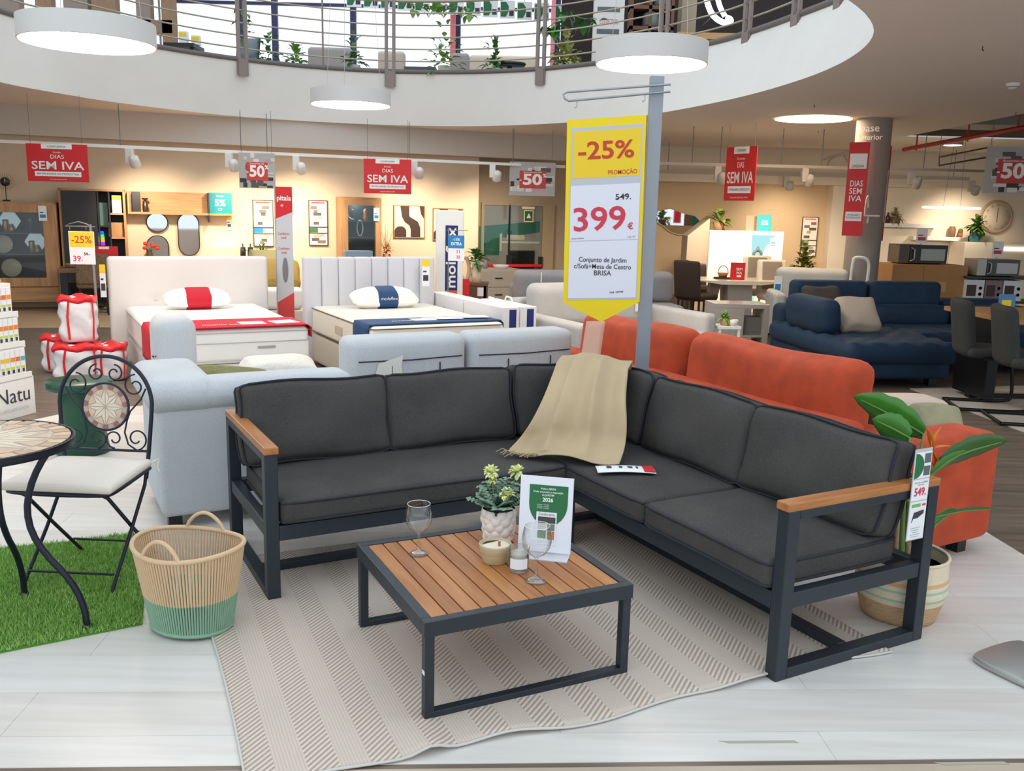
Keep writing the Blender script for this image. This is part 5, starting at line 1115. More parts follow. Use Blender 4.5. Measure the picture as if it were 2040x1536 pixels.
# wall shelf, mirrors, framed lists, abstract pictures
t_, w, h = WR('wall_shelf', 'oak wall shelf with tall back panel', 'shelf', 254, 383, 463, 428, .22)
bx(t_, 'back_panel', -w/2, w/2, .20, .218, 0, h, OAK); bx(t_, 'shelf_board', -w/2, w/2, 0, .20, 0, .03, OAK); bx(t_, 'end_panel', -w/2, -w/2+.02, .0, .2, .03, h, OAKV); bx(t_, 'divider', w*.26, w*.275, -.0, .2, -.10, h, DKP)
def onsh(px): p = WL(px, 420, .14); return Vector((p.x, p.y, WL(px, 428, .22).z*0+t_.location.z+.031))
o_ = O('speaker_box', MB().box(-.055, .055, -.05, .05, 0, .28), BLACKP, label='slim black box standing on the oak wall shelf', cat='speaker', loc=onsh(272), rz=WA, bev=.005)
O('bottle', MB().lathe([(0, 0), (.035, 0), (.038, .02), (.038, .11), (.02, .14), (.018, .17), (.045, .18), (.04, .2), (0, .2)], 16), M('bottle_brown', (60, 40, 30), .2), label='dark lantern bottle beside the slim black box', cat='bottle', loc=onsh(290))
ts = thing('shelf_sign', 'teal five percent sign at the end of the oak wall shelf', 'sign', onsh(439), WA); bx(ts, 'card', -.165, .165, 0, .006, 0, .30, TEAL); text(ts, '5%', 0, .15, .13, PWHITE, y=-.002, bold=.03); text(ts, 'TAXA', 0, .25, .04, PWHITE, y=-.002); text(ts, 'CF', 0, .055, .05, PWHITE, y=-.002)
strip_tag('yellow topped price strip under the oak wall shelf', 457, 431, 458, WL(457, 445, .01).y-.01, .075, WA)
def mirror(label, pts, px, py):
    p = WL(px, py, .03); t_ = thing('wall_mirror', label, 'mirror', p, WA, group='black framed wall mirrors'); O('mirror_glass', MB().plate(pts, -.004, .01), MIR, t_); O('frame', MB().tube([Vector((x, -.004, z)) for x, z in pts], .008, 6, True), BLACKP, t_)
mirror('round black framed mirror under the oak wall shelf', [(.145*math.cos(2*PI*i/32), .135*math.sin(2*PI*i/32)) for i in range(32)], 313, 443)
mirror('arched black framed mirror below the round mirror', [(-.15, -.30), (.15, -.30), (.15, 0)]+[(.15*math.cos(PI*i/14), .15*math.sin(PI*i/14)) for i in range(1, 14)]+[(-.15, 0)], 314, 490)
mirror('long pill shaped black framed mirror under the oak wall shelf', [(.147*math.cos(PI*i/14), .16+.147*math.sin(PI*i/14)) for i in range(15)]+[(.147*math.cos(PI+PI*i/14), -.16+.147*math.sin(PI+PI*i/14)) for i in range(15)], 376, 467)
# low sideboard behind the headboard and what stands on it
a_, b_ = WL(262, 520, .42), WL(546, 520, .42); m_ = (a_+b_)/2; w = (b_-a_).length; zs_ = WL(400, 518, .42).z; sb = thing('sideboard', 'low oak sideboard along the wall behind the button headboard', 'sideboard', (m_.x, m_.y, 0), WA)
bx(sb, 'carcass', -w/2, w/2, 0, .4, .1, zs_, OAK, .004)
for i in range(3): dd = bx(sb, 'door', -w/2+.02+i*(w-.04)/3, -w/2+.01+(i+1)*(w-.04)/3, -.015, 0, .13, zs_-.04, OAKV); bx(dd, 'handle', -w/2+.05+i*(w-.04)/3, -w/2+.06+i*(w-.04)/3, -.03, -.015, .3, .42, BLACKP)
for x in (-w/2+.08, w/2-.08): bx(sb, 'foot', x-.03, x+.03, .05, .35, 0, .1, BLACKP)
def ons(px, off=.22): p = WL(px, 500, off); return Vector((p.x, p.y, zs_+.0005))
t_ = thing('flower_vase', 'small vase of round red flowers in front of the arched mirror', 'vase', ons(298)); O('vase', MB().lathe([(0, 0), (.04, 0), (.05, .05), (.03, .1), (.035, .12)], 16), M('vase_dark', (90, 60, 50), .5), t_)
for k in range(5): q = k*1.3; e = Vector((.1*math.cos(q)+.02, .05*math.sin(q), .16+.03*(k % 3))); O('stem', MB().tube([(0, 0, .11), e], .003, 4), STEMG, t_); O('flower', MB().rbox(.03, .03, .026, .025, X=T(*e)), M('flower_red', (214, 50, 30), .6), t_)
t_ = thing('table_lamp', 'lit table lamp with cream drum shade on the sideboard', 'lamp', ons(449)); O('base', MB().lathe([(0, 0), (.07, 0), (.06, .02), (.015, .03), (.015, .06)], 20), M('lamp_base', (190, 160, 120), .5), t_); O('lamp_shade', MB().lathe([(.13, .03), (.115, .17)], 28, cap=False), emis('shade_glow', (255, 224, 170), 1.3), t_, solid=.003)
ld = bpy.data.lights.new('lamp_bulb', 'POINT'); ld.energy = 3; ld.color = (1, .75, .45); ld.shadow_soft_size = .05; lo = bpy.data.objects.new('lamp_bulb', ld); COL.objects.link(lo); lo.parent = t_; lo.location = (0, 0, .2)
def bushy(par, c, r, n, ln, w, mat, seed, zs=1.):
    rn = random.Random(seed); mb = MB()
    for k in range(n):
        d = Vector((rn.gauss(0, 1), rn.gauss(0, 1), rn.gauss(.5, .8))).normalized(); leaf(mb, Vector(c)+Vector((d.x*r*.5*rn.random(), d.y*r*.5*rn.random(), d.z*r*zs*rn.random())), d, ln*rn.uniform(.6, 1.2), w, .3, 4, .35)
    return O('foliage', mb, mat, par)
t_ = thing('potted_plant', 'spiky green plant on the sideboard next to the coffee pots', 'potted plant', ons(522, .34)); O('pot', MB().lathe([(0, 0), (.06, 0), (.075, .08), (.07, .08), (.06, .02), (0, .02)], 18), BLACKP, t_); bushy(t_, (0, 0, .08), .1, 40, .22, .03, LEAFG, 4)
for k, (px, lab) in enumerate(((484, 'black coffee press on the sideboard beside the glowing lamp'), (499, 'black coffee press on the sideboard next to the spiky plant'))):
    t_ = thing('coffee_press', lab, 'coffee press', ons(px)); O('jug', MB().lathe([(0, 0), (.04, 0), (.04, .16), (.035, .165), (.045, .175), (.01, .19), (.008, .22), (.016, .225), (0, .235)], 18), BLACKP, t_); O('handle', MB().tube([(.04, 0, .14), (.075, 0, .13), (.075, 0, .05), (.04, 0, .04)], .006, 6), BLACKP, t_)
def framed(label, x0, y0, x1, y1, off=.02, green=True, rear=False):
    if rear: t_, w, h = FR('framed_price_list', label, 'picture frame', x0, y0, x1, y1, RY_-.03, 0, 'framed price lists on the walls')
    else: t_, w, h = WR('framed_price_list', label, 'picture frame', x0, y0, x1, y1, off, 'framed price lists on the walls')
    for (a, b, c_, d) in ((-w/2, w/2, 0, .012), (-w/2, w/2, h-.012, h), (-w/2, -w/2+.012, .012, h-.012), (w/2-.012, w/2, .012, h-.012), (-w/2, w/2, h*.40, h*.42), (-w/2, w/2, h*.27, h*.285)): bx(t_, 'frame', a, b, -.012, .012, c_, d, M('frame_brown', (70, 48, 34), .6))
    bx(t_, 'sheet', -w/2+.01, w/2-.01, -.002, .008, .01, h-.01, M('sheet_warm', (238, 230, 216), .7)); bx(t_, 'red_print', -w*.35, w*.35, -.004, -.002, h*.93, h*.955, RED)
    bx(t_, 'green_print', -w*.46, -w*.02, -.004, -.002, h*.29, h*.39, GRN if green else BLUEP)
    rn = random.Random(int(x0))
    for k in range(9): zz_ = (.72, .58, .46, .8, .18, .1, .05, .2, .66)[k]*h; x = rn.uniform(-.25, .25)*w; ww = rn.uniform(.1, .22)*w; bx(t_, 'photo_print', x-ww, x+ww, -.004-.0001*k, -.002, zz_, zz_+h*.07, M('list_%d' % (k % 3), ((120, 112, 104), (176, 160, 140), (88, 84, 84))[k % 3], .7))
framed('framed price list with blue strip beside the totem', 504, 398, 545, 491, green=False); framed('framed price list on the wall right of the totem', 615, 399, 653, 489); framed('framed price list on the rear wall beside the white pilaster', 1596, 432, 1628, 511, rear=True)
def abstract(label, x0, y0, x1, y1, off=.02):
    t_, w, h = WR('abstract_picture', label, 'picture', x0, y0, x1, y1, off, 'abstract pictures'); BR = M('art_brown', (58, 38, 26), .7); AC = M('art_cream', (236, 214, 176), .7)
    bx(t_, 'canvas', -w/2+.012, w/2-.012, -.004, .01, .012, h-.012, AC)
    for (a, b, c_, d) in ((-w/2, w/2, 0, .014), (-w/2, w/2, h-.014, h), (-w/2, -w/2+.014, .014, h-.014), (w/2-.014, w/2, .014, h-.014)): bx(t_, 'frame', a, b, -.014, .014, c_, d, M('frame_oak', (150, 112, 70), .6))
    S = lambda x, z: ((x-.5)*(w-.03), z*(h-.03)+.015)
    for pl in ([S(.2+.0, 1), S(.5, 1)]+[S(.5+.06*(1-math.cos(q)), .72-.16*math.sin(q)*.5) for q in (0, .8, 1.5)]+[S(.8, .5), S(.88, .3), S(.88, 0), S(.55, 0), S(.55, .25), S(.5, .38), S(.35, .48), S(.25, .65)], [S(0, 0)]+[S(.2+.2*math.cos(PI-i*PI/10), .18+.17*math.sin(i*PI/10)) for i in range(11)]+[S(.4, 0)], [S(.85, 1), S(1, 1), S(1, .6), S(.9, .75)]):
        O('brown_shape', MB().plate(pl[::-1], -.006, -.004), BR, t_)
abstract('abstract brown and cream picture beside the oak vitrine', 784, 409, 846, 474); abstract('abstract brown and cream picture partly behind the mattress sample', 862, 415, 922, 479)
# oak vitrine
a_, b_ = WL(680, 450, .42), WL(760, 450, .42); m_ = (a_+b_)/2; w = (b_-a_).length; zt_ = WL(720, 393, .42).z; vt = thing('display_cabinet', 'tall oak vitrine with lit glass door behind the channelled headboard', 'cabinet', (m_.x, m_.y, 0), WA)
bx(vt, 'back_panel', -w/2, w/2, .38, .4, .08, zt_, M('vitrine_blue', (44, 62, 74), .5)); bx(vt, 'top_panel', -w/2, w/2, 0, .4, zt_-.04, zt_, OAK); bx(vt, 'bottom_panel', -w/2, w/2, 0, .4, 0.0, .3, OAK)
for x in (-w/2, w/2-.03): bx(vt, 'side_panel', x, x+.03, 0, .4, .3, zt_-.04, OAKV)
for x in (-w/2+.03, w/2-.10): bx(vt, 'door_frame', x, x+.07, -.02, 0, .3, zt_-.04, OAKV)
bx(vt, 'door_frame', -w/2+.1, w/2-.1, -.02, 0, zt_-.12, zt_-.04, OAK); bx(vt, 'door_pane', -w/2+.1, w/2-.1, -.012, -.006, .3, zt_-.12, PANE)
vs_ = [WL(715, y, .2).z for y in (440, 472)]
for z in vs_: bx(vt, 'glass_shelf', -w/2+.03, w/2-.03, .05, .36, z-.005, z+.005, thin_glass('shelf_glass2', (200, 230, 226)))
ld = bpy.data.lights.new('cabinet_light', 'POINT'); ld.energy = 2.5; ld.color = (.8, .95, 1); ld.shadow_soft_size = .03; lo = bpy.data.objects.new('cabinet_light', ld); COL.objects.link(lo); lo.parent = vt; lo.location = (0, .2, zt_-.1)
def onv(px, z, off=.2): p = WL(px, 450, off); return Vector((p.x, p.y, z+.0055))
O('moon_ornament', MB().tube(arc(0, .09, .075, PI*.45, PI*1.6, 16), [.004]+[.013]*15+[.004], 8), M('ornament_silver', (200, 196, 190), .3, .5), label='silver crescent ornament on the top vitrine shelf', cat='ornament', loc=onv(703, vs_[0])); O('wood_ornament', MB().lathe([(0, 0), (.03, 0), (.04, .05), (.025, .1), (.035, .16), (0, .19)], 12), M('carved_wood', (160, 116, 80), .6), label='carved wooden ornament on the top vitrine shelf', cat='ornament', loc=onv(728, vs_[0]))
WPL = M('white_ring', (236, 232, 226), .4)
for px, z, lab in ((717, vs_[1], 'white oval ring ornament on the lower vitrine shelf'), (717, .301, 'white oval ring ornament standing low in the vitrine')): O('ring_ornament', MB().tube([Vector((.045*math.cos(2*PI*i/24), 0, .13+.12*math.sin(2*PI*i/24))) for i in range(24)], .009, 8, True), WPL, label=lab, cat='ornament', loc=onv(px, z if z > .5 else vs_[1]-.31, .2)) if z > .5 else None
strip_tag('price strip on the oak vitrine door frame', 750, 414, 440, WL(750, 430, .46).y, .09, WA, False, BLUEP)
gb = O('storage_box', MB().rbox(.2, .12, .28, .01, X=T(0, 0, .28)), M('blue_grey_box', (136, 158, 176), .6), label='blue grey tall storage box behind the channelled headboard', cat='box', loc=Vector((WL(713, 500, 1.0).x, WL(713, 500, 1.0).y, 0)), rz=WA)
gb.scale = (1, 1, WL(713, 499, 1.0).z/.56)
p = WL(770, 500, .3); t_ = thing('dried_flowers', 'tall vase of dried orange flowers beside the vitrine', 'vase', (p.x, p.y, 0)); zf = p.z
O('vase', MB().lathe([(0, 0), (.09, 0), (.11, .3), (.07, zf-.1), (.06, zf-.05)], 20), M('vase_terracotta', (176, 130, 96), .7), t_)
rn = random.Random(8)
for k in range(12): e = Vector((rn.uniform(-.14, .1), rn.uniform(-.05, .05), zf+rn.uniform(.05, .45))); O('stem', MB().tube([(0, 0, zf-.08), e*.5+Vector((0, 0, zf*.5)), e], .003, 4), M('dry_stem', (150, 110, 70), .8), t_)
bushy(t_, (.02, 0, zf+.02), .12, 40, .08, .04, M('dry_orange', (196, 140, 76), .8), 3)
# third bed with olive pillows, seen beside the totem
tb = thing('bed', 'white mattress bed with olive pillows behind the totem', 'bed', WL(545, 640, 2.0)*1, WA); p = V(552, 640, 10.6); tb.location = (p.x-.25, 10.4, 0)
rb(tb, 'base', -.6, .6, 0, 1.6, 0, .3, MG, .02); rb(tb, 'mattress', -.6, .6, 0, 1.6, .305, .56, MW, .05)
for k, (x, y, z, lab) in enumerate(((.35, .3, .70, 'olive folded pillow at the front of the rear bed'), (.33, .62, .80, 'pale olive pillow leaning at the back of the rear bed'))): cushion('olive_pillow', lab, 'pillow', Matrix.Translation(tb.location) @ RZ(WA) @ Vector((x, y, z)), (.9, 0, WA), .26, .18, .07, .05, .04, 2, M('olive_%d' % k, ((168, 140, 70), (176, 164, 112))[k], .8), None, 40+k)
# doorway recess: glazed fire door with bar
a_, b_ = WL(958, 480, -.45), WL(1102, 480, -.45); m_ = (a_+b_)/2; w = (b_-a_).length; zt_ = WL(1030, 405, -.45).z
dr = thing('door_1', None, None, (m_.x, m_.y, 0), WA); dr['kind'] = 'structure'
DM = M('door_tan', (176, 152, 120), .6)
for (x0, x1, z0, z1) in ((-w/2, -w/2+.05, 0, zt_), (w/2-.22, w/2, 0, zt_), (-w/2+.05, w/2-.22, zt_-.04, zt_)): bx(dr, 'door_frame', x0, x1, -.02, .02, z0, z1, DM)
zc = lambda y: WL(1030, y, -.45).z
xc = lambda px: (WL(px, 480, -.45)-m_).dot(WD)
bx(dr, 'back_board', -w/2+.05, w/2-.22, .012, .02, 0, zt_-.04, M('door_grey', (178, 168, 156), .7))
O('green_panel', MB().plate([(xc(955), zc(508)), (xc(995), zc(508)), (xc(995), zc(475)), (xc(1075), zc(462)), (xc(1075), zc(440)), (xc(955), zc(452))], .004, .011), M('green_board', (40, 120, 98), .6), dr)
for (x0, x1, y0, y1, m) in ((1000, 1075, 485, 481, WHITE), (1010, 1045, 478, 468, CREAM), (1016, 1066, 535, 499, BLACKP), (996, 1000, 500, 466, CREAM)): bx(dr, 'kitchen_print', xc(x0), xc(x1), .002, .0105, zc(y0), zc(y1), m)
bx(dr, 'pane', -w/2+.05, w/2-.22, -.008, -.004, 0, zt_-.04, PANE); bx(dr, 'strap', xc(1012), xc(1015), -.02, -.01, zc(535), zc(407), BLACKP); bx(dr, 'lock_case', xc(1009), xc(1019), -.04, -.01, zc(535), zc(508), BLACKP)
bx(dr, 'push_bar', xc(955), xc(1078), -.06, -.03, zc(531), zc(526), RED); bx(dr, 'bar_bracket', xc(1073), xc(1080), -.05, -.01, zc(533), zc(511), BLACKP)
es = bx(dr, 'exit_sign', xc(1044), xc(1059), -.012, -.009, zc(440), zc(420), M('exit_green', (40, 100, 60), .5)); bx(es, 'sign_border', xc(1042), xc(1061), -.0095, -.008, zc(442), zc(418), M('exit_cream', (226, 220, 170), .5)); bx(dr, 'sign_plate', xc(1038), xc(1063), -.012, -.009, zc(416), zc(411), CREAM)
O('exit_arrow', MB().plate([(xc(1047), zc(434)), (xc(1056), zc(434)), (xc(1051.5), zc(424))], -.014, -.0125), PWHITE, dr)
# taupe drawer unit, wooden stool with vase
a_, b_ = WL(950, 560, 1.4), WL(1035, 560, 1.4); m_ = (a_+b_)/2; w = (b_-a_).length; zt_ = WL(990, 536, 1.4).z; t_ = thing('drawer_chest', 'greige drawer chest in front of the glazed doorway', 'chest', (m_.x, m_.y, 0), WA); GRG = M('greige_laminate', (196, 180, 160), .5)
bx(t_, 'carcass', -w/2, w/2, 0, .4, 0, zt_, GRG, .004)
for i in range(2): dd = bx(t_, 'drawer', -w/2+.02, w/2-.02, -.016, 0, .1+i*(zt_-.12)/2, .09+(i+1)*(zt_-.12)/2, GRG, .002); bx(dd, 'handle', -.06, .06, -.03, -.016, .1+(i+.5)*(zt_-.12)/2, .115+(i+.5)*(zt_-.12)/2, BLACKP)
O('cup', MB().lathe([(0, 0), (.035, 0), (.04, .12), (.035, .12), (.03, .01), (0, .01)], 14), M('cup_glass', (150, 160, 160), .2), label='grey tumbler on the greige chest beside the red bar', cat='cup', loc=Vector((WL(966, 540, 1.3).x, WL(966, 540, 1.3).y, zt_+.0005)))
O('dish', MB().lathe([(0, 0), (.1, 0), (.13, .05), (.12, .05), (.09, .01), (0, .01)], 18), WPL, label='low white dish on the greige chest', cat='bowl', loc=Vector((WL(998, 540, 1.2).x, WL(998, 540, 1.2).y, zt_+.0005)))
p = V(945, 600, 10.6); t_ = thing('side_table', 'small brown wooden side table beside the mattress sample', 'table', (p.x, 10.6, 0)); zt_ = V(945, 562, 10.6).z
bx(t_, 'table_top', -.16, .16, -.15, .15, zt_-.03, zt_, wood('walnut', (120, 80, 50), (92, 58, 36)))
for x in (-.13, .13):
    for y in (-.12, .12): bx(t_, 'leg', x-.02, x+.02, y-.02, y+.02, 0, zt_-.03, wood('walnut', (120, 80, 50), (92, 58, 36)))
bx(t_, 'drawer', -.14, .14, -.14, .13, zt_-.2, zt_-.03, wood('walnut', (120, 80, 50), (92, 58, 36))); bx(t_, 'price_label', .04, .11, -.143, -.141, zt_-.15, zt_-.05, PAPER)
v_ = thing('potted_plant', 'white vase with leafy green plant on the brown side table', 'potted plant', (p.x+.02, 10.6, zt_+.0005)); O('vase', MB().lathe([(0, 0), (.06, 0), (.05, .08), (.06, .2), (.085, .24), (.08, .24), (.05, .2), (0, .19)], 20), M('vase_cream', (226, 206, 180), .6), v_); bushy(v_, (0, 0, .26), .14, 50, .13, .06, LEAFG, 6)
O('ring_vase', MB().tube([Vector((.05*math.cos(2*PI*i/24), 0, .14+.13*math.sin(2*PI*i/24))) for i in range(24)], .022, 10, True), M('vase_tan', (214, 184, 150), .6), label='tan oval ring vase on the brown side table', cat='vase', loc=(p.x-.12, 10.62, zt_+.012))
t_, w, h = FR('counter_card', 'plain red card standing before the brown side table', 'sign', 921, 556, 935, 592, 10.3, .1); bx(t_, 'card', -w/2, w/2, 0, .01, 0, h, RED); bx(t_, 'stand', -.012, .012, .01, .02, -t_.location.z, h*.5, STEEL)
# ================================================================== MIDDLE GREY SOFAS
LG = bpy.data.materials.new('light_grey_fabric'); LG.use_nodes = True; heather(LG, (176, 172, 168), (204, 200, 196), 180., .9, .15, (1, 1, 1))
MGF = bpy.data.materials.new('mid_grey_fabric'); MGF.use_nodes = True; heather(MGF, (136, 132, 134), (166, 162, 164), 180., .9, .15, (1, 1, 1))
o2 = G(1155, 650, .55); s2 = thing('sofa', 'light grey fabric sofa with price tags between orange sofa and cartons', 'sofa', (o2.x-.02, o2.y, 0), GA)   # front left corner of left arm
rb(s2, 'arm', 0, .16, 0, 1.5, .06, .56, LG, .05); rb(s2, 'arm', 1.58, 1.73, .2, 1.2, .06, .58, LG, .05); rb(s2, 'back_panel', .1, 1.7, 1.32, 1.5, .06, .66, LG, .05); rb(s2, 'seat', .16, 1.58, .1, 1.33, .08, .42, LG, .05)
for x0, x1 in ((.18, .86), (.88, 1.56)): rb(s2, 'backrest', x0, x1, 1.02, 1.30, .40, .82, LG, .09, puff(.02, 1), X=None)
for x in (.05, 1.62):
    for y in (.25, 1.15): O('foot', MB().box(x, x+.05, y, y+.05, 0, .07), BLACKP, s2)
q_ = s2.location+GU*1.36+GV*.985; t_ = thing('price_tag', 'price strip with yellow top on the light grey sofa backrest', 'price tag', (q_.x, q_.y, .53), GA); bx(t_, 'card', -.045, .045, -.002, 0, 0, .26, PAPER); bx(t_, 'yellow_band', -.045, .045, -.0035, -.002, .2, .26, YEL2); bx(t_, 'green_print', -.03, .03, -.0035, -.002, .14, .185, GRN); text(t_, '599', 0, .09, .04, REDT, y=-.004)
o3 = V(1022, 600, 11.3); s3 = thing('sofa', 'mid grey fabric sofa standing behind the light grey sofa', 'sofa', (o3.x, 11.2, 0), .18)
rb(s3, 'back_panel', 0, 2.05, .1, .3, .06, .62, MGF, .05); rb(s3, 'seat', 0.02, 2.03, -.6, .1, .08, .42, MGF, .06)
for k in range(2): rb(s3, 'backrest', .0+k*1.03, 1.01+k*1.03, -.16, .12, .40, .80, MGF, .09, puff(.03, 1))
O('loose_tag', MB().box(.30, .315, -.2, -.195, .66, .78), PAPER, s3)
for x in (.1, 1.9): O('foot', MB().box(x, x+.05, -.5, -.45, 0, .08), BLACKP, s3); O('foot', MB().box(x, x+.05, .2, .25, 0, .06), BLACKP, s3)
# ================================================================== REAR WALL right of the pole
p = [(1303, 440), (1310, 420), (1335, 415), (1360, 424), (1385, 430), (1402, 447), (1404, 458), (1380, 464), (1352, 468), (1335, 462), (1318, 448)]
q = [V(x, y, RY_-.05) for x, y in p]; c_ = sum(q, Vector())/len(q); t_ = thing('wall_mirror', 'irregular wavy mirror on the rear wall', 'mirror', c_); pts = [(a.x-c_.x, a.z-c_.z) for a in q][::-1]
O('mirror_glass', MB().plate(pts, -.005, .03), MIR, t_); O('frame', MB().tube([Vector((x, -.005, z)) for x, z in pts], .012, 6, True), M('mirror_frame', (206, 180, 146), .5), t_)
def fbox(name, label, cat, x0, y0, x1, y1, Y, d, mat, rz=0., floor=True, part='carcass', bev=.004):
    t_, w, h = FR(name, label, cat, x0, y0, x1, y1, Y, rz)
    zb_ = -t_.location.z if floor else 0
    if floor: t_.location.z = 0; h = h-zb_; zb_ = 0
    O(part, MB().box(-w/2, w/2, 0, d, 0, h), mat, t_, bev=bev); return t_, w, h
CW = M('gloss_white', (244, 232, 212), .25); SG = M('gloss_greige', (172, 154, 134), .4)
t_, w, h = fbox('tall_cabinet', 'greige tall cabinet panel with slanted top beside the lit white cabinet', 'cabinet', 1366, 470, 1408, 600, 14.6, .5, SG); O('slanted_top', MB().plate([(-w/2, h), (w/2, h), (w/2, h+.28)], 0, .5), SG, t_)
t_, w, h = FR('display_cabinet', 'white gloss cabinet with curved lit blue glass front', 'cabinet', 1410, 460, 1556, 600, 14.5); zz_ = t_.location.z; h += zz_; t_.location.z = 0
bx(t_, 'carcass', -w/2, w/2, .02, .45, 0, h, CW); dl = O('door', MB().plate([(-w/2, .05), (w*.02, .05), (w*.02, h*.45), (w*.08, h*.7), (w*.07, h-.03), (-w/2, h-.03)], -.005, .02), CW, t_); dr_ = O('door', MB().plate([(w*.16, .05), (w/2, .05), (w/2, h-.06), (w*.40, h-.06), (w*.28, h*.8), (w*.2, h*.6)], -.005, .02), CW, t_)
O('lit_glass', MB().plate([(w*.03, .05), (w*.15, .05), (w*.19, h*.6), (w*.27, h*.8), (w*.39, h-.06), (w*.08, h-.06), (w*.085, h*.7), (w*.03, h*.45)], .005, .018), emis('lit_blue', (170, 222, 226), .9), t_); bx(t_, 'light_bar', w*.07, w/2, -.01, .01, h-.055, h-.01, emis('white_bar', (255, 244, 226), 1.6))
strip_tag('small price strip on the lit white cabinet door', 1540, 475, 488, 14.48, .1, 0, False, BLUEP)
O('ring_vase', MB().tube([Vector((.06*math.cos(2*PI*i/20), 0, .075+.06*math.sin(2*PI*i/20))) for i in range(20)], .022, 8, True).lathe([(.03, .14), (.015, .2)], 12), M('vase_slate', (86, 92, 92), .5), t_, loc=(w*.16, -.03, V(1494, 516, 14.45).z), label='dark ring shaped vase')
cabx, cabz = t_.location.x, h
v_ = thing('potted_plant', 'leafy plant in a brown pot on the lit white cabinet', 'potted plant', (V(1434, 455, 14.6).x, 14.68, cabz)); O('pot', MB().lathe([(0, 0), (.07, 0), (.1, .12), (.09, .12), (.06, .02), (0, .02)], 18), M('pot_brown', (140, 104, 72), .7), v_); bushy(v_, (0, 0, .12), .16, 26, .26, .11, M('leaf_olive', (118, 132, 62), .5, var=.2, vs=20), 9)
v_ = thing('shelf_sign', 'teal five percent card on top of the lit white cabinet', 'sign', (V(1526, 450, 14.6).x, 14.7, cabz)); bx(v_, 'card', -.115, .115, 0, .006, 0, .26, TEAL); text(v_, '5%', 0, .13, .1, PWHITE, y=-.002, bold=.02); bx(v_, 'rear_card', -.27, -.1, .1, .105, 0, .24, M('card_taupe', (150, 132, 112), .7))
# dining corner
p = V(1468, 600, 12.6); dt = thing('dining_table', 'white gloss dining table on a broad pedestal', 'table', (p.x, 12.6, 0), .05); zt_ = V(1470, 556, 12.6).z; tx0, tx1 = V(1372, 560, 12.6).x-p.x, V(1545, 560, 12.6).x-p.x
O('table_top', MB().plate([(tx0, zt_-.005), (tx0+.35, zt_-.05), (tx1-.3, zt_-.05), (tx1, zt_-.005), (tx1, zt_+.0), (tx0, zt_+.0)], -.4, .4), CW, dt); O('pedestal', MB().plate([(-.17, .04), (.16, .04), (.14, zt_-.05), (-.2, zt_-.05)], -.2, .2), M('gloss_grey', (196, 190, 184), .3), dt); O('pedestal', MB().plate([(-.42, .04), (-.36, .04), (-.25, zt_-.05), (-.4, zt_-.05)], -.05, .1), SG, dt); bx(dt, 'foot_plate', -.5, .45, -.3, .3, 0, .04, M('gloss_grey', (196, 190, 184), .3))
def ondt(px, dy=0.): return Vector((V(px, 550, 12.6).x, 12.6+dy, zt_+.0008))
t_ = thing('counter_card', 'red SEM IVA card standing on the white dining table', 'sign', ondt(1462, -.2)); bx(t_, 'card', -.1, .1, 0, .006, 0, .235, RED)
for s, z in (('SEM', .145), ('IVA', .095)): text(t_, s, .02, z, .05, PWHITE, y=-.002, bold=.02)
bx(t_, 'white_panel', -.01, .05, -.002, 0, .04, .065, PWHITE)
t_ = thing('fruit_basket', 'small wooden fruit basket on a dark mat on the dining table', 'basket', ondt(1440, .0)); O('mat', MB().lathe([(0, 0), (.13, 0), (.12, .02), (0, .02)], 20), M('mat_dark', (60, 44, 32), .8), t_); O('basket_bowl', MB().lathe([(0, .02), (.05, .02), (.08, .08), (.07, .08), (0, .04)], 16), M('basket_wood', (180, 120, 76), .7), t_); O('handle', MB().tube([Vector((.07*math.cos(PI*i/12), 0, .08+.1*math.sin(PI*i/12))) for i in range(13)], .007, 6), M('basket_wood', (180, 120, 76), .7), t_)
def dchair(label, px, py, Y, rz, m1, m2, h=.95, s=1.0, legm=None, slim=False):
    p = G(px, py) if Y is None else V(px, py, Y); t_ = thing('dining_chair', label, 'chair', (p.x, p.y, 0), rz, group='upholstered dining chairs'); legm = legm or m1
    O('seat', MB().rbox(.21*s, .21*s, .045, .04, puff(.01), T(0, 0, .44)), m1, t_); O('backrest', MB().rbox(.205*s, .035, (h-.42)/2, .03, lambda v, q: Vector((v.x, v.y+.03*(q.z+1), v.z)), T(0, .2*s, .42+(h-.42)/2), (5, 2, 6)), m1, t_)
    if m2: O('back_pad', MB().rbox(.14*s, .01, (h-.55)/2, .009, lambda v, q: Vector((v.x, v.y+.03*(q.z+1), v.z)), T(0, .2*s-.035, .46+(h-.42)/2), (4, 1, 5)), m2, t_)
    for x in (-.17, .17):
        for y in (-.16, .17): O('leg', MB().tube([(x*s*1.03, y*s*1.03, 0), (x*s, y*s, .41)], .016, 6), legm, t_)
    return t_
BRN = M('dark_brown_leather', (58, 44, 36), .6); WCH = M('white_lacquer', (240, 228, 208), .4); TAU = M('taupe_leather', (156, 140, 126), .6)
c1 = dchair('dark brown chair with price strip left of the white dining table', 1388, 590, 12.15, 2.3, BRN, None, .92); strip_tag('narrow price strip on the dark brown chair back', 1362, 533, 570, 12.3, .07, .5, False)
dchair('dark brown chair behind the left end of the white dining table', 1392, 570, 13.4, .2, BRN, None, .8)
dchair('white framed chair with taupe back behind the dining table', 1513, 580, 13.2, 0, WCH, TAU, .95); dchair('white framed chair with taupe pads right of the dining table', 1546, 590, 12.4, .1, WCH, TAU, .93); strip_tag('white price strip on the right hand white chair', 1557, 540, 572, 12.25, .1, .1, False, BLUEP)
strip_tag('small price strip on the white chair behind the table', 1512, 536, 553, 13.1, .08, .0, False)
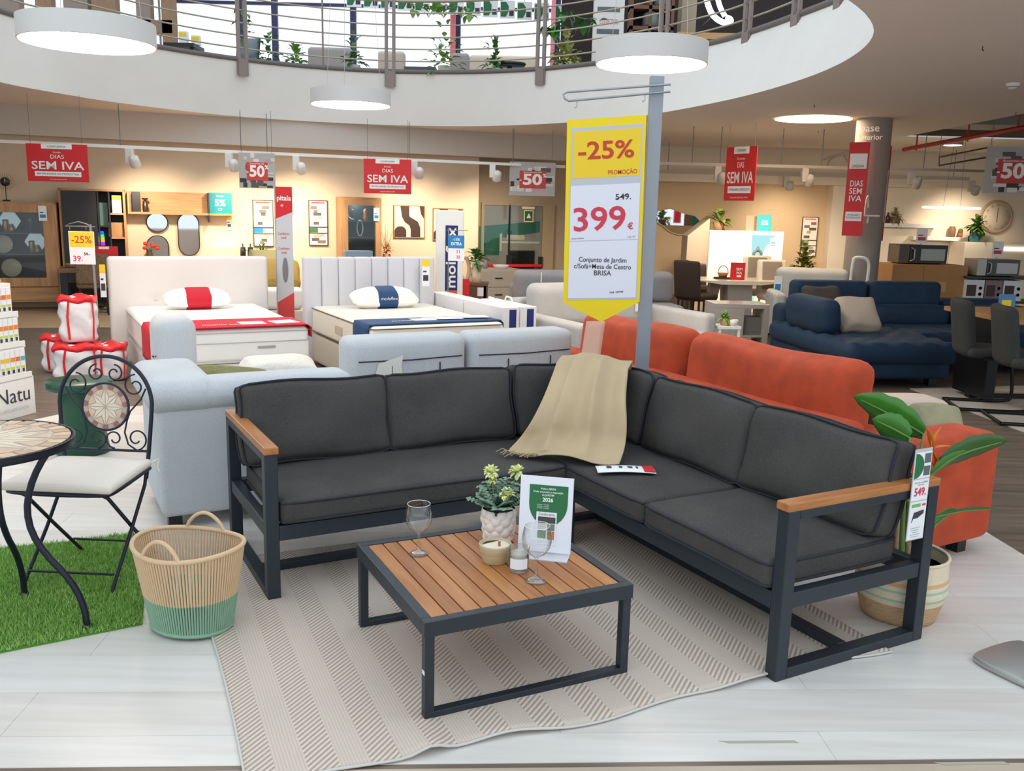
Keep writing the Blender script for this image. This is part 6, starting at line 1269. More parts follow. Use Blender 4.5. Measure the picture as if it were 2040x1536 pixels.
p = V(1372, 540, 13.6); t_ = thing('flower_vase', 'vase of orange yellow flowers behind the dark brown chair', 'vase', (p.x, 13.9, 0)); zf = V(1372, 545, 13.9).z; O('vase', MB().lathe([(0, 0), (.1, 0), (.11, zf*.5), (.06, zf-.05), (.07, zf)], 18), M('vase_grey', (150, 130, 110), .6), t_); bushy(t_, (0, 0, zf), .2, 60, .13, .08, M('flower_gold', (224, 160, 50), .6, c2=(150, 120, 40), vs=20), 12)
p = V(1612, 590, 14.2); t_ = thing('potted_plant', 'tall leafy plant below the framed list on the rear wall', 'potted plant', (p.x, 14.6, 0)); zf = V(1612, 560, 14.6).z; O('pot', MB().lathe([(0, 0), (.14, 0), (.17, .35), (.15, .35), (0, .3)], 20), M('pot_grey', (160, 150, 140), .7), t_); O('stem', MB().tube([(0, 0, .3), (.02, 0, .8), (0, 0, 1.0)], .012, 6), M('trunk_brown', (168, 142, 112), .8, var=.2, vs=30), t_); bushy(t_, (0, 0, .68), .34, 150, .13, .08, M('leaf_deep', (92, 96, 36), .5, var=.25, vs=20), 14, 1.3)
# ---- armchair, tv unit
o4 = G(1590, 672); ac = thing('armchair', 'pale grey high backed armchair beside the blue sofa', 'armchair', (o4.x-.02, o4.y-.15, 0), -.15); PG = bpy.data.materials.new('pale_grey_boucle'); PG.use_nodes = True; heather(PG, (190, 186, 178), (212, 208, 200), 150., .9, .2, (1, 1, 1))
rb(ac, 'side_panel', -.42, -.27, -.5, .4, .05, .60, PG, .05); rb(ac, 'side_panel', .40, .55, -.5, .4, .05, .60, PG, .05); rb(ac, 'seat', -.28, .41, -.45, .3, .1, .42, PG, .06); rb(ac, 'backrest', -.32, .58, .2, .48, .08, .88, PG, .09, puff(.02, 1))
for x in (-.36, .46): O('foot', MB().box(x-.03, x+.03, -.4, -.34, 0, .06), BLACKP, ac); O('foot', MB().box(x-.03, x+.03, .3, .36, 0, .08), BLACKP, ac)
q_ = Matrix.Translation(ac.location) @ RZ(-.15) @ Vector((-.30, .188, 0)); t_ = thing('price_tag', 'white hanging label on the pale grey armchair back', 'price tag', (q_.x, q_.y, .55), -.15); bx(t_, 'card', -.05, .05, -.002, 0, 0, .22, PAPER); bx(t_, 'print', -.035, .035, -.0035, -.002, .04, .12, BLUEP)
t_, w, h = FR('tv_unit', 'low grey gloss television unit between the sofas', 'tv unit', 1420, 606, 1532, 684, 10.2, .05); h += t_.location.z; t_.location.z = 0; TVG = M('tv_greige', (190, 182, 172), .25)
bx(t_, 'top_panel', -w/2, w/2, 0, .42, h-.05, h, TVG, .003); bx(t_, 'bottom_panel', -w/2, w/2, 0, .42, .03, .09, TVG, .003); bx(t_, 'drawer', -w/2, w*.05, 0, .42, .09, h-.05, TVG, .004); bx(t_, 'side_panel', w/2-.06, w/2, 0, .42, .09, h-.05, TVG); bx(t_, 'mid_shelf', w*.05, w/2-.06, .0, .42, h*.3, h*.3+.02, TVG); bx(t_, 'plinth', -w/2+.05, w/2-.05, .05, .38, 0, .03, BLACKP)
O('set_top_box', MB().box(-.1, .1, 0, .2, 0, .2).box(-.08, .08, -.004, 0, .03, .17), M('box_grey', (120, 116, 112), .5), label='grey framed box inside the low television unit', cat='box', loc=t_.location+Vector((w*.24, .08, h*.3+.021)), bev=.006)
def onf(px, py, z): p = G(px, py, z); return p
p = G(1440, 648, .46)+GU*.03; ft = thing('coffee_table', 'low white side table in front of the television unit', 'table', (p.x, p.y, 0), .1); bx(ft, 'table_top', -.10, .13, -.10, .13, .43, .46, WHITE, .004)
for x in (-.08, .11):
    for y in (-.08, .11): bx(ft, 'leg', x-.012, x+.012, y-.012, y+.012, 0, .43, WHITE)
v_ = thing('potted_plant', 'small bright green plant in a tan pot before the television unit', 'potted plant', (p.x, p.y, .4605)); O('pot', MB().lathe([(0, 0), (.045, 0), (.055, .07), (.05, .07), (.04, .01), (0, .01)], 16), M('pot_tan', (196, 166, 124), .7), v_); bushy(v_, (0, 0, .06), .06, 50, .07, .03, M('leaf_bright', (120, 170, 60), .5), 15)
O('white_cup', MB().lathe([(0, 0), (.035, 0), (.045, .06), (.04, .06), (.03, .01), (0, .01)], 16), WPL, label='white cup beside the small bright green plant', cat='cup', loc=(p.x+.07, p.y-.05, .4605))
# ================================================================== COLUMN with signs
c_ = G(1740, 237, CEIL); cl = O('column', MB().lathe([(.215, 0), (.215, CEIL-.002)], 40), M('column_taupe', (150, 140, 130), .6), kind='structure', loc=(c_.x+.02, c_.y, 0))
cx_, cy_ = c_.x+.02, c_.y
t_ = thing('column_lettering', 'white brush lettering high on the grey column', 'lettering', (cx_-.12, cy_-.19, V(1720, 270, cy_).z), -.55); text(t_, 'base', 0, .07, .13, PWHITE, y=-.02, bold=.01); text(t_, 'interior', .02, -.04, .09, PWHITE, y=-.025, bold=.01)
red_sign('tall narrow red sign fixed on the grey column', 1688, 283, 1722, 470, 11.35, -.5, tall=True)
t_, w, h = FR('promotion_sign', 'red and white board edge on the far side of the grey column', 'sign', 1756, 290, 1772, 480, 11.8, .9, 'red promotion signs'); bx(t_, 'board', -w/2, w/2, 0, .03, 0, h, RED); bx(t_, 'white_panel', -w*.4, w*.2, -.003, 0, h*.2, h*.75, PWHITE)
t_ = thing('hanger', 'white clothes hanger hook fixed on the grey column', 'hanger', (cx_-.08, cy_-.24, V(1725, 430, cy_).z), 0); O('arm', MB().tube([(-.14, 0, 0), (.16, 0, 0)], .014, 6), WHITE, t_); O('peg', MB().tube([(.02, 0, 0), (.02, 0, -.09)], .012, 6), WHITE, t_); O('hook', MB().tube([(-.03, 0, .01), (-.02, 0, .22), (.0, .02, .25), (.02, .02, .1)], .009, 6), WHITE, t_)
red_sign('red SEM IVA sign hanging askew left of the grey column', 1452, 292, 1497, 400, 12.7, -.95)
# white bent tube frame
p = V(1730, 600, 11.35); t_ = thing('tube_frame', 'white bent tube rack beside the grey column', 'rack', (p.x-.1, 11.35, 0)); z1 = V(1720, 513, 11.35).z; O('tube', MB().tube(smooth([Vector((-.15, 0, 0)), Vector((-.15, 0, z1-.02)), Vector((-.1, 0, z1)), Vector((.0, 0, z1)), Vector((.07, 0, z1-.06)), Vector((.06, 0, z1-.3)), Vector((.06, 0, 0))], 2), .02, 8), WHITE, t_); O('tube', MB().tube(smooth([Vector((.06, 0, z1-.33)), Vector((.14, 0, z1-.32)), Vector((.19, 0, z1-.42)), Vector((.19, 0, 0))], 2), .018, 8), WHITE, t_)
# ================================================================== KITCHEN CORNER
KY = RY_-.17
for (x0, x1, py, lab) in ((1752, 1866, 448, 'upper white floating shelf in the kitchen corner'), (1815, 1925, 474, 'lower white floating shelf in the kitchen corner')):
    a_, b_ = V(x0, py, KY-.1), V(x1, py, KY-.1); O('floating_shelf', MB().box(a_.x, b_.x, KY-.2, KY-.001, a_.z-.035, a_.z+.035), WHITE, label=lab, cat='shelf', bev=.004)
def onk(px, py, Y=KY-.1): p = V(px, py, Y); return p
zs1, zs2 = V(1752, 448, KY-.1).z+.0355, V(1815, 474, KY-.1).z+.0355
v_ = thing('potted_plant', 'dry grass bouquet on the upper kitchen shelf', 'potted plant', (onk(1782, 440).x, KY-.14, zs1)); O('pot', MB().lathe([(0, 0), (.07, 0), (.09, .1), (0, .09)], 16), M('pot_moss', (110, 96, 66), .8), v_); bushy(v_, (0, 0, .1), .15, 60, .13, .05, M('leaf_dry', (150, 132, 84), .7), 17)
O('bottle', MB().lathe([(0, 0), (.04, 0), (.04, .12), (.015, .16), (.015, .2), (0, .2)], 12), M('bottle_dark', (70, 56, 60), .3), label='dark bottle on the upper kitchen shelf', cat='bottle', loc=(onk(1768, 440).x, KY-.1, zs1))
O('jar', MB().lathe([(0, 0), (.06, 0), (.065, .15), (.05, .18), (.055, .2), (0, .2)], 14), M('jar_brown', (140, 110, 84), .3), label='brown jar on the lower kitchen shelf', cat='jar', loc=(onk(1896, 465).x, KY-.1, zs2))
v_ = thing('potted_plant', 'little cactus in a terracotta pot on the lower kitchen shelf', 'potted plant', (onk(1913, 465).x, KY-.1, zs2)); O('pot', MB().lathe([(0, 0), (.04, 0), (.05, .08), (0, .07)], 14), M('terracotta', (176, 96, 64), .8), v_); O('cactus', MB().rbox(.04, .04, .05, .038, X=T(0, 0, .11)), LEAFG, v_)
p = onk(1985, 432, KY-.03); t_ = thing('wall_clock', 'large round wall clock with beige rim and roman numerals', 'clock', p); CF = M('clock_face', (236, 220, 196), .6)
O('rim', MB().tube([Vector((.285*math.cos(2*PI*i/48), 0, .285*math.sin(2*PI*i/48))) for i in range(48)], .028, 8, True), M('clock_rim', (196, 166, 132), .6), t_); O('face', MB().lathe([(0, 0), (.28, 0), (.28, .02), (0, .02)], 40, RX(PI/2)), CF, t_)
for k, s in enumerate(('XII', 'I', 'II', 'III', 'IV', 'V', 'VI', 'VII', 'VIII', 'IX', 'X', 'XI')): q = PI/2-k*PI/6; text(t_, s, .215*math.cos(q), .215*math.sin(q), .06, M('numeral', (150, 130, 110), .6), y=-.024, rot=q-PI/2)
for q, ln in ((PI/2, .17), (-PI/2, .1)): O('hand', MB().bar((0, -.03, 0), (ln*math.cos(q), -.03, ln*math.sin(q)), .008, .004, up=(0, 1, 0)), M('numeral_dark', (90, 74, 60), .6), t_)
p = V(1898, 414, 14.2); t_ = thing('ring_pendant', 'lit pendant of flat oval rings over the kitchen corner', 'lamp', p); 
for x, s in ((-.27, .18), (-.02, .2), (.24, .17)): O('light_ring', MB().tube([Vector((x+s*math.cos(2*PI*i/28), .09*math.sin(2*PI*i/28), 0)) for i in range(28)], .017, 6, True), emis('ring_glow', (255, 238, 210), 7.) if 'ring_glow' not in bpy.data.materials else bpy.data.materials['ring_glow'], t_)
O('suspension_wire', MB().tube([(-.15, 0, 0), (-.08, 0, CEIL-p.z)], .003, 4), WIRE, t_); O('suspension_wire', MB().tube([(.12, 0, 0), (.08, 0, CEIL-p.z)], .003, 4), WIRE, t_)
t_, w, h = FR('kitchen_cabinet', 'white gloss kitchen cabinet with under cabinet light', 'cabinet', 1918, 484, 2070, 560, KY-.62); h += t_.location.z; t_.location.z = 0; bx(t_, 'carcass', -w/2, w/2, 0, .58, 0, h, CW, .004); bx(t_, 'light_bar', -w*.1, w/2, -.02, 0, h-.13, h-.08, emis('under_light', (255, 240, 214), 3.))
v_ = thing('potted_plant', 'teal vase with leafy bouquet on the white kitchen cabinet', 'potted plant', (V(1939, 480, KY-.4).x, KY-.45, h)); O('vase', MB().lathe([(0, 0), (.08, 0), (.1, .08), (.07, .17), (.075, .2)], 18), M('vase_teal', (40, 100, 108), .4), v_); bushy(v_, (0, 0, .24), .2, 60, .16, .11, M('leaf_mid', (70, 104, 40), .5, var=.25, vs=20), 18)
t_, w, h = fbox('carton', 'large brown cardboard carton under the black microwave', 'box', 1776, 528, 1926, 590, 12.2, .55, M('cardboard', (178, 132, 84), .8, var=.06, vs=6)); bx(t_, 'seam_line', -w*.09, -w*.08, -.002, 0, .1, h, M('cardboard_dark', (150, 108, 66), .8)); bx(t_, 'label_card', w*.4, w*.48, -.002, 0, h*.22, h*.42, PAPER); bx(t_, 'print', w*.13, w*.23, -.002, 0, h*.62, h*.76, M('cardboard_print', (200, 158, 110), .8)); carton_top = h
def microwave(label, x0, y0, x1, y1, Y, mside, mfront, mwin, base):
    t_, w, h = FR('microwave', label, 'microwave', x0, y0, x1, y1, Y); h += t_.location.z-base; t_.location.z = base+.0008
    bx(t_, 'body', -w/2, w/2, 0, .36, 0.012, h, mside, .004); dd = bx(t_, 'door', -w*.28, w*.5, -.02, 0, .015, h-.002, mfront, .003); bx(dd, 'window', -w*.05, w*.45, -.023, -.02, h*.2, h*.8, mwin); O('handle', MB().tube([(-w*.26, -.02, h*.15), (-w*.2, -.05, h*.25), (-w*.2, -.05, h*.75), (-w*.26, -.02, h*.85)], .01, 6), METAL, dd); bx(t_, 'control_panel', -w/2, -w*.29, -.015, 0, .015, h-.002, mside)
    for x in (-w*.4, w*.4): bx(t_, 'foot', x-.02, x+.02, .05, .3, 0, .012, BLACKP)
    return t_, w, h
mwa = microwave('black microwave oven standing on the cardboard carton', 1790, 488, 1886, 528, 12.35, M('micro_brown', (76, 52, 36), .4), BLACKP, M('micro_window', (150, 156, 150), .2), carton_top)
ct_ = strip_tag('blue price card standing above the black microwave', 1835, 455, 485, 12.45, .15, 0, False, REDT); bx(ct_, 'stand', -.01, .01, 0, .01, mwa[0].location.z+mwa[2]-ct_.location.z, 0, STEEL)
sh = thing('appliance_shelf', 'dark metal shelf unit carrying boxed ovens and microwaves', 'shelf', (V(1990, 600, 12.1).x, 12.1, 0)); SHM = M('shelf_dark', (60, 54, 50), .5); wsh = 1.35; zsh = [.02, V(1990, 618, 12.1).z, V(1990, 552, 12.1).z]
zsh = [.06, .48, zsh[2]]
for z in zsh: bx(sh, 'shelf_board', -.46, wsh-.5, 0, .5, z-.03, z, SHM)
for x in (-.46, wsh-.53): bx(sh, 'upright', x, x+.03, .2, .5, 0, zsh[2]-.03, SHM)
mwb = microwave('grey microwave oven on the appliance shelf', 1946, 517, 2030, 551, 12.12, M('micro_silver', (170, 166, 160), .35, .3), M('micro_dark', (60, 58, 58), .3), M('micro_window2', (186, 188, 184), .2), zsh[2])
ct_ = strip_tag('red and white price card above the grey microwave', 1986, 481, 512, 12.3, .15, 0, False, REDT); bx(ct_, 'stand', -.01, .01, 0, .01, mwb[0].location.z+mwb[2]-ct_.location.z, 0, STEEL)
for k, (x0, x1, row, lab) in enumerate(((1922, 1960, 1, 'white boxed oven with dark window on the appliance shelf'), (1962, 1996, 1, 'grey photo printed oven box on the appliance shelf'), (1998, 2036, 1, 'white boxed oven beside the grey printed box'), (1940, 1985, 0, 'white boxed oven on the lowest appliance shelf'), (1988, 2036, 0, 'pale oven box at the end of the lowest appliance shelf'))):
    a_, b_ = V(x0, 580, 12.15).x, V(x1, 580, 12.15).x; zb_ = zsh[row]+.0008; hh = (zsh[row+1]-.03-zsh[row])*.94; t_ = thing('oven_box', lab, 'box', ((a_+b_)/2, 12.15, zb_), 0, group='boxed ovens on the appliance shelf'); w = b_-a_; mm = (M('box_white', (232, 232, 234), .6), M('box_photo', (140, 122, 116), .6))[k == 1]
    bx(t_, 'carton_body', -w/2, w/2, 0, .4, 0, hh, mm, .004); bx(t_, 'window_print', -w*.42, w*.08, -.002, 0, hh*.2, hh*.75, M('print_maroon', (70, 40, 36), .5))
    for z in (.3, .6): O('knob_print', MB().lathe([(0, 0), (w*.09, 0)], 12, T(w*.3, -.002, hh*z) @ RX(PI/2)), BLACKP, t_)
# ---- services opening, pipe, ceiling bits
pip = thing('sprinkler_pipe', 'red sprinkler pipe crossing the open ceiling', 'pipe', (0, 0, 0)); PR = M('pipe_red', (168, 40, 30), .5)
a_, b_ = V(1800, 298, 14.0), V(2060, 250, 11.2); a_.z = min(a_.z, 2.72); O('pipe', MB().tube([a_, b_], .03, 8), PR, pip)
for f in (.12, .55, .9): q = a_.lerp(b_, f); O('hanger_ring', MB().tube([q+Vector((0, 0, -.05)), q+Vector((0, 0, .5))], .012, 5), PR, pip)
for k, f in enumerate((.25, .5, .75)): O('service_beam', MB().box(5.9, 12.5, 10.4+k*1.2, 10.6+k*1.2, 3.05, 3.3), M('beam_tan', (150, 128, 96), .8), label='tan metal beam inside the open ceiling', cat='beam', group='beams in the open ceiling')
O('air_duct', MB().box(5.95, 7.2, 13.1, 13.9, 2.85, 3.25), M('duct_grey', (130, 124, 116), .6, .3), label='grey air duct box inside the open ceiling', cat='duct')
p = V(1910, 290, 14.4); t_ = thing('ceiling_lamp', 'small round surface light near the open ceiling', 'lamp', (p.x, 14.6, CEIL-.07)); O('housing', MB().lathe([(.14, .0), (.15, .01), (.15, .068), (0, .068)], 24), STEEL, t_); O('diffuser', MB().lathe([(0, -.003), (.13, -.003), (.13, .002)], 24), emis('small_disc', (240, 250, 255), 5.), t_)
for k, (px, py, lab) in enumerate(((2018, 166, 'white smoke detector on the ceiling near the frame corner'), (1636, 286, 'white sensor on the ceiling left of the column'))):
    p = G(px, py, CEIL); t_ = thing('smoke_detector', lab, 'detector', (p.x, p.y, CEIL-.05), 0, group='ceiling detectors'); O('body', MB().lathe([(.02, 0), (.04, .01), (.055, .03), (.06, .05)], 20), WHITE, t_); O('slot', MB().lathe([(.046, .014), (.05, .02)], 20, cap=False), M('detector_grey', (140, 134, 128), .6), t_)
for k, (px, py, lab) in enumerate(((1958, 92, 'tiny ceiling hook on the bare ceiling'), (1622, 208, 'tiny ceiling hook above the flush round light'), (1630, 260, 'tiny ceiling hook below the flush round light'), (2024, 224, 'tiny ceiling hook at the open ceiling edge'))):
    p = G(px, py, CEIL); O('ceiling_hook', MB().tube([(0, 0, 0), (0, 0, -.025), (.007, 0, -.032), (.01, 0, -.024)], .004, 5), M('hook_dark', (60, 54, 50), .5), label=lab, cat='hook', loc=(p.x, p.y, CEIL))
t_ = thing('ceiling_frame', 'pale grey projector frame hanging from the ceiling near the column', 'bracket', (0, 0, 0)); FRM = M('frame_pale', (190, 178, 164), .6); YF = 14.9
pts = [V(1640, 318, YF), V(1638, 316, YF), V(1700, 296, YF)]; O('bar', MB().tube([V(1638, 318, YF), V(1704, 297, YF)], .022, 6), FRM, t_); O('bar', MB().tube([V(1648, 332, YF), V(1650, 322, YF), V(1660, 313, YF), V(1680, 307, YF), V(1694, 330, YF)], .018, 6), FRM, t_)
tp_ = V(1704, 297, YF); O('bar', MB().tube([tp_, Vector((tp_.x, YF, CEIL))], .02, 6), FRM, t_)
t_ = thing('ceiling_frame', 'thin dark sign frame hanging below the open ceiling', 'bracket', (0, 0, 0)); q = [V(x, y, 13.0) for x, y in ((1871, 330), (1871, 313), (1974, 293), (1974, 312))]; O('bar', MB().tube(q+[q[0]], .012, 5), M('frame_dark2', (96, 84, 72), .6), t_)
for i in (1, 2): O('hanging_wire', MB().tube([q[i], Vector((q[i].x, 13.0, 3.36))], .004, 4), WIRE, t_)
# ================================================================== BLUE SOFA
BL_ = M('petrol_blue_velvet', (10, 44, 70), .75, var=.18, vs=8, bump=.15, bs=200, sheen=.25); bo = Vector((2.99, 7.97, 0)); bsf = thing('corner_sofa', 'petrol blue corner sofa with chaise and raised headrests', 'sofa', bo, .15)
rb(bsf, 'chaise_base', .05, 1.05, .05, 1.7, .08, .24, BL_, .05); tuft = lambda v, p: Vector((v.x, v.y, v.z+(.012*math.cos(p.x*14)*math.cos(p.y*20) if p.z > .5 else 0)))
rb(bsf, 'chaise_seat', 0, 1.12, 0, 1.75, .22, .42, BL_, .085, tuft, (24, 34, 4)); rb(bsf, 'seat_base', 1.08, 3.0, .75, 1.7, .08, .24, BL_, .05); rb(bsf, 'seat', 1.1, 3.05, .7, 1.75, .22, .42, BL_, .08, tuft, (34, 20, 4))
rb(bsf, 'back_base', .1, 3.0, 1.62, 1.9, .08, .6, BL_, .07)
for k in range(3): rb(bsf, 'back_cushion', .2+k*.88, 1.06+k*.88, 1.42, 1.68, .38, .62, BL_, .09)
for k in range(2): rb(bsf, 'headrest', .22+k*.86, 1.06+k*.86, 1.60, 1.80, .58, .86, BL_, .06, puff(.01, 1))
rb(bsf, 'headrest', 1.95, 2.8, 1.62, 1.84, .56, .68, BL_, .055)
X = T(.13, 1.0, .58) @ RY(-.12); O('arm_bolster', MB().rbox(.12, .42, .17, .10, None, X, (3, 6, 4)), BL_, bsf)
for (x, y) in ((.2, .2), (.95, .2), (2.8, .9), (.2, 1.6), (2.8, 1.6)): bx(bsf, 'foot', x-.04, x+.04, y-.04, y+.04, 0, .09, BLACKP)
def onb(x, y, z): return Matrix.Translation(bo) @ RZ(.15) @ Vector((x, y, z))
cushion('pillow', 'dark grey pillow leaning on the petrol blue backrest', 'pillow', onb(.40, 1.36, .68), (RZ(.1) @ RX(1.2)).to_euler(), .20, .14, .06, .05, .05, 2, M('dark_grey_fabric', (70, 62, 58), .9), None, 51); cushion('pillow', 'beige pillow leaning on the petrol blue bolster', 'pillow', onb(.52, .86, .58), (RZ(.25) @ RX(.95)).to_euler(), .22, .19, .06, .05, .05, 2, M('beige_linen', (186, 170, 152), .9), None, 52)
# ================================================================== DARK DINING SET right edge
rg = [G(1812, 775), G(2100, 768), G(2140, 905), G(2040, 862)]
O('rug', MB().prism([(p.x, p.y) for p in rg][::-1], 0, .006), M('grey_pattern_rug', (206, 196, 182), .95, c2=(166, 156, 144), vs=3), label='pale patterned rug under the dark dining chairs', cat='rug')
CHF = M('charcoal_chair_fabric', (54, 56, 54), .9, var=.12, vs=60); BLM = M('black_steel', (20, 20, 22), .4, .3)
def cchair(label, px, py, rz):
    p = G(px, py); t_ = thing('cantilever_chair', label, 'chair', (p.x, p.y, .0065), rz, group='cantilever dining chairs')
    # local: faces +y ; floor loop, uprights at front, seat, back shell
    for x in (-.22, .22): O('leg_tube', MB().tube(smooth([Vector((x, -.24, .014)), Vector((x, .26, .014)), Vector((x, .30, .06)), Vector((x, .26, .40)), Vector((x, .2, .44)), Vector((x, -.1, .43))], 2), .014, 6), BLM, t_)
    O('floor_bar', MB().tube([(-.22, -.24, .014), (.22, -.24, .014)], .014, 6), BLM, t_); O('seat', MB().rbox(.23, .24, .04, .038, X=T(0, .03, .47)), CHF, t_)
    O('backrest', MB().rbox(.19, .05, .23, .048, lambda v, q: Vector((v.x, v.y-.07*(q.z+1)*.5-.03*(q.x**2)*(-1), v.z)), T(0, -.2, .66), (6, 2, 8)), CHF, t_); return t_
cchair('charcoal cantilever chair with a small orange tag beside the blue sofa', 1955, 812, -1.75); cchair('charcoal cantilever chair in front of the leaflet at the wooden table', 2040, 840, -1.75)
p = G(1951, 802, .0); dt = thing('dining_table', 'wooden topped dining table on black steel legs', 'table', (p.x, p.y, .0065), .05); zt_ = .74
bx(dt, 'table_top', .0, 1.7, -.35, .75, zt_-.04, zt_, wood('oak_table', (186, 140, 92), (160, 114, 70)), .004); bx(dt, 'leg', .0, .09, -.05, .45, .03, zt_-.04, BLM); bx(dt, 'leg', 1.5, 1.59, -.05, .45, .03, zt_-.04, BLM); bx(dt, 'foot_bar', -.0, 1.6, .16, .24, 0, .03, BLM)
o_ = dt.location+Vector((.18, .1, zt_)); t_ = thing('leaflet_stand', 'blue and yellow leaflet standing on the wooden dining table', 'leaflet', o_, .2); bx(t_, 'card', -.08, .08, 0, .004, 0, .17, M('leaflet_blue', (70, 130, 170), .4)); bx(t_, 'yellow_print', -.05, .04, -.002, 0, .06, .12, YEL2); bx(t_, 'foot', -.09, .09, -.05, .05, 0, .002, PAPER)
# ================================================================== SEED DISPLAY at the left edge
q0, q1 = G(-60, 857), G(72, 822); d = (q1-q0); ang = math.atan2(d.y, d.x); ln = d.length
nd = thing('cardboard_display', 'white tiered cardboard display of small packets', 'display', (q1.x, q1.y, 0), ang); WC = M('card_white', (240, 238, 232), .7)
zs_ = [0, .27, .49, .70, .93]; dep = [.42, .36, .33, .30]
for k in range(4): bx(nd, 'tier_box', -ln, -.02*k-(.02 if k else 0), .02*k, .4, zs_[k], zs_[k+1]-(.0 if k == 3 else .0), WC)
for k in range(1, 4): bx(nd, 'tier_lip', -ln, -.02*k+.01, .02*k-.02, .02*k-.008, zs_[k]-.01, zs_[k]+.035, WC)
text(nd, 'Natu', -.19, .155, .15, INK, y=-.003); text(nd, 'LABEL&BRANDS', -.19, .06, .035, LGREY, y=-.003)
rn = random.Random(4); i = 0
for k in range(1, 4):
    for j in range(11):
        x = -.045-.02*k-j*.044; cc = rn.choice(((236, 150, 60), (90, 180, 200), (224, 120, 60), (240, 190, 70), (170, 190, 90)))
        if k == 2: cc = (236, 140, 50)
        pk = thing('seed_packet', 'white hanging packet with %s print on the %s tier of the cardboard display' % ({(236, 150, 60): 'amber', (90, 180, 200): 'blue', (224, 120, 60): 'orange', (240, 190, 70): 'yellow', (170, 190, 90): 'green', (236, 140, 50): 'orange'}[cc], ('lowest', 'middle', 'top')[k-1]), 'packet', Matrix.Translation(nd.location) @ RZ(ang) @ Vector((x, .02*k-.004, zs_[k]+.036)), ang, group='packets on the cardboard display')
        bx(pk, 'packet_card', -.019, .019, -.0, .003, 0, .165, PAPER); bx(pk, 'colour_print', -.018, .018, -.0015, 0, .085, .115, M('pk_%d' % cc[0]+'_%d' % cc[2], cc, .6)); bx(pk, 'colour_print', -.018, .012, -.0015, 0, .035, .05, M('pk_lime', (200, 214, 60), .6)); bx(pk, 'black_print', -.01, .01, -.0015, 0, .005, .03, INK)
bd = thing('wooden_tray', 'round wooden board with white box on top of the cardboard display', 'tray', Matrix.Translation(nd.location) @ RZ(ang) @ Vector((-.24, .22, .9305)), ang); O('board', MB().lathe([(0, 0), (.17, 0), (.175, .01), (.17, .03), (0, .03)], 32), wood('birch', (206, 164, 120), (186, 140, 96)), bd)
O('gift_box', MB().box(-.07, .07, -.06, .06, 0, .11).tube([(-.03, 0, .11), (0, 0, .16), (.03, 0, .11)], .005, 6), M('box_print', (226, 220, 206), .6, c2=(150, 150, 120), vs=14), label='white printed gift box on the round wooden board', cat='box', loc=bd.location+Vector((-.02, .0, .0305)), rz=ang)
# ================================================================== UPPER FLOOR
WBL = M('window_frame_blue', (52, 52, 96), .5); GLP = pane_mat('window_pane', (255, 255, 255), .06); WY = 20.
def wx(px, y=60): return V(px, y, WY).x
def wz(px, y): return V(px, y, WY).z
zs0, zs1_ = MEZ, wz(800, -160)
mulls = [345, 482, 548, 704, 912, 1110]
for k in range(len(mulls)-1):
    x0, x1 = wx(mulls[k]), wx(mulls[k+1]); wn_ = thing('window_%d' % (k+1), None, None, (x0, WY, MEZ)); wn_['kind'] = 'structure'
    bx(wn_, 'mullion', -.06, .06, -.05, .05, 0, zs1_-MEZ, WBL); bx(wn_, 'pane', .06, x1-x0-.06, -.005, .005, .0, zs1_-MEZ, GLP); bx(wn_, 'transom', .06, x1-x0-.06, -.04, .04, wz(850, 18)-MEZ, wz(850, 12)-MEZ, WBL)
    if k == 4: bx(wn_, 'mullion', x1-x0-.06, x1-x0+.06, -.05, .05, 0, zs1_-MEZ, WBL)
WDP = M('upper_wood', (150, 120, 92), .7, var=.15, vs=4, stretch=(6, 6, 1)); GRW = M('upper_wall', (150, 132, 122), .8)
for k, (x0, x1) in enumerate(((72, 104), (128, 176), (184, 232), (272, 300), (322, 346))): O('wall_pier_%d' % (k+1), MB().box(V(x0, 40, 18.5).x, V(x1, 40, 18.5).x, 18.5, 18.7, MEZ, MEZ+4), WDP if k % 2 == 0 else GRW, kind='structure')
O('wall_upper_beam', MB().box(V(20, 40, 18.6).x, V(346, 40, 18.6).x, 18.5, 18.75, wz(200, 44)-.45, wz(200, 30)-.35), WDP, kind='structure')
O('wall_upper_left', MB().box(-14, V(40, 40, 18.5).x, 18.5, 18.7, MEZ, MEZ+4), GRW, kind='structure')
DKW = M('upper_dark_wall', (46, 36, 34), .8)
O('wall_upper_right', MB().box(V(1118, 60, 17.5).x, 12.6, 17.5, 17.7, MEZ, MEZ+5), DKW, kind='structure')
O('trim_red_post', MB().box(wx(899), wx(909), WY-.3, WY-.15, MEZ, zs1_), M('post_red', (232, 120, 120), .6), kind='structure'); O('trim_pink_post', MB().box(V(1098, 60, 17).x, V(1106, 60, 17).x, 17, 17.15, MEZ, MEZ+4), M('post_pink', (236, 140, 150), .6), kind='structure')
O('column_upper', MB().box(V(1353, 50, 16.5).x, V(1382, 50, 16.5).x, 16.3, 16.7, MEZ, MEZ+4), M('upper_pillar', (150, 134, 112), .8), kind='structure')
# neon sign
t_ = thing('neon_sign', 'white neon crescent tube sign on the dark upper wall', 'neon sign', (0, 0, 0)); NE = emis('neon_white', (235, 248, 255), 4.); YN = 15.6
O('neon_tube', MB().tube(smooth([V(x, y, YN) for x, y in ((1402, -60), (1404, -20), (1410, 10), (1420, 32), (1440, 46), (1456, 44), (1456, 38), (1446, 35))], 2), .045, 8), NE, t_); O('neon_tube', MB().tube(smooth([V(x, y, YN) for x, y in ((1428, -60), (1428, -10), (1434, 14), (1444, 32))], 2), .04, 8), NE, t_)
pz = V(1420, 32, YN); O('standoff', MB().tube([pz, pz+Vector((0, 1.9, 0))], .015, 5), METAL, t_)
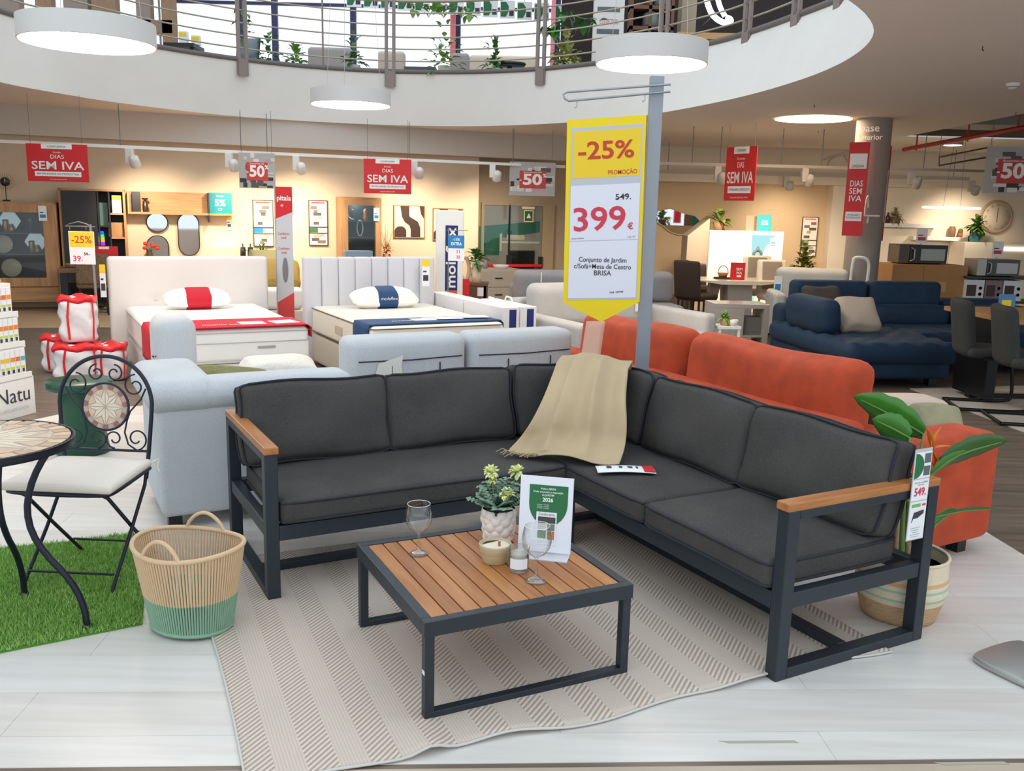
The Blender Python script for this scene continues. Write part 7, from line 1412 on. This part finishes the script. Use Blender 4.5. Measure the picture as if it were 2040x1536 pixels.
# banner row of leaflets above the windows
for k in range(13):
    x0 = 690+k*34; y0 = -8+.075*(x0-690)*1.0; t_, w, h = FR('leaflet_poster', 'green and white leaflet in the row hung across the upper windows', 'poster', x0, y0-14, x0+30, y0+22, 19.4, 0, 'leaflets hung across the upper windows'); bx(t_, 'sheet', -w/2, w/2, 0, .006, 0, h, PAPER); O('green_print', MB().plate([(-w*.45, h*.1), (-w*.1, h*.1), (w*.08, h*.4), (w*.08, h*.7), (-w*.1, h*.92), (-w*.45, h*.92)], -.004, 0), GRN, t_); bx(t_, 'photo_print', w*.12, w*.42, -.004, 0, h*.15, h*.45, INK); O('hanging_wire', MB().tube([(0, 0, h), (0, 0, h+2)], .004, 4), WIRE, t_)
# furniture on the upper floor behind the rails
UB = M('upper_beige', (206, 190, 178), .8); UG = M('upper_grey', (168, 160, 158), .8)
def ubox(name, label, cat, x0, y0, x1, Y, d, mat, legs=True, z0=.0, part='body'):
    t_ = thing(name, label, cat, ((V(x0, y0, Y).x+V(x1, y0, Y).x)/2, Y, MEZ)); w = V(x1, y0, Y).x-V(x0, y0, Y).x; h = V(x0, y0, Y).z-MEZ; return t_, w, h
def usofa(label, x0, y0, x1, Y, mat):
    t_, w, h = ubox('upper_sofa', label, 'sofa', x0, y0, x1, Y, .8, mat); rb(t_, 'backrest', -w/2, w/2, 0, .2, .15, h, mat, .06); rb(t_, 'seat', -w/2, w/2, .1, .8, .12, h*.55, mat, .06)
    for x in (-w*.4, w*.4): bx(t_, 'foot', x-.04, x+.04, .1, .6, 0, .15, BLACKP)
    return t_
usofa('beige slatted lounge seat behind the upper rail', 612, 92, 700, 15.4, UG); usofa('pale pink armchair behind the upper rail', 752, 100, 806, 15.6, UB); usofa('cream lounge seat right of the upper window post', 935, 108, 1075, 15.8, M('upper_cream', (222, 206, 186), .8)); usofa('grey rounded armchair beside the upper window post', 898, 104, 935, 15.2, UG)
ut, w, h = ubox('upper_table', 'dark low table behind the upper rail', 'table', 805, 132, 868, 15.0, .6, BLACKP); bx(ut, 'table_top', -w/2, w/2, 0, .7, h-.05, h, M('slate', (90, 88, 90), .5)); [bx(ut, 'leg', x-.03, x+.03, .1, .2, 0, h-.05, M('slate', (90, 88, 90), .5)) for x in (-w*.42, w*.42)]
ut, w, h = ubox('upper_table', 'dark oval lounger table with blue glass on the upper floor', 'table', 985, 127, 1045, 14.7, .6, BLACKP); O('table_top', MB().lathe([(0, h-.04), (w/2, h-.04), (w/2, h), (0, h)], 28, Matrix.Diagonal((1, .6, 1, 1))), M('blue_glass', (60, 90, 110), .2), ut); O('rim', MB().tube([Vector((w/2*math.cos(2*PI*i/28), w*.3*math.sin(2*PI*i/28), h)) for i in range(28)], .025, 6, True), BLACKP, ut); O('leg', MB().tube([(0, 0, 0), (0, 0, h)], .04, 8), BLACKP, ut)
ut, w, h = ubox('upper_table', 'wooden table with boxes on the upper floor', 'table', 325, 76, 385, 14.8, .5, OAK); bx(ut, 'table_top', -w/2, w/2, 0, .5, h-.12, h-.06, BLACKP); [bx(ut, 'leg', x-.03, x+.03, .05, .12, 0, h-.12, BLACKP) for x in (-w*.4, w*.4)]
for k, (px, lab) in enumerate(((357, 'yellow banded box on the upper wooden table'), (382, 'small yellow and white box on the upper wooden table'))):
    t_ = thing('price_box', lab, 'box', (V(px, 76, 14.8).x, 14.95, MEZ+h-.0595)); bx(t_, 'body', -.06, .06, 0, .1, 0, .2-.06*k, PAPER); bx(t_, 'yellow_band', -.061, .061, -.003, 0, .12-.06*k, .18-.06*k, YEL2)
def uchair(label, px, py0, w_, Y):
    t_, w, h = ubox('folding_chair', label, 'chair', px-w_/2, py0, px+w_/2, Y, .5, BLACKP); 
    for x in (-w/2, w/2): O('leg', MB().tube([(x, 0, 0), (x, .25, h)], .014, 5), BLM, t_); O('leg', MB().tube([(x, .4, 0), (x, .05, h*.5)], .014, 5), BLM, t_)
    O('seat', MB().box(-w/2, w/2, 0, .4, h*.45, h*.48), M('sling_grey', (120, 128, 136), .8), t_); O('backrest', MB().grid(lambda u, v: (-w/2+w*u, .14+.12*v, h*(.5+.48*v)), 2, 3), M('sling_grey', (120, 128, 136), .8), t_, solid=.01)
uchair('black folding chair behind the upper rail near the first window post', 487, 68, 44, 15.2)
v_ = thing('potted_plant', 'bushy variegated plant beside the dark upper wall', 'potted plant', (V(1128, 130, 14.4).x, 14.5, MEZ)); O('pot', MB().lathe([(0, 0), (.12, 0), (.14, .2), (0, .18)], 16), M('pot_clay', (150, 96, 66), .8), v_); bushy(v_, (0, 0, .25), .45, 260, .12, .08, M('leaf_variegated', (176, 180, 110), .6, var=.2, vs=20), 21, 1.1)
def vine(label, pts, n, seed, s=.12, mat=LEAFG):
    t_ = thing('hanging_vine', label, 'vine', (0, 0, 0)); O('vine_stem', MB().tube(pts, .006, 4), STEMG, t_); rn = random.Random(seed); mb = MB()
    for k in range(n):
        f = rn.random()*(len(pts)-1); i = min(int(f), len(pts)-2); p = pts[i].lerp(pts[i+1], f-i)+Vector((rn.uniform(-.08, .08), rn.uniform(-.05, .05), rn.uniform(-.1, .06))); leaf(mb, p, (rn.uniform(-1, 1), rn.uniform(-.4, .2), rn.uniform(-1, .2)), s*rn.uniform(.7, 1.2), s*.8, .2, 4, .2)
    O('foliage', mb, mat, t_)
vine('ivy vine trailing along the dark upper wall', [V(x, y, 14.0) for x, y in ((1085, 60), (1105, 45), (1125, 28), (1145, 32), (1165, 38), (1187, 36))], 34, 1, .16, M('ivy_green', (60, 140, 50), .5)); vine('ivy vine wound along the upper rail by the leaflets', [V(x, y, 14.3) for x, y in ((815, 8), (850, 12), (880, 14), (912, 12), (935, 22))], 40, 2, .12, M('ivy_light', (120, 160, 70), .5)); vine('trailing vine climbing the first rail post', [V(x, y, 14.2) for x, y in ((482, 2), (484, 30), (482, 52), (486, 70))], 16, 3, .12)
for k, (px, py, Y, lab, sz) in enumerate(((535, 120, 14.9, 'sprawling green plant behind the thin window mullion', .5), (590, 122, 14.6, 'broad leaf plant beside the beige slatted seat', .25), (705, 135, 14.5, 'low leafy plant in front of the beige slatted seat', .35), (885, 142, 14.4, 'tall branching plant near the pale red post', .55), (985, 138, 14.5, 'small plant beside the cream lounge seat', .3))):
    v_ = thing('potted_plant', lab, 'potted plant', (V(px, py, Y).x, Y, MEZ)); O('pot', MB().lathe([(0, 0), (.08, 0), (.1, .14), (0, .12)], 14), M('pot_white', (220, 214, 206), .6), v_); bushy(v_, (0, 0, .18), sz, 55, .15, .08, (LEAFG, M('ivy_light', (120, 160, 70), .5))[k % 2], 30+k, 1.3)
t_, w, h = ubox('display_stand', 'white catalogue stand before the dark upper wall', 'display', 1186, -20, 1246, 15.2, .4, WHITE); bx(t_, 'panel', -w/2, w/2, 0, .25, 0, h, M('stand_white', (226, 220, 216), .5)); text(t_, 'COLLECTION', 0, V(1216, 44, 15.2).z-MEZ, .12, M('stand_pink', (200, 120, 120), .6), y=-.004, max_w=w*.6)
for y in (24, 68): bx(t_, 'photo_print', -w*.4, w*.35, -.003, 0, V(1216, y, 15.2).z-MEZ, V(1216, y-10, 15.2).z-MEZ, M('print_grey', (96, 104, 104), .6))
t_, w, h = ubox('upper_shelf', 'brown open shelf with glass jars on the upper floor', 'shelf', 1258, -20, 1346, 15.6, .4, OAK); UBW = M('shelf_brown', (112, 76, 52), .6)
bx(t_, 'back_panel', -w/2, w/2, .36, .4, 0, h, DKW)
for x in (-w/2, -w*.08, w/2-.05): bx(t_, 'upright', x, x+.05, 0, .36, 0, h, UBW)
for y in (14, 56): bx(t_, 'shelf_board', -w/2, w/2, 0, .36, V(1300, y, 15.6).z-MEZ-.03, V(1300, y, 15.6).z-MEZ+.03, UBW)
for k, (px, y, lab) in enumerate(((1298, 56, 'wide grey glass jar on the lower upper-floor shelf'), (1320, 14, 'dark glass jar on the higher upper-floor shelf'))): O('glass_jar', MB().lathe([(0, 0), (.12, 0), (.14, .03), (.14, .2), (.1, .24), (0, .25)], 18), M('jar_grey', (110, 118, 116), .3), label=lab, cat='jar', loc=(V(px, y, 15.6).x, 15.75, V(1300, y, 15.6).z+.0305))
O('wooden_bench', MB().box(-.5, .5, 0, .5, .3, .38).box(-.45, -.37, .05, .45, 0, .3).box(.37, .45, .05, .45, 0, .3), M('bench_oak', (206, 160, 110), .6), label='light oak bench top seen above the upper floor edge', cat='bench', loc=(V(1425, 80, 12.6).x, 12.6, MEZ))
